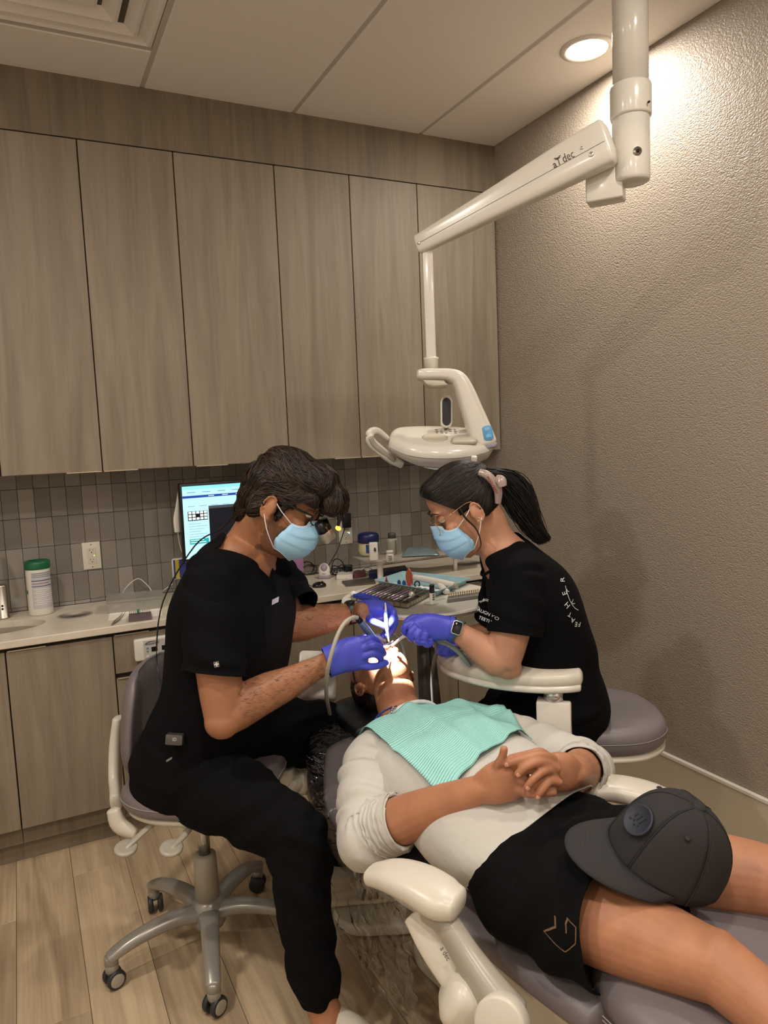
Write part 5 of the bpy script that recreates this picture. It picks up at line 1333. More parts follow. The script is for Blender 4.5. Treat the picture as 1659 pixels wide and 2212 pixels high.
    nm = build('nose_mask', xf(union([ell((.112, 0, -.012), .026, .030, .028), ell((.125, .0, -.010), .014, .020, .020)], .003, 3), Mh), NM, t)
    for s in (-1, 1):
        build('mask_port', xf(cyl((.128, s*.022, -.016), (.128, s*.040, -.020), .008, n=16), Mh), WHITEP, nm)
    hs_ = Mh @ Vector((.128, .040, -.020))
    build('mask_hose', tube([Mh @ Vector((.128, .036, -.019)), Mh @ Vector((.124, .062, -.012)), Mh @ Vector((.09, .09, .01)), Mh @ Vector((.02, .105, .03)), Mh @ Vector((-.07, .11, .03))], .0055, 10, 4), mat('hose_clear', (190, 192, 198), .3), nm)
    # open mouth with cheek retractor
    rt = build('cheek_retractor', xf(tube([(.104+.004*math.cos(a*2), .030*math.cos(a), -.061+.020*math.sin(a)) for a in np.linspace(0, 2*math.pi, 25)], .0032, 8, 1), Mh), mat('clear_retractor', (225, 228, 232), .12), t)
    build('teeth', xf(loft([(.088, -.022, -.055), (.099, 0, -.055), (.088, .022, -.055)], [(.006, .003)]*3, ref=(0, 0, 1), n=10, m=5), Mh), mat('tooth', (236, 230, 214), .25), rt)
    return t, tc, Mh
PAT, SHIRT_VF, PAT_M = patient()
# ------------------------------------------------------------------ bib, cap, plastic cover
def drape(A, B, C, E, nu, nv, vf, lift=.006, fold=None):
    bv = BVHTree.FromPolygons([tuple(v) for v in vf[0]], [tuple(f) for f in vf[1]])
    Zg = np.full((nv+1, nu+1), np.nan); XY = np.zeros((nv+1, nu+1, 2))
    for i in range(nv+1):
        for j in range(nu+1):
            p = Vector(A).lerp(Vector(B), j/nu).lerp(Vector(E).lerp(Vector(C), j/nu), i/nv); XY[i, j] = p.x, p.y
            h = bv.ray_cast(Vector((p.x, p.y, 1.2)), Vector((0, 0, -1)), 1.0)
            if h[0] is not None: Zg[i, j] = h[0].z+lift
    if np.isnan(Zg).any(): Zg[np.isnan(Zg)] = np.nanmin(Zg)-.02
    base = Zg.copy()
    for _ in range(14):
        P = np.pad(Zg, 1, mode='edge'); Zg = (P[:-2, 1:-1]+P[2:, 1:-1]+P[1:-1, :-2]+P[1:-1, 2:])/4
        Zg = np.maximum(Zg, base)
    V = []; F = []
    for i in range(nv+1):
        for j in range(nu+1):
            V.append((XY[i, j, 0], XY[i, j, 1], Zg[i, j]+(fold(j/nu, i/nv) if fold else 0)))
    for i in range(nv):
        for j in range(nu): o = i*(nu+1)+j; F.append((o, o+1, o+nu+2, o+nu+1))
    return V, F
def bib():
    M = bpy.data.materials.new('bib_paper'); M.use_nodes = True; N = M.node_tree.nodes; L = M.node_tree.links; b = N['Principled BSDF']
    b.inputs['Base Color'].default_value = rgb((134, 206, 190)); b.inputs['Roughness'].default_value = .75
    uv = N.new('ShaderNodeUVMap'); w = N.new('ShaderNodeTexWave'); w.inputs['Scale'].default_value = 17; w.bands_direction = 'Y'; w.inputs['Distortion'].default_value = 0
    L.new(uv.outputs['UV'], w.inputs['Vector']); bp = N.new('ShaderNodeBump'); bp.inputs['Strength'].default_value = .8; bp.inputs['Distance'].default_value = .003
    rp_ = N.new('ShaderNodeValToRGB'); rp_.color_ramp.elements[0].color = rgb((146, 212, 204)); rp_.color_ramp.elements[1].color = rgb((170, 230, 222)); L.new(w.outputs['Fac'], rp_.inputs['Fac']); L.new(rp_.outputs['Color'], b.inputs['Base Color'])
    L.new(w.outputs['Fac'], bp.inputs['Height']); L.new(bp.outputs['Normal'], b.inputs['Normal'])
    MATS['bib_paper'] = M
    t = thing('dental_bib', 'mint green ribbed paper bib spread over the patient chest', 'bib', (.95, 1.55, .74))
    A, B, C, E = Zp(768, 1547, .715), Zp(1052, 1484, .715), Zp(1150, 1590, .70), Zp(962, 1690, .745)
    def fold(u, v):
        f = .009*max(0, 1-abs(u-.36)/.08)+.008*max(0, 1-abs(u-.70)/.07)-.006*max(0, 1-abs(v-.48)/.06)
        return f+.009*max(0, v-.55)*math.sin(u*17)*1.4+.003*math.sin(u*9+v*7)
    nu, nv = 48, 40
    V, F = drape(A, B, C, E, nu, nv, SHIRT_VF, .011, fold)
    o = build('sheet', (V, F), M, t); solid(o, .0008, 1)
    uvl = o.data.uv_layers.new(name='UVMap')
    for lp in o.data.loops:
        i, j = divmod(lp.vertex_index, nu+1); uvl.data[lp.index].uv = (j/nu, i/nv)
    # neck chain and clip
    q0 = D(778, 1528, 2.04); clip_p = Vector(V[8])+UP*.004
    build('neck_strap', tube([Vector((.83, 1.80, .690)), Vector((.86, 1.815, .705)), Vector((.90, 1.818, .715))], .0028, 8, 4), mat('strap_blue', (24, 40, 120), .5), t)
    cl = build('clip', cat_vf(cyl(Vector((.905, 1.80, .722)), Vector((.885, 1.785, .724)), .0035, n=10), cyl(Vector((.885, 1.785, .724)), Vector((.872, 1.765, .722)), .0045, .003, n=10)), CHROME, t)
    return t
bib()
def cap():
    t = thing('baseball_cap', 'charcoal grey baseball cap with round navy badge lying on the patient lap', 'cap', D(1400, 1830, 1.43))
    FAB = mat('cap_charcoal', (52, 50, 51), .85, bump=(900, .15), spec=.2); NV = mat('badge_navy', (34, 38, 50), .6)
    # cap frame: x toward the brim, z out of the crown
    o = D(1425, 1812, 1.44); fx = (D(1245, 1838, 1.38)-D(1500, 1800, 1.48)).normalized(); fz = (Vector((.10, -.12, 1)))
    fx = (-HR*.86-HF*.16+UP*.30).normalized(); fz = (UP*.85+HR*.36-HF*.26)
    M = frame(D(1432, 1862, 1.365), fx, fz)
    # crown: six panels
    rx, ry, hz = .116, .092, .142; NP = 6; rows = 14; sub = 10
    def cp(a, v):
        e = v**.80; r = math.cos(v*math.pi/2)**(.66-.22*math.cos(a)); z = hz*math.sin(v*math.pi/2)**1.05
        seam = abs(((a/(2*math.pi)*NP) % 1)-.5)*2
        k = 1-.012*seam**6
        x = rx*r*math.cos(a)*k; y = ry*r*math.sin(a)*k
        back = max(0, -math.cos(a)); z2 = z*(1-.10*back*(1-v)**.5)
        dent = .014*math.exp(-((a-3.9)/.35)**2-((v-.45)/.25)**2)
        return Vector((x*(1-dent*6), y*(1-dent*6), z2-dent*.4))
    cr_ = None
    for p in range(NP):
        a0 = 2*math.pi*(p-.5)/NP+math.pi/NP*0; V = []; F = []
        for i in range(rows+1):
            for j in range(sub+1): V.append(cp(a0+2*math.pi/NP*j/sub, (1-(1-i/rows)**1.5)*.9997))
        for i in range(rows):
            for j in range(sub): q = i*(sub+1)+j; F.append((q, q+1, q+sub+2, q+sub+1))
        ob = build('crown_panel', xf((V, F), M), FAB, t); solid(ob, .0025)
        if p == 0: cr_ = ob
        build('seam', xf(tube([cp(a0, i/rows*.985)*1.004 for i in range(rows+1)], .0011, 6, 1), M), FAB, t)
        if p in (0, 1, 5, 4):
            am = a0+math.pi/NP; c = cp(am, .62); c2 = cp(am, .66); 
            Me = M @ frame(c*1.01, Vector((-math.sin(am), math.cos(am), 0)), c)
            if p != 0: build('eyelet', xf(lathe([(.0018, .0012), (.004, .002), (.0055, .0)], 16), Me), FAB, t)
    build('button', xf(ell((0, 0, hz*.995), .0125, .0125, .006), M), FAB, t)
    # brim
    V = []; F = []; nu, nv = 24, 8
    for i in range(nv+1):
        for j in range(nu+1):
            a = math.radians(-78+156*j/nu); s = i/nv
            ex = .080*math.cos(a*.98)**.75 if math.cos(a*.98) > 0 else 0
            x = rx*math.cos(a)+s*ex; y = ry*math.sin(a)*(1+.03*s)
            V.append(Vector((x, y, .004-.34*(s*ex)-1.1*y*y*(.15+.85*s)+.010)))
    for i in range(nv):
        for j in range(nu): q = i*(nu+1)+j; F.append((q, q+1, q+nu+2, q+nu+1))
    br = build('brim', xf((V, F), M), FAB, t); solid(br, .004, 0)
    for s in (4, 5, 6): build('stitch_row', xf(tube([V[s*(nu+1)+j]+Vector((0, 0, .0022)) for j in range(1, nu)], .0004, 5, 1), M), mat('cap_stitch', (60, 58, 58), .8), br)
    c = cp(.10, .45); Mb = M @ frame(c*1.012, (-math.sin(.1), math.cos(.1), 0), Vector((c.x, c.y, .055)))
    bg = build('badge', xf(lathe([(0, .002), (.024, .002), (.0255, .0034), (.0285, .0034), (.030, .0)], 36), Mb), NV, t)
    ink = mat('badge_line', (20, 22, 30), .5)
    bars = [box(-.011+k*.008, -.007+k*.008, -.002, .006+.004*k, .002, .0034) for k in range(3)]+[box(-.013+k*.0065, -.0085+k*.0065, -.012+.004*(k % 2), -.008+.004*(k % 2), .002, .0032) for k in range(4)]
    build('badge_mark', xf(cat_vf(*bars), Mb), ink, bg, smooth=False)
    return t
cap()
def plastic():
    M = bpy.data.materials.new('clear_film'); M.use_nodes = True; N = M.node_tree.nodes; L = M.node_tree.links
    for n_ in list(N): N.remove(n_)
    out = N.new('ShaderNodeOutputMaterial'); mx = N.new('ShaderNodeMixShader'); tr = N.new('ShaderNodeBsdfTransparent'); gl = N.new('ShaderNodeBsdfGlossy')
    tr.inputs[0].default_value = (.985, .985, .98, 1); gl.inputs['Roughness'].default_value = .12
    fr = N.new('ShaderNodeFresnel'); fr.inputs['IOR'].default_value = 1.32; tc = N.new('ShaderNodeTexCoord'); nz = N.new('ShaderNodeTexNoise'); nz.inputs['Scale'].default_value = 24; nz.inputs['Detail'].default_value = 3; nz.inputs['Distortion'].default_value = 1.5
    bp = N.new('ShaderNodeBump'); bp.inputs['Strength'].default_value = .9; bp.inputs['Distance'].default_value = .012
    L.new(tc.outputs['Object'], nz.inputs['Vector']); L.new(nz.outputs['Fac'], bp.inputs['Height']); L.new(bp.outputs['Normal'], gl.inputs['Normal'])
    ad = N.new('ShaderNodeMath'); ad.operation = 'ADD'; ad.inputs[1].default_value = .06; L.new(fr.outputs[0], ad.inputs[0])
    L.new(ad.outputs[0], mx.inputs[0]); L.new(tr.outputs[0], mx.inputs[1]); L.new(gl.outputs[0], mx.inputs[2]); L.new(mx.outputs[0], out.inputs[0])
    MATS['clear_film'] = M
    ys = [2.14, 2.02, 1.92, 1.8, 1.68, 1.56, 1.46, 1.38]; zc = [.57, .545, .515, .485, .455, .43, .40, .36]
    hw = [.16, .20, .25, .288, .310, .310, .295, .265]; ht = [.035, .05, .06, .066, .075, .085, .10, .10]
    V, F = loft([(chx(y), y, z) for y, z in zip(ys, zc)], list(zip(ht, hw)), ref=UP, n=64, m=7, power=3.0, cap=False)
    V2 = []
    for v in V:
        q = Vector((v.x*11, v.y*11, v.z*11)); q2 = q*2.7
        n1 = noise.noise(q*.8)*.008+.004
        c = Vector((chx(v.y), v.y, .47)); d = (v-c); d.y = 0; d.normalize(); w = v+d*n1
        # sag along the bottom edge near the hips
        if v.z < .44: w.z -= .05*max(0, (1.75-v.y))*max(0, min(1, (.45-v.z)*12))*(1+.4*noise.noise(q*.7))
        V2.append(w)
    V2, F = clip((V2, F), lambda A: np.maximum(.405-.02*np.sin(A[:, 1]*23)-A[:, 2], 1.40+.03*np.sin(A[:, 0]*17)-A[:, 1]))
    t = thing('plastic_cover', 'clear crinkled plastic sleeve over the back of the patient chair', 'plastic cover', (.93, 1.7, .5))
    build('sleeve', (V2, F), M, t)
    # loose skirt hanging from the near edge
    V = []; F = []; nu, nv = 60, 34
    for i in range(nv+1):
        for j in range(nu+1):
            u, v = j/nu, i/nv; y = 1.36+.66*u; hw_ = np.interp(y, [1.38, 1.5, 1.65, 1.8, 1.9, 2.02], [.262, .285, .290, .265, .215, .15])
            x = chx(y)-hw_-.022-.035*math.sin(v*2.2)+.05*v; z = .505-v*(.36+.04*math.sin(u*11))
            q = Vector((u*7, v*4, 0)); r = abs(noise.noise(q*1.6))*.022+noise.noise(q*3.1)*.010
            V.append(Vector((x-r, y+.3*r, z)))
    for i in range(nv):
        for j in range(nu): o = i*(nu+1)+j; F.append((o, o+1, o+nu+2, o+nu+1))
    build('skirt', (V, F), M, t)
plastic()
# ------------------------------------------------------------------ round tray table and what lies on it
TT = .935
def quadpad(name, px, z0, h, m, par=None, rim=0, th=.004, rmat=None):
    """slab or tray whose four corners are surveyed points on the plane z0"""
    P = [Zp(x, y, z0) for x, y in px]
    if not rim:
        V = [p for p in P]+[p+UP*h for p in P]; F = [(3, 2, 1, 0), (4, 5, 6, 7)]+[(k, (k+1) % 4, 4+(k+1) % 4, 4+k) for k in range(4)]
        bm = bmesh.new(); vs = [bm.verts.new(v) for v in V]; [bm.faces.new([vs[i] for i in f]) for f in F]; bmesh.ops.recalc_face_normals(bm, faces=bm.faces[:])
        bmesh.ops.bevel(bm, geom=bm.edges[:], offset=min(.0025, h*.3), segments=2, affect='EDGES'); return build(name, bm_vf(bm), m, par, auto=40)
    c = sum(P, Vector())/4; V = []; F = []
    def ring(s, z):
        out = []
        for k in range(4):
            a, b, d = P[k-1], P[k], P[(k+1) % 4]
            for u in (.10, .03, 0):
                q = b.lerp(a, u) if u else b.lerp((a+d)/2, .012); out.append(c+(q-c)*s+UP*z)
            for u in (.03, .10): out.append(c+(b.lerp(d, u)-c)*s+UP*z)
        return out
    L = [(.90, 0), (.98, h), (1.02, h+.001), (1.02, h-.001), (.975, h-.002), (.885, .003)]
    n = 20
    for s, z in L: V += ring(s, z)
    for i in range(len(L)-1):
        for k in range(n): F.append((i*n+k, i*n+(k+1) % n, (i+1)*n+(k+1) % n, (i+1)*n+k))
    F.append(tuple(range(n-1, -1, -1))); F.append(tuple((len(L)-1)*n+k for k in range(n)))
    return build(name, (V, F), m, par, auto=40)
def small(name, label, cat, VF, m, group=None, smooth=True, auto=40):
    return setp(build(name, VF, m, smooth=smooth, auto=auto), label, cat, group)
def bottle(name, label, cat, c, r, h, body, capm, cr_=.6, ch=.25, group=None):
    t = thing(name, label, cat, c, group=group)
    build('body', lathe([(0, 0), (r*.92, 0), (r, r*.12), (r, h*(1-ch)-r*.5), (r*.9, h*(1-ch)-r*.15), (r*cr_, h*(1-ch)), (0, h*(1-ch))], 28, c), body, t)
    build('cap', lathe([(r*cr_*1.08, h*(1-ch)), (r*cr_*1.1, h*.97), (r*cr_, h), (0, h)], 28, c), capm, t)
    return t
tc_ = Zp(905, 1289, TT)
tb = thing('tray_table', 'round white tray table on a post behind the patient head', 'table', (tc_.x, tc_.y, 0))
build('table_top', lathe([(0, -.022), (.235, -.022), (.258, -.016), (.266, -.006), (.264, .0), (.256, .001), (.250, -.001), (0, -.001)], 64, (tc_.x, tc_.y, TT)), WHITEP, tb, auto=50)
pcx, pcy = tc_.x+.02, tc_.y+.02
build('post', cyl((pcx, pcy, .02), (pcx, pcy, TT-.02), .022, n=24), mat('post_grey', (92, 86, 78), .4), tb)
build('post', cyl((pcx+.06, pcy-.02, .3), (pcx+.02, pcy, TT-.02), .012, n=20), MATS['post_grey'], tb)
build('foot', lathe([(0, 0), (.16, 0), (.16, .012), (.05, .03), (.025, .035), (0, .035)], 40, (pcx, pcy, .0005)), MATS['post_grey'], tb)
# blue plastic tray with its contents
TRB = mat('tray_blue', (148, 184, 192), .45)
small('instrument_tray', 'pale blue plastic tray at the back of the round table', 'tray', ([], []), TRB) if False else None
tr1 = quadpad('instrument_tray', [(812, 1266), (945, 1291), (1016, 1262), (872, 1246)], TT, .022, TRB, rim=1); setp(tr1, 'pale blue plastic tray holding a curing light on the round table', 'tray')
# metal cassette with instruments
DKM = mat('cassette_steel', (120, 114, 104), .38, metal=.8)
cs = thing('instrument_cassette', 'open steel instrument cassette at the front of the round table', 'cassette', Zp(845, 1292, TT))
A_, B_, C_, E_ = Zp(758, 1297, TT), Zp(880, 1315, TT), Zp(931, 1287, TT), Zp(822, 1268, TT)
def on(u, v, z=0): return A_.lerp(B_, u).lerp(E_.lerp(C_, u), v)+UP*z
def slab4(a, b, c, d, h): 
    V = [a, b, c, d]+[q+UP*h for q in (a, b, c, d)]; return V, [(3, 2, 1, 0), (4, 5, 6, 7), (0, 1, 5, 4), (1, 2, 6, 5), (2, 3, 7, 6), (3, 0, 4, 7)]
build('base_plate', slab4(on(0, 0, .001), on(1, 0, .001), on(1, 1, .001), on(0, 1, .001), .003), DKM, cs, smooth=False)
for k, (u0, v0, u1, v1) in enumerate([(0, 0, 1, .0), (1, 0, 1, 1), (0, 1, 1, 1), (0, 0, 0, 1)]):
    a, b = on(u0, v0), on(u1, v1); n_ = 9
    for j in range(n_):
        p, q = a.lerp(b, (j+.08)/n_), a.lerp(b, (j+.92)/n_); w = (b-a).normalized().cross(UP)*.0015
        build('side_slat', slab4(p-w+UP*.004, q-w+UP*.004, q+w+UP*.004, p+w+UP*.004, .011), mat('cassette_edge', (176, 166, 146), .35, metal=.8), cs, smooth=False)
for v in (.3, .7): build('cross_bar', slab4(on(.02, v-.02, .004), on(.98, v-.02, .004), on(.98, v+.02, .004), on(.02, v+.02, .004), .006), DKM, cs, smooth=False)
cols = [(150, 120, 160), (176, 172, 166), (120, 116, 112), (182, 176, 170)]
for k in range(12):
    u = .06+k*.072
    a, b = on(u, .05, .014), on(u+.05, .93, .016)
    m_ = mat('instrument_%d' % (k % 4), cols[k % 4], .25, metal=.85 if k % 4 else .3)
    t = thing('dental_instrument', ['slim lilac-handled', 'slim bright steel', 'dark slim steel', 'pale slim steel'][k % 4]+' dental instrument in the '+['left', 'middle', 'right'][k//4]+' third of the cassette', 'instrument', a, group='instruments in the cassette')
    d = (b-a).normalized()
    build('handle', cyl(a+d*.03, b-d*.03, .0033, n=10), m_, t)
    build('tip', loft([a+d*.03, a+d*.012, a+UP*.004], [.002, .0014, .0006], n=8, m=3), MATS['instrument_1'] if 'instrument_1' in MATS else m_, t)
    build('tip', loft([b-d*.03, b-d*.012, b+UP*.004], [.002, .0014, .0006], n=8, m=3), m_, t)
small('sterile_wrap', 'crumpled royal blue wrap at the left end of the cassette', 'wrap', loft([on(.06, .05, .014), on(.2, .02, .018), on(.38, .02, .016), on(.5, .04, .014)], [(.008, .012), (.011, .016), (.009, .014), (.006, .01)], ref=UP, n=14, m=5, fold=lambda u, th: .002*math.sin(u*40+th*3)), mat('wrap_blue', (34, 52, 150), .5))
small('cotton_roll', 'white cotton ball left of the steel cassette', 'cotton', ell(Zp(764, 1290, TT)+UP*.011, .012, .012, .011), mat('cotton', (226, 224, 220), .9))
t = thing('mouth_mirror', 'round dental mouth mirror resting on the cassette', 'mirror', on(.8, .6, .02))
build('mirror_head', cyl(Zp(889, 1284, TT+.024), Zp(889, 1284, TT+.024)+Vector((-.2, -.8, .5)).normalized()*.002, .0105, n=24), mat('mirror_face', (226, 220, 214), .1, metal=.7), t)
build('handle', cyl(Zp(889, 1284, TT+.022), on(.72, .1, .016), .0022, n=8), STEEL, t)
small('wire_coil', 'coiled bright wire on the near corner of the cassette', 'wire', cat_vf(*[tube([Zp(856, 1304, TT+.016)+Vector((math.cos(a)*(.008+.0015*k), math.sin(a)*(.008+.0015*k), .001*k)) for a in np.linspace(0, 6.28, 17)], .0008, 5, 1) for k in range(3)]), STEEL)
bottle('bonding_bottle', 'small white bottle with black cap in front of the blue tray', 'bottle', Zp(934, 1299, TT), .0092, .056, WHITEP, BLACKP, .85, .48)
bb_ = [o for o in bpy.data.objects if o.name.startswith('bonding_bottle')][0]
q = bb_.location
build('label_print', cat_vf(*[box(q.x-.004, q.x+.002, q.y-.0097, q.y-.0090, q.z+.006+k*.0075, q.z+.010+k*.0075) for k in range(3)]), mat('print_dark', (60, 58, 56), .8), bb_, smooth=False)
small('coaster', 'clear plastic disc under the black-capped bottle', 'disc', lathe([(0, 0), (.024, 0), (.025, .001), (.0, .0014)], 32, Zp(931, 1303, TT+.0006)), mat('clear_disc', (225, 222, 214), .2, trans=.4))
t = thing('bur_strip', 'grey block with a row of gold burs at the right of the table', 'bur block', Zp(1000, 1295, TT))
a, b, c, d = [Zp(*p, TT) for p in ((966, 1302), (1040, 1292), (1034, 1284), (968, 1294))]
build('base', slab4(a, b, c, d, .010), mat('block_grey', (128, 126, 122), .5), t, smooth=False)
for k in range(14):
    q = a.lerp(d, .55).lerp(b.lerp(c, .55), (k+.7)/14.5)+UP*.010
    build('bur', cat_vf(cyl(q, q+UP*.010, .0014, n=6), cyl(q+UP*.009, q+UP*.015, .0026, n=8)), mat('gold_bur', (206, 170, 104), .3, metal=.7), t)
# curing light with orange shield
t = thing('curing_light', 'white pistol curing light with orange shield lying in the blue tray', 'curing light', Zp(940, 1262, TT))
p0, p1 = Zp(896, 1247, TT+.030), Zp(982, 1264, TT+.022)
build('barrel', loft([p0, p0.lerp(p1, .35), p0.lerp(p1, .75), p1], [.011, .012, .012, .010], n=20, m=4), WHITEP, t)
build('end_cap', cyl(p1, p1+(p1-p0).normalized()*.012, .0105, n=20, bev=.002), GREYP, t)
build('grip', loft([p0.lerp(p1, .62)-UP*.006, Zp(955, 1268, TT+.014), Zp(964, 1278, TT+.010)], [(.010, .010), (.009, .012), (.010, .013)], ref=UP, n=16, m=4), WHITEP, t)
build('mode_button', cyl(p0.lerp(p1, .2)-HF*.010+UP*.004, p0.lerp(p1, .2)-HF*.0125+UP*.005, .004, n=14), GREYP, t)
build('mode_button', cyl(p0.lerp(p1, .5)-HF*.010+UP*.004, p0.lerp(p1, .5)-HF*.0125+UP*.005, .003, n=14), GREYP, t)
sc_ = Zp(884, 1246, TT+.030); Ms = frame(sc_, HR*.55-HF*.8, UP)
build('shield', xf(prism([(-.019, -.024), (.019, -.024), (.022, .0), (.016, .018), (.0, .034), (-.016, .018), (-.022, .0)], -.0015, .0015, .0005, 1), Ms @ Matrix.Rotation(math.radians(90), 4, 'X')), mat('shield_orange', (214, 96, 22), .2, trans=.45), t, auto=40)
# bits in the tray
for k, (px, py, col, nm) in enumerate([(835, 1262, (170, 40, 40), 'red'), (862, 1263, (36, 66, 130), 'blue'), (873, 1264, (40, 70, 150), 'dark blue'), (884, 1267, (180, 50, 44), 'bright red')]):
    q = Zp(px, py, TT+.004); Mq = frame(q, HR*.9+HF*.3, UP)
    t = thing('mixing_pot', '%s little capped pot standing in the blue tray' % nm, 'pot', q)
    build('cup', xf(box(-.0055, .0055, -.005, .005, 0, .014, .0012, 2), Mq), mat('pot_%s' % nm.replace(' ', '_'), col, .4), t, auto=40)
    build('lid', xf(cyl((0, 0, .014), (0, 0, .018 if k else .032), .0042, .0036 if k else .001, n=12), Mq), MATS['pot_%s' % nm.replace(' ', '_')], t)
small('matrix_ring', 'black and white retainer ring in the blue tray', 'ring', tube([Zp(901, 1262, TT+.016)+HR*(.009*math.cos(a))+UP*(.011*math.sin(a)) for a in np.linspace(0, 2*math.pi, 21)], .0026, 8, 1), BLACKP)
for k, (px, py) in enumerate([(910, 1270), (922, 1272), (934, 1276), (897, 1268), (846, 1262)]):
    q = Zp(px, py, TT+.006)
    small('gauze_scrap', ['folded white gauze below the curing light', 'lilac-edged gauze in the tray centre', 'white gauze under the pistol grip', 'white gauze beside the red pot', 'yellowed gauze at the left of the tray'][k], 'gauze', loft([q, q+HR*.016+HF*.004, q+HR*.028], [(.002, .007), (.003, .009), (.002, .006)], ref=UP, n=10, m=4, fold=lambda u, th: .0008*math.sin(u*30+th*2)), mat('cotton', (226, 224, 220), .9))

# ------------------------------------------------------------------ worktop, right of the dentist
CT = .834
pf_ = Vector((1.448, 2.985, CT)); SZ = .930
t = thing('counter_shelf', 'raised clear-topped shelf on a white flared pedestal on the worktop', 'shelf', pf_)
build('pedestal', lathe([(0, 0), (.030, 0), (.030, .004), (.014, .008), (.0135, .055), (.018, .075), (.032, .088), (.045, .0935), (0, .0935)], 32, pf_), WHITEP, t)
sp_ = [Zp(762, 1202, SZ), Zp(790, 1211, SZ), Zp(830, 1213, SZ), Zp(880, 1208, SZ), Zp(960, 1197, SZ), Zp(1040, 1186, SZ), Zp(1036, 1176, SZ), Zp(960, 1184, SZ), Zp(860, 1193, SZ), Zp(800, 1197, SZ)]
build('top', prism([(p.x, p.y) for p in sp_], SZ-.006, SZ, .0015, 2), mat('shelf_acrylic', (188, 180, 164), .2, trans=.25), t, auto=40)
pb = Zp(985, 1190, SZ); build('rear_post', cyl((pb.x, pb.y+.01, CT), (pb.x, pb.y+.01, SZ-.006), .010, n=16), WHITEP, t)
# jar of jelly
c = Zp(797, 1200, SZ); c = Vector((c.x, c.y+.0, SZ+.0005))
t = thing('ointment_jar', 'round jar of yellow ointment with wide navy lid on the shelf', 'jar', c)
JR = .048
build('body', lathe([(0, 0), (JR*.7, 0), (JR*.92, .008), (JR, .025), (JR*.98, .05), (JR*.88, .066), (JR*.85, .07), (0, .07)], 36, c), mat('jar_jelly', (226, 218, 170), .25, trans=.2), t)
build('lid', lathe([(JR*.98, .062), (JR*1.06, .066), (JR*1.06, .094), (JR*.98, .104), (JR*.7, .109), (0, .110)], 40, c), mat('lid_navy', (22, 30, 78), .35), t)
lb = mat('label_blue', (24, 62, 122), .5)
V = []; F = []
for i in range(2):
    for j in range(13):
        a = math.radians(-130+j*9); V.append(c+Vector((JR*1.012*math.cos(a), JR*1.012*math.sin(a), .018+.040*i)))
for j in range(12): F.append((j, j+1, j+14, j+13))
build('label', (V, F), lb, t)
for r_ in (.60, .40):
    V = [c+Vector((JR*1.02*math.cos(math.radians(-76+26*r_*math.cos(k))), JR*1.02*math.sin(math.radians(-76+26*r_*math.cos(k))), .038+.022*r_*math.sin(k))) for k in np.linspace(0, 2*math.pi, 25)]
    build('label_ring', tube(V, .0011, 6, 1), mat('label_pale', (170, 190, 214), .6), t)
# remote
q = Zp(808, 1211, SZ); Mq = frame(q, HR, UP)
t = thing('handset', 'white upright handset with a small black bell mark on the shelf', 'handset', q)
build('shell', xf(prism(rrect(.040, .024, .008), .0005, .084, .004, 3), Mq), WHITEP, t, auto=40)
Mf = Mq @ Matrix.Translation((.006, -.0123, .052)) @ Matrix.Rotation(math.radians(90), 4, 'X')
build('bell_mark', xf(prism([(-.006, -.007), (.007, -.009), (.005, .004), (.0025, .0095), (-.0015, .0095), (-.0045, .004)], 0, .0005), Mf), mat('print_dark', (60, 58, 56), .8), t, smooth=False)
build('clapper', xf(cyl((.0005, -.0115, 0), (.0005, -.0115, .0005), .0022, n=10), Mf), MATS['print_dark'], t)
# alcohol bottle
c = Zp(848, 1197, SZ)
t = bottle('alcohol_bottle', 'clear plastic bottle with grey cap and the word ALCOHOL up its side', 'bottle', c, .0275, .102, mat('clear_pet', (196, 190, 174), .15, trans=.55), mat('cap_grey', (74, 70, 66), .5), .62, .24)
Mt = frame(c+HR*.0165-HF*.0245+UP*.036, Vector((0, 0, -1)), -HF+HR*.45)
text('lettering', 'ALCOHOL', Mt, .0135, mat('print_dark', (60, 58, 56), .8), t, xs=1.05)
c = Zp(843, 1213, SZ)
t = bottle('pill_bottle', 'small white bottle with printed label in front of the alcohol', 'bottle', c, .0175, .050, WHITEP, WHITEP, .85, .24)
for k in range(5): build('label_print', xf(box(-.009+.0035*(k % 2), .008, -.0182, -.0176, .006+k*.005, .0082+k*.005), frame(c, HR, UP)), MATS['print_dark'], t, smooth=False)
# sterilising pouch
pp = [Zp(x, y, SZ+.004) for x, y in ((868, 1203), (950, 1199), (940, 1186), (880, 1184))]
V = []; F = []; n_ = 18
for i in range(n_+1):
    for j in range(n_+1):
        p = pp[0].lerp(pp[1], j/n_).lerp(pp[3].lerp(pp[2], j/n_), i/n_); k = (i*(n_-i)*j*(n_-j))/(n_/2)**4
        V.append(p+UP*(.016*k**.5+.004*noise.noise(p*60)*k**.3+.028*max(0, .3-j/n_)*i/n_))
for i in range(n_):
    for j in range(n_): o = i*(n_+1)+j; F.append((o, o+1, o+n_+2, o+n_+1))
po = small('sterilising_pouch', 'crinkled blue-green clear pouch at the right of the shelf', 'pouch', (V, F), mat('pouch_film', (136, 158, 160), .12, trans=.35), auto=None); solid(po, .0015, 1)
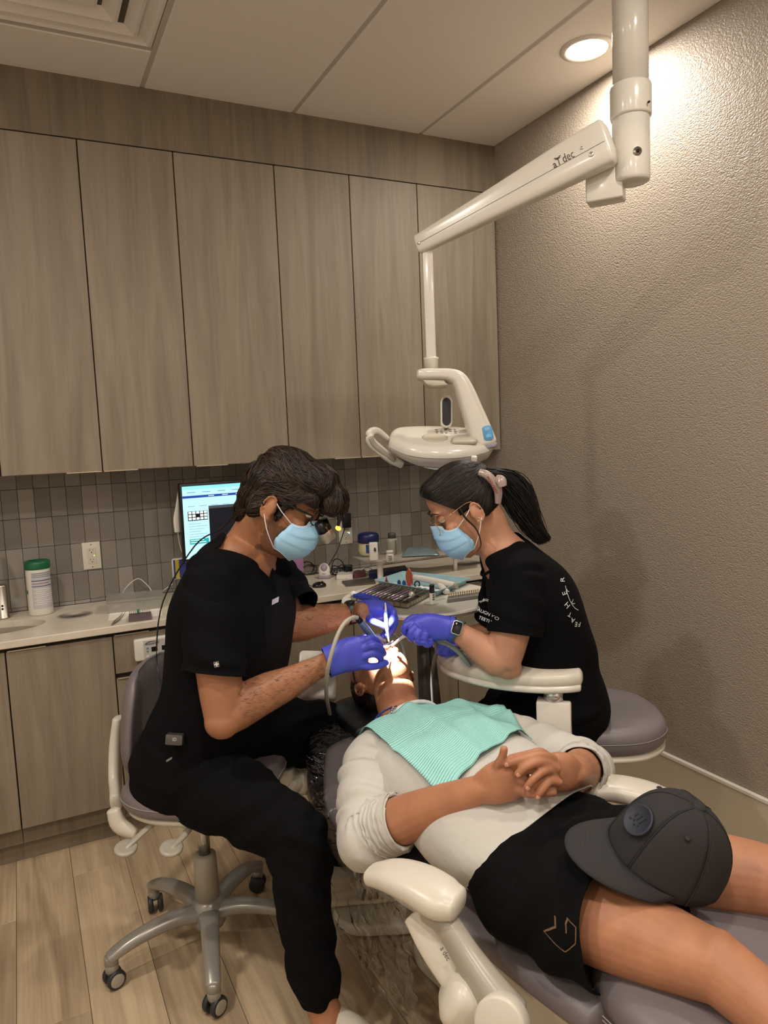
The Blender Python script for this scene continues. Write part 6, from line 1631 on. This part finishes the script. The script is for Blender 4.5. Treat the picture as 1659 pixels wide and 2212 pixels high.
# cradle, mouse, cables
q = Zp(701, 1249, CT); Mq = frame(q, HR, UP)
t = thing('scanner_cradle', 'white and lilac scanner cradle standing among black cables', 'cradle', q)
tl = Mq @ Matrix.Rotation(math.radians(-18), 4, 'X')
build('stand', xf(prism(rrect(.062, .040, .012), .0005, .012, .003, 2), Mq), mat('cradle_lilac', (150, 132, 150), .4), t, auto=40)
build('shell', xf(union([ell((0, -.004, .036), .028, .016, .036), ell((0, .002, .018), .030, .020, .018)], .003, 3), tl), WHITEP, t)
build('cup', xf(ell((0, -.0125, .046), .017, .011, .021), tl), MATS['cradle_lilac'], t)
build('foot_line', xf(box(-.008, .008, -.0215, -.0205, .017, .0185), tl), MATS['print_dark'], t, smooth=False)
q = Zp(690, 1268, CT); Mq = frame(q, (HR*.9+HF*.3), UP)
t = thing('computer_mouse', 'glossy black computer mouse on the worktop edge', 'mouse', q)
build('shell', xf([(v if v.z > 0 else Vector((v.x, v.y, 0))) for v in [Vector(v) for v in ell((0, 0, .006), .032, .024, .018)[0]]] and ([Vector((v.x, v.y, max(v.z, .0006))) for v in ell((0, 0, .006), .032, .024, .018)[0]], ell((0, 0, .006), .032, .024, .018)[1]), Mq), mat('mouse_black', (20, 24, 24), .12), t)
build('wheel', xf(cyl((.014, -.004, .021), (.014, .004, .021), .005, n=14), Mq), BLACKP, t)
build('lead', tube([q-HR*.03+UP*.004, Zp(660, 1262, CT+.003), Zp(630, 1262, CT+.003)], .0015, 6, 4), BLACKP, t)
CB = mat('cable_black', (16, 16, 16), .45)
rng = np.random.default_rng(4); L = []
for k in range(9):
    cxx, cyy, r1, r2 = [(672, 1228, 26, 22), (668, 1232, 20, 18), (735, 1226, 18, 20), (728, 1228, 16, 22), (740, 1230, 14, 18), (676, 1236, 28, 12), (733, 1232, 24, 12), (664, 1226, 16, 24), (724, 1224, 12, 18)][k]
    o = Zp(cxx, 1244, CT+.002); s = 1.75e-3; P = []
    a0 = rng.random()*6; ty = .5+rng.random()*.5; yo = .03*rng.normal()
    for a in np.linspace(0, 2*math.pi, 22):
        P.append(o+HR*(r1*s*math.cos(a+a0))+UP*(max(.002, r2*s*.85*(1+math.sin(a+a0))*ty*1.1))+HF*(.04+yo+.015*math.sin(a*2+k)))
    L.append(tube(P, .0026, 7, 1))
small('cable_bundle', 'heap of looped black cables on the worktop under the socket', 'cable', cat_vf(*L), CB, auto=None)
small('power_brick', 'black power adapter lying beside the cable heap', 'adapter', xf(box(-.022, .022, -.014, .014, .0005, .032, .004, 2), frame(Zp(752, 1234, CT), HR, UP)), BLACKP)
small('thin_cables', 'thin black cables trailing right across the worktop', 'cable', cat_vf(*[tube([Zp(x, y, CT+.004+.01*(i % 2)) for i, (x, y) in enumerate(pl_)], .0016, 6, 5) for pl_ in ([(758, 1238), (775, 1232), (800, 1236), (830, 1232), (850, 1240)], [(770, 1240), (795, 1226), (815, 1238), (838, 1228), (845, 1236)], [(748, 1250), (745, 1242), (760, 1234)])]), CB, auto=None)
quad = lambda nm, lab, cat, px, h, m: setp(quadpad(nm, px, CT, h, m), lab, cat)
quad('carton', 'white and maroon flat carton lying behind the round table', 'box', [(727, 1253), (762, 1251), (765, 1244), (730, 1245)], .022, WHITEP)
quad('carton', 'maroon flat carton between the white box and blue box', 'box', [(764, 1251), (790, 1246), (790, 1240), (765, 1244)], .022, mat('carton_maroon', (120, 72, 74), .6))
quad('carton', 'navy flat carton lying right of the shelf pedestal', 'box', [(797, 1252), (880, 1240), (876, 1231), (797, 1242)], .024, mat('carton_navy', (30, 38, 84), .5))
t_ = quadpad('steel_tray', [(748, 1268), (812, 1262), (806, 1250), (738, 1258)], CT, .008, DKM); setp(t_, 'flat dark steel tray at the worktop edge behind the round table', 'tray')
q = Yp(646, 1272, 3.0); small('purple_box', 'upright purple box standing behind the dentist chest', 'box', xf(box(-.035, .026, -.03, .03, .0005, .165, .003, 2), frame((q.x-.01, 3.0, CT), (1, 0, 0), UP)), mat('box_purple', (142, 98, 140), .5))
# wall sockets
PLATE = mat('outlet_plate', (216, 208, 192), .4)
def outlet(c, label, led=(200, 210, 60)):
    t = thing('wall_outlet', label, 'outlet', c)
    y = YB-.0095
    build('plate', box(c[0]-.036, c[0]+.036, y-.005, y, c[2]-.058, c[2]+.058, .002, 2), PLATE, t, auto=40)
    build('face', box(c[0]-.017, c[0]+.017, y-.0075, y-.0045, c[2]-.034, c[2]+.034, .001, 1), mat('outlet_face', (206, 198, 182), .4), t, smooth=False)
    for z in (.020, -.020):
        for dx, h in ((-.007, .007), (.006, .005)): build('slot', box(c[0]+dx-.001, c[0]+dx+.001, y-.0078, y-.007, c[2]+z-h/2+.004, c[2]+z+h/2+.004), DARK, t, smooth=False)
        build('slot', cyl((c[0], y-.0078, c[2]+z-.006), (c[0], y-.0070, c[2]+z-.006), .0024, n=10), DARK, t)
    build('status_light', ell((c[0]+.010, y-.0075, c[2]), .003, .0016, .0022, seg=10, rings=6), mat('led_green', (190, 220, 40), .4, emit=((190, 220, 40), 2)), t)
    for z in (-.048, .048): build('screw', cyl((c[0], y-.0060, c[2]+z), (c[0], y-.0048, c[2]+z), .003, n=12), STEEL, t)
    return t
o_ = Yp(198, 1200, YB-.01); outlet((o_.x, YB, o_.z), 'white wall outlet with green light above the left worktop')
o_ = Yp(746, 1150, YB-.01); outlet((o_.x, YB, o_.z), 'white wall outlet with a black charger behind the loupes')
q = Yp(748, 1124, YB-.03)
t = thing('charger', 'black plug-in charger on the right wall outlet', 'charger', (q.x, YB-.02, q.z))
build('block', xf(box(-.021, .021, -.016, .012, -.036, .036, .004, 2), Matrix.Translation((q.x, YB-.03, q.z))), BLACKP, t, auto=40)
build('strain_relief', cyl((q.x-.002, YB-.03, q.z+.036), (q.x-.004, YB-.03, q.z+.075), .008, .003, n=12), BLACKP, t)
build('tag', box(q.x-.030, q.x-.008, YB-.047, YB-.046, q.z+.030, q.z+.044), WHITEP, t, smooth=False)
build('lead', tube([Vector((q.x-.01, YB-.03, q.z-.036)), Yp(742, 1150, 3.28), Yp(728, 1190, 3.25), Yp(708, 1225, 3.2), Zp(706, 1236, CT+.01)], .0026, 7, 6), CB, t)
build('usb_light', ell(Yp(754, 1151, YB-.016), .004, .003, .004, seg=10, rings=6), mat('led_blue', (120, 170, 255), .4, emit=((120, 170, 255), 4)), t)

# ------------------------------------------------------------------ monitor
t = thing('monitor', 'black-framed computer monitor showing a blue web page behind the dentist', 'monitor', (.86, 3.18, CT))
ml, mb_ = Yp(387, 1046, 3.10), Yp(403, 1192, 3.10)
mz1, mz0 = ml.z, ml.z-.33; mx0 = ml.x; mx1 = mx0+.53
Mm = frame((mx0, 3.10, mz1), Vector((.995, .06, 0)), Vector((0, -.03, 1)))
build('casing', xf(box(0, .53, .002, .03, -.33, 0, .004, 2), Mm), BLACKP, t, auto=40)
SCR = mat('screen_page', (168, 206, 228), .3, emit=((160, 214, 240), 1.15)); 
def scr(name, x0, x1, z0, z1, col, e=1.1, lay=0): return build(name, xf(box(x0, x1, .0010-.0003*lay, .0016-.0003*lay, z0, z1), Mm), mat('screen_%d_%d_%d' % col, col, .4, emit=(col, e)), sd if lay else t, smooth=False)
sd = build('screen', xf(box(.010, .52, .0013, .003, -.318, -.012), Mm), SCR, t, smooth=False)
scr('tab_bar', .010, .52, -.026, -.012, (130, 214, 240), 1.1, 1)
scr('page_banner', .010, .52, -.062, -.052, (30, 62, 150), .9, 1)
scr('dark_viewer', .118, .50, -.30, -.112, (16, 18, 30), .5, 1); scr('viewer_bar', .118, .50, -.112, -.100, (66, 70, 78), .7, 1)
scr('xray_panel', .028, .112, -.158, -.118, (10, 14, 18), .5, 1)
for r in range(3):
    for k in range(5):
        if r == 1 and k == 2: continue
        scr('xray_tile', .031+k*.0165, .044+k*.0165, -.129-r*.0128, -.1195-r*.0128, (210, 226, 230), 1, 2)
for k in range(6): scr('text_line', .030, .060+.03*((k*5) % 3)/2+.02, -.172-k*.011, -.1705-k*.011, (110, 140, 160), .8, 1)
for k in range(7): scr('text_line', .03+k*.065, .03+k*.065+.035, -.040-.0*(k % 2), -.0375, (110, 140, 160), .8, 1)
for k in range(4): scr('text_line', .12+k*.06, .145+k*.06, -.058, -.0555, (220, 232, 246), 1.2, 2)
for k in range(5): scr('text_line', .03+k*.05, .06+k*.05, -.098, -.096, (110, 140, 160), .8, 1)
scr('green_button', .030, .112, -.258, -.236, (30, 150, 150), 1, 1); scr('text_line', .034, .09, -.243, -.240, (220, 240, 240), 1.1, 2); scr('text_line', .034, .10, -.252, -.249, (220, 240, 240), 1.1, 2)
build('xray_tooth', xf(prism([(.232, -.135), (.262, -.128), (.276, -.142), (.266, -.165), (.238, -.168)], -.0009, -.0004), Mm @ Matrix(((1, 0, 0, 0), (0, 0, -1, 0.0), (0, 1, 0, 0), (0, 0, 0, 1)))), mat('screen_210_226_230', (210, 226, 230), .4), sd, smooth=False)
build('stand_neck', xf(box(.24, .29, .03, .055, -.44, -.15, .006, 2), Mm), BLACKP, t, auto=40)
build('stand_foot', box(mx0+.16, mx0+.38, 3.06, 3.24, CT+.0005, CT+.012, .005, 2), BLACKP, t, auto=40)

# ------------------------------------------------------------------ worktop, left
q = Zp(8, 1336, CT); t = thing('faucet', 'brushed steel faucet column at the left edge of the worktop', 'faucet', (q.x, q.y, CT))
build('base', lathe([(0, 0), (.024, 0), (.024, .006), (.0215, .008), (.0215, .130), (.019, .136), (0, .136)], 32, (q.x, q.y, CT)), STEEL, t)
build('spout', tube([Vector((q.x-.012, q.y, CT+.13)), Vector((q.x-.012, q.y, CT+.30)), Vector((q.x-.02, q.y-.03, CT+.345)), Vector((q.x-.02, q.y-.09, CT+.36)), Vector((q.x-.02, q.y-.14, CT+.33))], .009, 14, 5), STEEL, t)
for z in (.062, .074): build('sensor_eye', ell(Vector((q.x+.0, q.y-.0215, CT+z-.02)), .0045, .002, .0045, seg=12, rings=6), DARK, t)
c = Vector((.040, 3.222, CT)); RC = .046
t = thing('wipes_canister', 'white wipes canister with green lid beside the faucet', 'canister', c)
build('body', lathe([(0, .0005), (RC*.94, .0005), (RC, .008), (RC*.985, .06), (RC*.97, .12), (RC*.98, .185), (RC*.95, .192), (0, .192)], 40, c), WHITEP, t)
build('lid', lathe([(RC*1.03, .186), (RC*1.05, .190), (RC*1.05, .210), (RC*1.0, .217), (RC*.8, .219), (RC*.78, .214), (0, .214)], 40, c), mat('lid_green', (16, 92, 58), .4), t)
def wrap(name, a0, a1, z0, z1, col, par, k=1.006):
    V = []; F = []; n_ = 14
    for i in range(2):
        for j in range(n_+1):
            a = math.radians(a0+(a1-a0)*j/n_); V.append(c+Vector((RC*k*math.cos(a), RC*k*math.sin(a), z0+(z1-z0)*i)))
    for j in range(n_): F.append((j, j+1, j+n_+2, j+n_+1))
    return build(name, (V, F), mat('wrap_%d_%d_%d' % col, col, .6), par)
lb_ = wrap('label', -125, -20, .030, .175, (188, 184, 184), t)
for k in range(3): wrap('label_line', -120, -24, .155+k*.007, .158+k*.007, (128, 128, 134), lb_, 1.012)
wrap('label_band', -124, -22, .140, .1435, (60, 62, 110), lb_, 1.012); wrap('label_band', -124, -22, .118, .121, (60, 62, 110), lb_, 1.012)
wrap('label_band', -122, -40, .129, .132, (150, 90, 110), lb_, 1.012)
for k in range(9): wrap('label_line', -116+8*(k % 2), -60+12*((k*7) % 3), .046+k*.0075, .0485+k*.0075, (222, 220, 218), lb_, 1.012)
for k in range(7): wrap('label_line', -50+4*(k % 2), -24, .050+k*.0085, .0525+k*.0085, (226, 224, 222), lb_, 1.012)
wrap('green_tab', -165, -155, .088, .104, (20, 80, 56), t, 1.01)
CLR = mat('clear_box', (214, 210, 202), .18, trans=.72)
t = thing('plastic_bin', 'clear lidded plastic box on the worktop behind the paper', 'box', Zp(290, 1318, CT))
P4 = [Zp(x, y, CT) for x, y in ((233, 1326), (350, 1314), (352, 1299), (236, 1309))]
for k in range(4):
    a, b = P4[k], P4[(k+1) % 4]; w = (b-a).normalized().cross(UP)*.001
    build('side_wall', slab4(a-w+UP*.001, b-w+UP*.001, b+w+UP*.001, a+w+UP*.001, .040), CLR, t, smooth=False)
build('lid', slab4(*[q+(q-(P4[0]+P4[2])/2)*.04+UP*.041 for q in P4], .009), CLR, t, smooth=False)
for k in range(3):
    q = P4[0].lerp(P4[1], .15+.3*k).lerp(P4[3].lerp(P4[2], .15+.3*k), .5); build('contents', xf(box(-.014, .014, -.012, .012, .002, .016, .002, 1), Matrix.Translation(q)), mat('cotton', (226, 224, 220), .9), t, smooth=False)
setp(quadpad('paper_sheet', [(233, 1341), (350, 1330), (350, 1312), (238, 1322)], CT+.0003, .0006, mat('paper', (226, 220, 208), .8)), 'white paper sheet under the tweezers and bur block', 'paper')
t = thing('tweezers', 'steel tweezers lying on the paper, left of the bur block', 'tweezers', Zp(255, 1336, CT))
a = Zp(241, 1350, CT+.004)
for s in (-1, 1):
    b = Zp(262, 1331, CT+.006)+HR*.004*s; e = Zp(268+3*s, 1322, CT+.010)
    build('arm', loft([a, a.lerp(b, .5)+HR*.004*s, b, e], [(.0012, .003), (.0012, .0035), (.001, .0024), (.0006, .0008)], ref=UP, n=8, m=4), CHROME, t)
t = thing('bur_block', 'small mauve bur stand with a green bur on the paper', 'bur block', Zp(303, 1338, CT))
q4 = [Zp(x, y, CT+.001) for x, y in ((278, 1344), (328, 1338), (327, 1327), (279, 1332))]
build('base', slab4(*q4, .012), mat('block_mauve', (98, 84, 88), .5), t, smooth=False)
for k in range(12):
    q = q4[3].lerp(q4[2], (k+.6)/12.4).lerp(q4[0].lerp(q4[1], (k+.6)/12.4), .35)+UP*.012
    build('bur', cat_vf(cyl(q, q+UP*.013, .0009, n=6), cyl(q+UP*.011, q+UP*.015, .0016, n=8)), STEEL, t)
q = q4[3].lerp(q4[2], .45)+UP*.012; build('green_bur', cyl(q-HF*.006, q-HF*.006+UP*.015, .005, n=12, bev=.001), mat('bur_green', (60, 120, 80), .4), t)
small('white_cord', 'white cord arching up from behind the clear box', 'cord', tube([Zp(262, 1292, CT+.01), Yp(272, 1270, 3.27), Yp(298, 1250, 3.28), Yp(320, 1266, 3.27), Yp(334, 1284, 3.25), Yp(352, 1276, 3.22), Yp(372, 1262, 3.2)], .0022, 8, 6), WHITEP, auto=None)
t = thing('charging_cord', 'white cable with plug hanging beside the monitor', 'cord', Yp(385, 1150, 3.14))
build('plug', loft([Yp(386, 1062, 3.16), Yp(383, 1095, 3.16), Yp(381, 1122, 3.16), Yp(383, 1148, 3.16)], [(.004, .003), (.008, .006), (.013, .009), (.012, .009)], ref=(1, 0, 0), n=14, m=4, power=3), WHITEP, t)
build('lead', tube([Yp(384, 1148, 3.16), Yp(387, 1170, 3.16), Yp(394, 1196, 3.15), Yp(402, 1215, 3.14)], .0018, 7, 5), WHITEP, t)
small('yellow_box', 'blue and yellow box in a white rim behind the dentist back', 'box', cat_vf(xf(box(-.028, .06, -.012, .012, -.045, .045, .010, 3), frame(Yp(386, 1228, 3.16), (1, 0, 0), UP))), mat('box_white_rim', (206, 198, 190), .4))
yb = [o for o in bpy.data.objects if o.name == 'yellow_box'][0]
build('blue_panel', xf(box(-.023, .055, -.0135, -.0115, -.040, .040), frame(Yp(386, 1228, 3.16), (1, 0, 0), UP)), mat('panel_blue', (40, 48, 120), .5), yb, smooth=False)
build('yellow_stripe', xf(box(-.016, .0, -.0145, -.0130, -.040, .040), frame(Yp(386, 1228, 3.16), (1, 0, -.0), UP)), mat('stripe_yellow', (170, 150, 40), .5), yb, smooth=False)
# nitrous panel on the drawer front
q = Yp(288, 1382, YL-.012); w_, h_ = .19, .082
t = thing('control_panel', 'white control panel with small dark display on the drawer front', 'control panel', (q.x+w_/2, YL-.01, q.z-h_/2))
Mp = frame((q.x, YL-.001, q.z), (1, 0, 0), UP)
build('housing', xf(prism(rrect(w_, h_, .008, cx=w_/2, cy=-h_/2), 0, .026, .004, 3), Mp @ Matrix.Rotation(math.radians(90), 4, 'X')), WHITEP, t, auto=40)
fp = build('face_plate', xf(box(.032, w_-.012, -.0270, -.0255, -h_+.006, -.008), Mp), mat('face_grey', (182, 180, 174), .5), t, smooth=False)
build('display', xf(box(.060, .082, -.0278, -.0268, -.052, -.034), Mp), BLACKP, fp, smooth=False)
build('display', xf(box(.098, .12, -.0278, -.0268, -.052, -.034), Mp), BLACKP, fp, smooth=False)
for s, z in ((1, -.036), (-1, -.050)): build('arrow_key', xf(prism([(-.005, -.004*s), (.005, -.004*s), (0, .005*s)], 0, .0008), Mp @ Matrix.Translation((.046, -.027, z)) @ Matrix.Rotation(math.radians(90), 4, 'X')), mat('key_blue', (96, 116, 142), .5), fp, smooth=False)
build('switch', xf(box(.040, .050, -.0285, -.0268, -.072, -.063, .001, 1), Mp), WHITEP, fp, smooth=False)
text('lettering', 'Accutron', Mp @ Matrix.Translation((.062, -.0275, -.020)) @ Matrix.Rotation(math.radians(90), 4, 'X'), .0135, mat('ink_black', (24, 24, 26), .5), fp, shear=.25)
build('swoosh', xf(tube([(.038, -.0275, -.022), (.050, -.0275, -.014), (.068, -.0275, -.012), (.092, -.0275, -.016)], [.0004, .0012, .001, .0003], 6, 4), Mp), MATS['ink_black'], fp)
# rear delivery head behind the dentist's wrist
q = D(685, 1432, 2.50); Md = frame(q, CR*.98-CU*.02, -CF+UP*.7)
t = thing('delivery_console', 'white delivery console with small green light behind the dentist wrist', 'console', (q.x, q.y, 0))
build('panel', xf(prism(rrect(.125, .085, .014), -.02, .006, .004, 3), Md), WHITEP, t, auto=40)
build('status_light', xf(ell((.012, .025, .0065), .004, .004, .002, seg=10, rings=6), Md), mat('led_green', (190, 220, 40), .4, emit=((190, 220, 40), 2)), t)
build('side_body', xf(box(-.05, .07, -.12, -.03, -.05, -.012, .012, 3), Md), CREAM, t, auto=50)
build('arm', tube([q-UP*.08, q-UP*.3+HF*.05, Vector((q.x+.05, q.y+.05, .02))], [.03, .03, .03], 16, 4), CREAM, t)

# ------------------------------------------------------------------ tools in the hands
t = thing('dental_handpiece', 'blue-grey handpiece on a curved grey hose in the dentist right hand', 'handpiece', D(800, 1375, 2.10))
h0, h1 = D(779, 1343, 2.07), D(822, 1398, 2.15)
build('body', loft([h0, h0.lerp(h1, .3), h0.lerp(h1, .7), h1], [.0095, .0105, .009, .0055], n=20, m=4), mat('handpiece_blue', (138, 160, 188), .3, metal=.5), t)
build('collar', loft([h0-(h1-h0).normalized()*.022, h0], [.0075, .009], n=18, m=3), BLACKP, t)
build('hose', tube([D(771, 1334, 2.05), D(762, 1334, 2.02), D(745, 1345, 1.98), D(730, 1370, 1.96), D(718, 1405, 1.95), D(709, 1440, 1.96), D(705, 1475, 2.02), D(706, 1510, 2.14), D(712, 1540, 2.30), D(720, 1600, 2.44)], .0058, 12, 6), mat('hose_grey', (172, 166, 152), .45), t)
build('bur_tip', cyl(h1, D(836, 1408, 2.18), .003, .0015, n=10), CHROME, t)
t = thing('resin_syringe', 'slim white and blue applicator in the dentist left hand', 'syringe', D(834, 1330, 2.19))
build('barrel', loft([D(833, 1322, 2.22), D(834, 1345, 2.205), D(836, 1362, 2.20)], [.0050, .0056, .005], n=16, m=3), mat('syringe_blue', (166, 196, 226), .3), t)
build('plunger', loft([D(832, 1303, 2.235), D(833, 1314, 2.225), D(833, 1322, 2.22)], [.0022, .0034, .004], n=14, m=3), WHITEP, t)
build('nozzle', loft([D(836, 1362, 2.20), D(840, 1385, 2.20)], [.004, .002], n=12, m=3), WHITEP, t)
t = thing('suction_tip', 'white suction tip in the assistant left hand at the patient mouth', 'suction tip', D(868, 1380, 2.15))
build('tube', loft([D(884, 1366, 2.10), D(866, 1379, 2.14), D(848, 1394, 2.18)], [.0042, .0042, .004], n=14, m=4), WHITEP, t)
build('hose', tube([D(915, 1376, 2.11), D(935, 1386, 2.13), D(944, 1404, 2.20), D(937, 1432, 2.26), D(934, 1470, 2.32), D(936, 1520, 2.38)], .0062, 12, 6), mat('hose_dark', (120, 112, 102), .5), t)
t = thing('saliva_ejector', 'grey-green tube held low in the assistant right hand', 'suction tube', D(975, 1402, 2.16))
build('tube', tube([D(946, 1385, 2.16), D(968, 1392, 2.145), D(990, 1408, 2.13), D(1004, 1424, 2.13), D(1016, 1440, 2.16)], [.0072, .0072, .0072, .007, .006], 14, 5), mat('tube_sage', (142, 152, 140), .4), t)
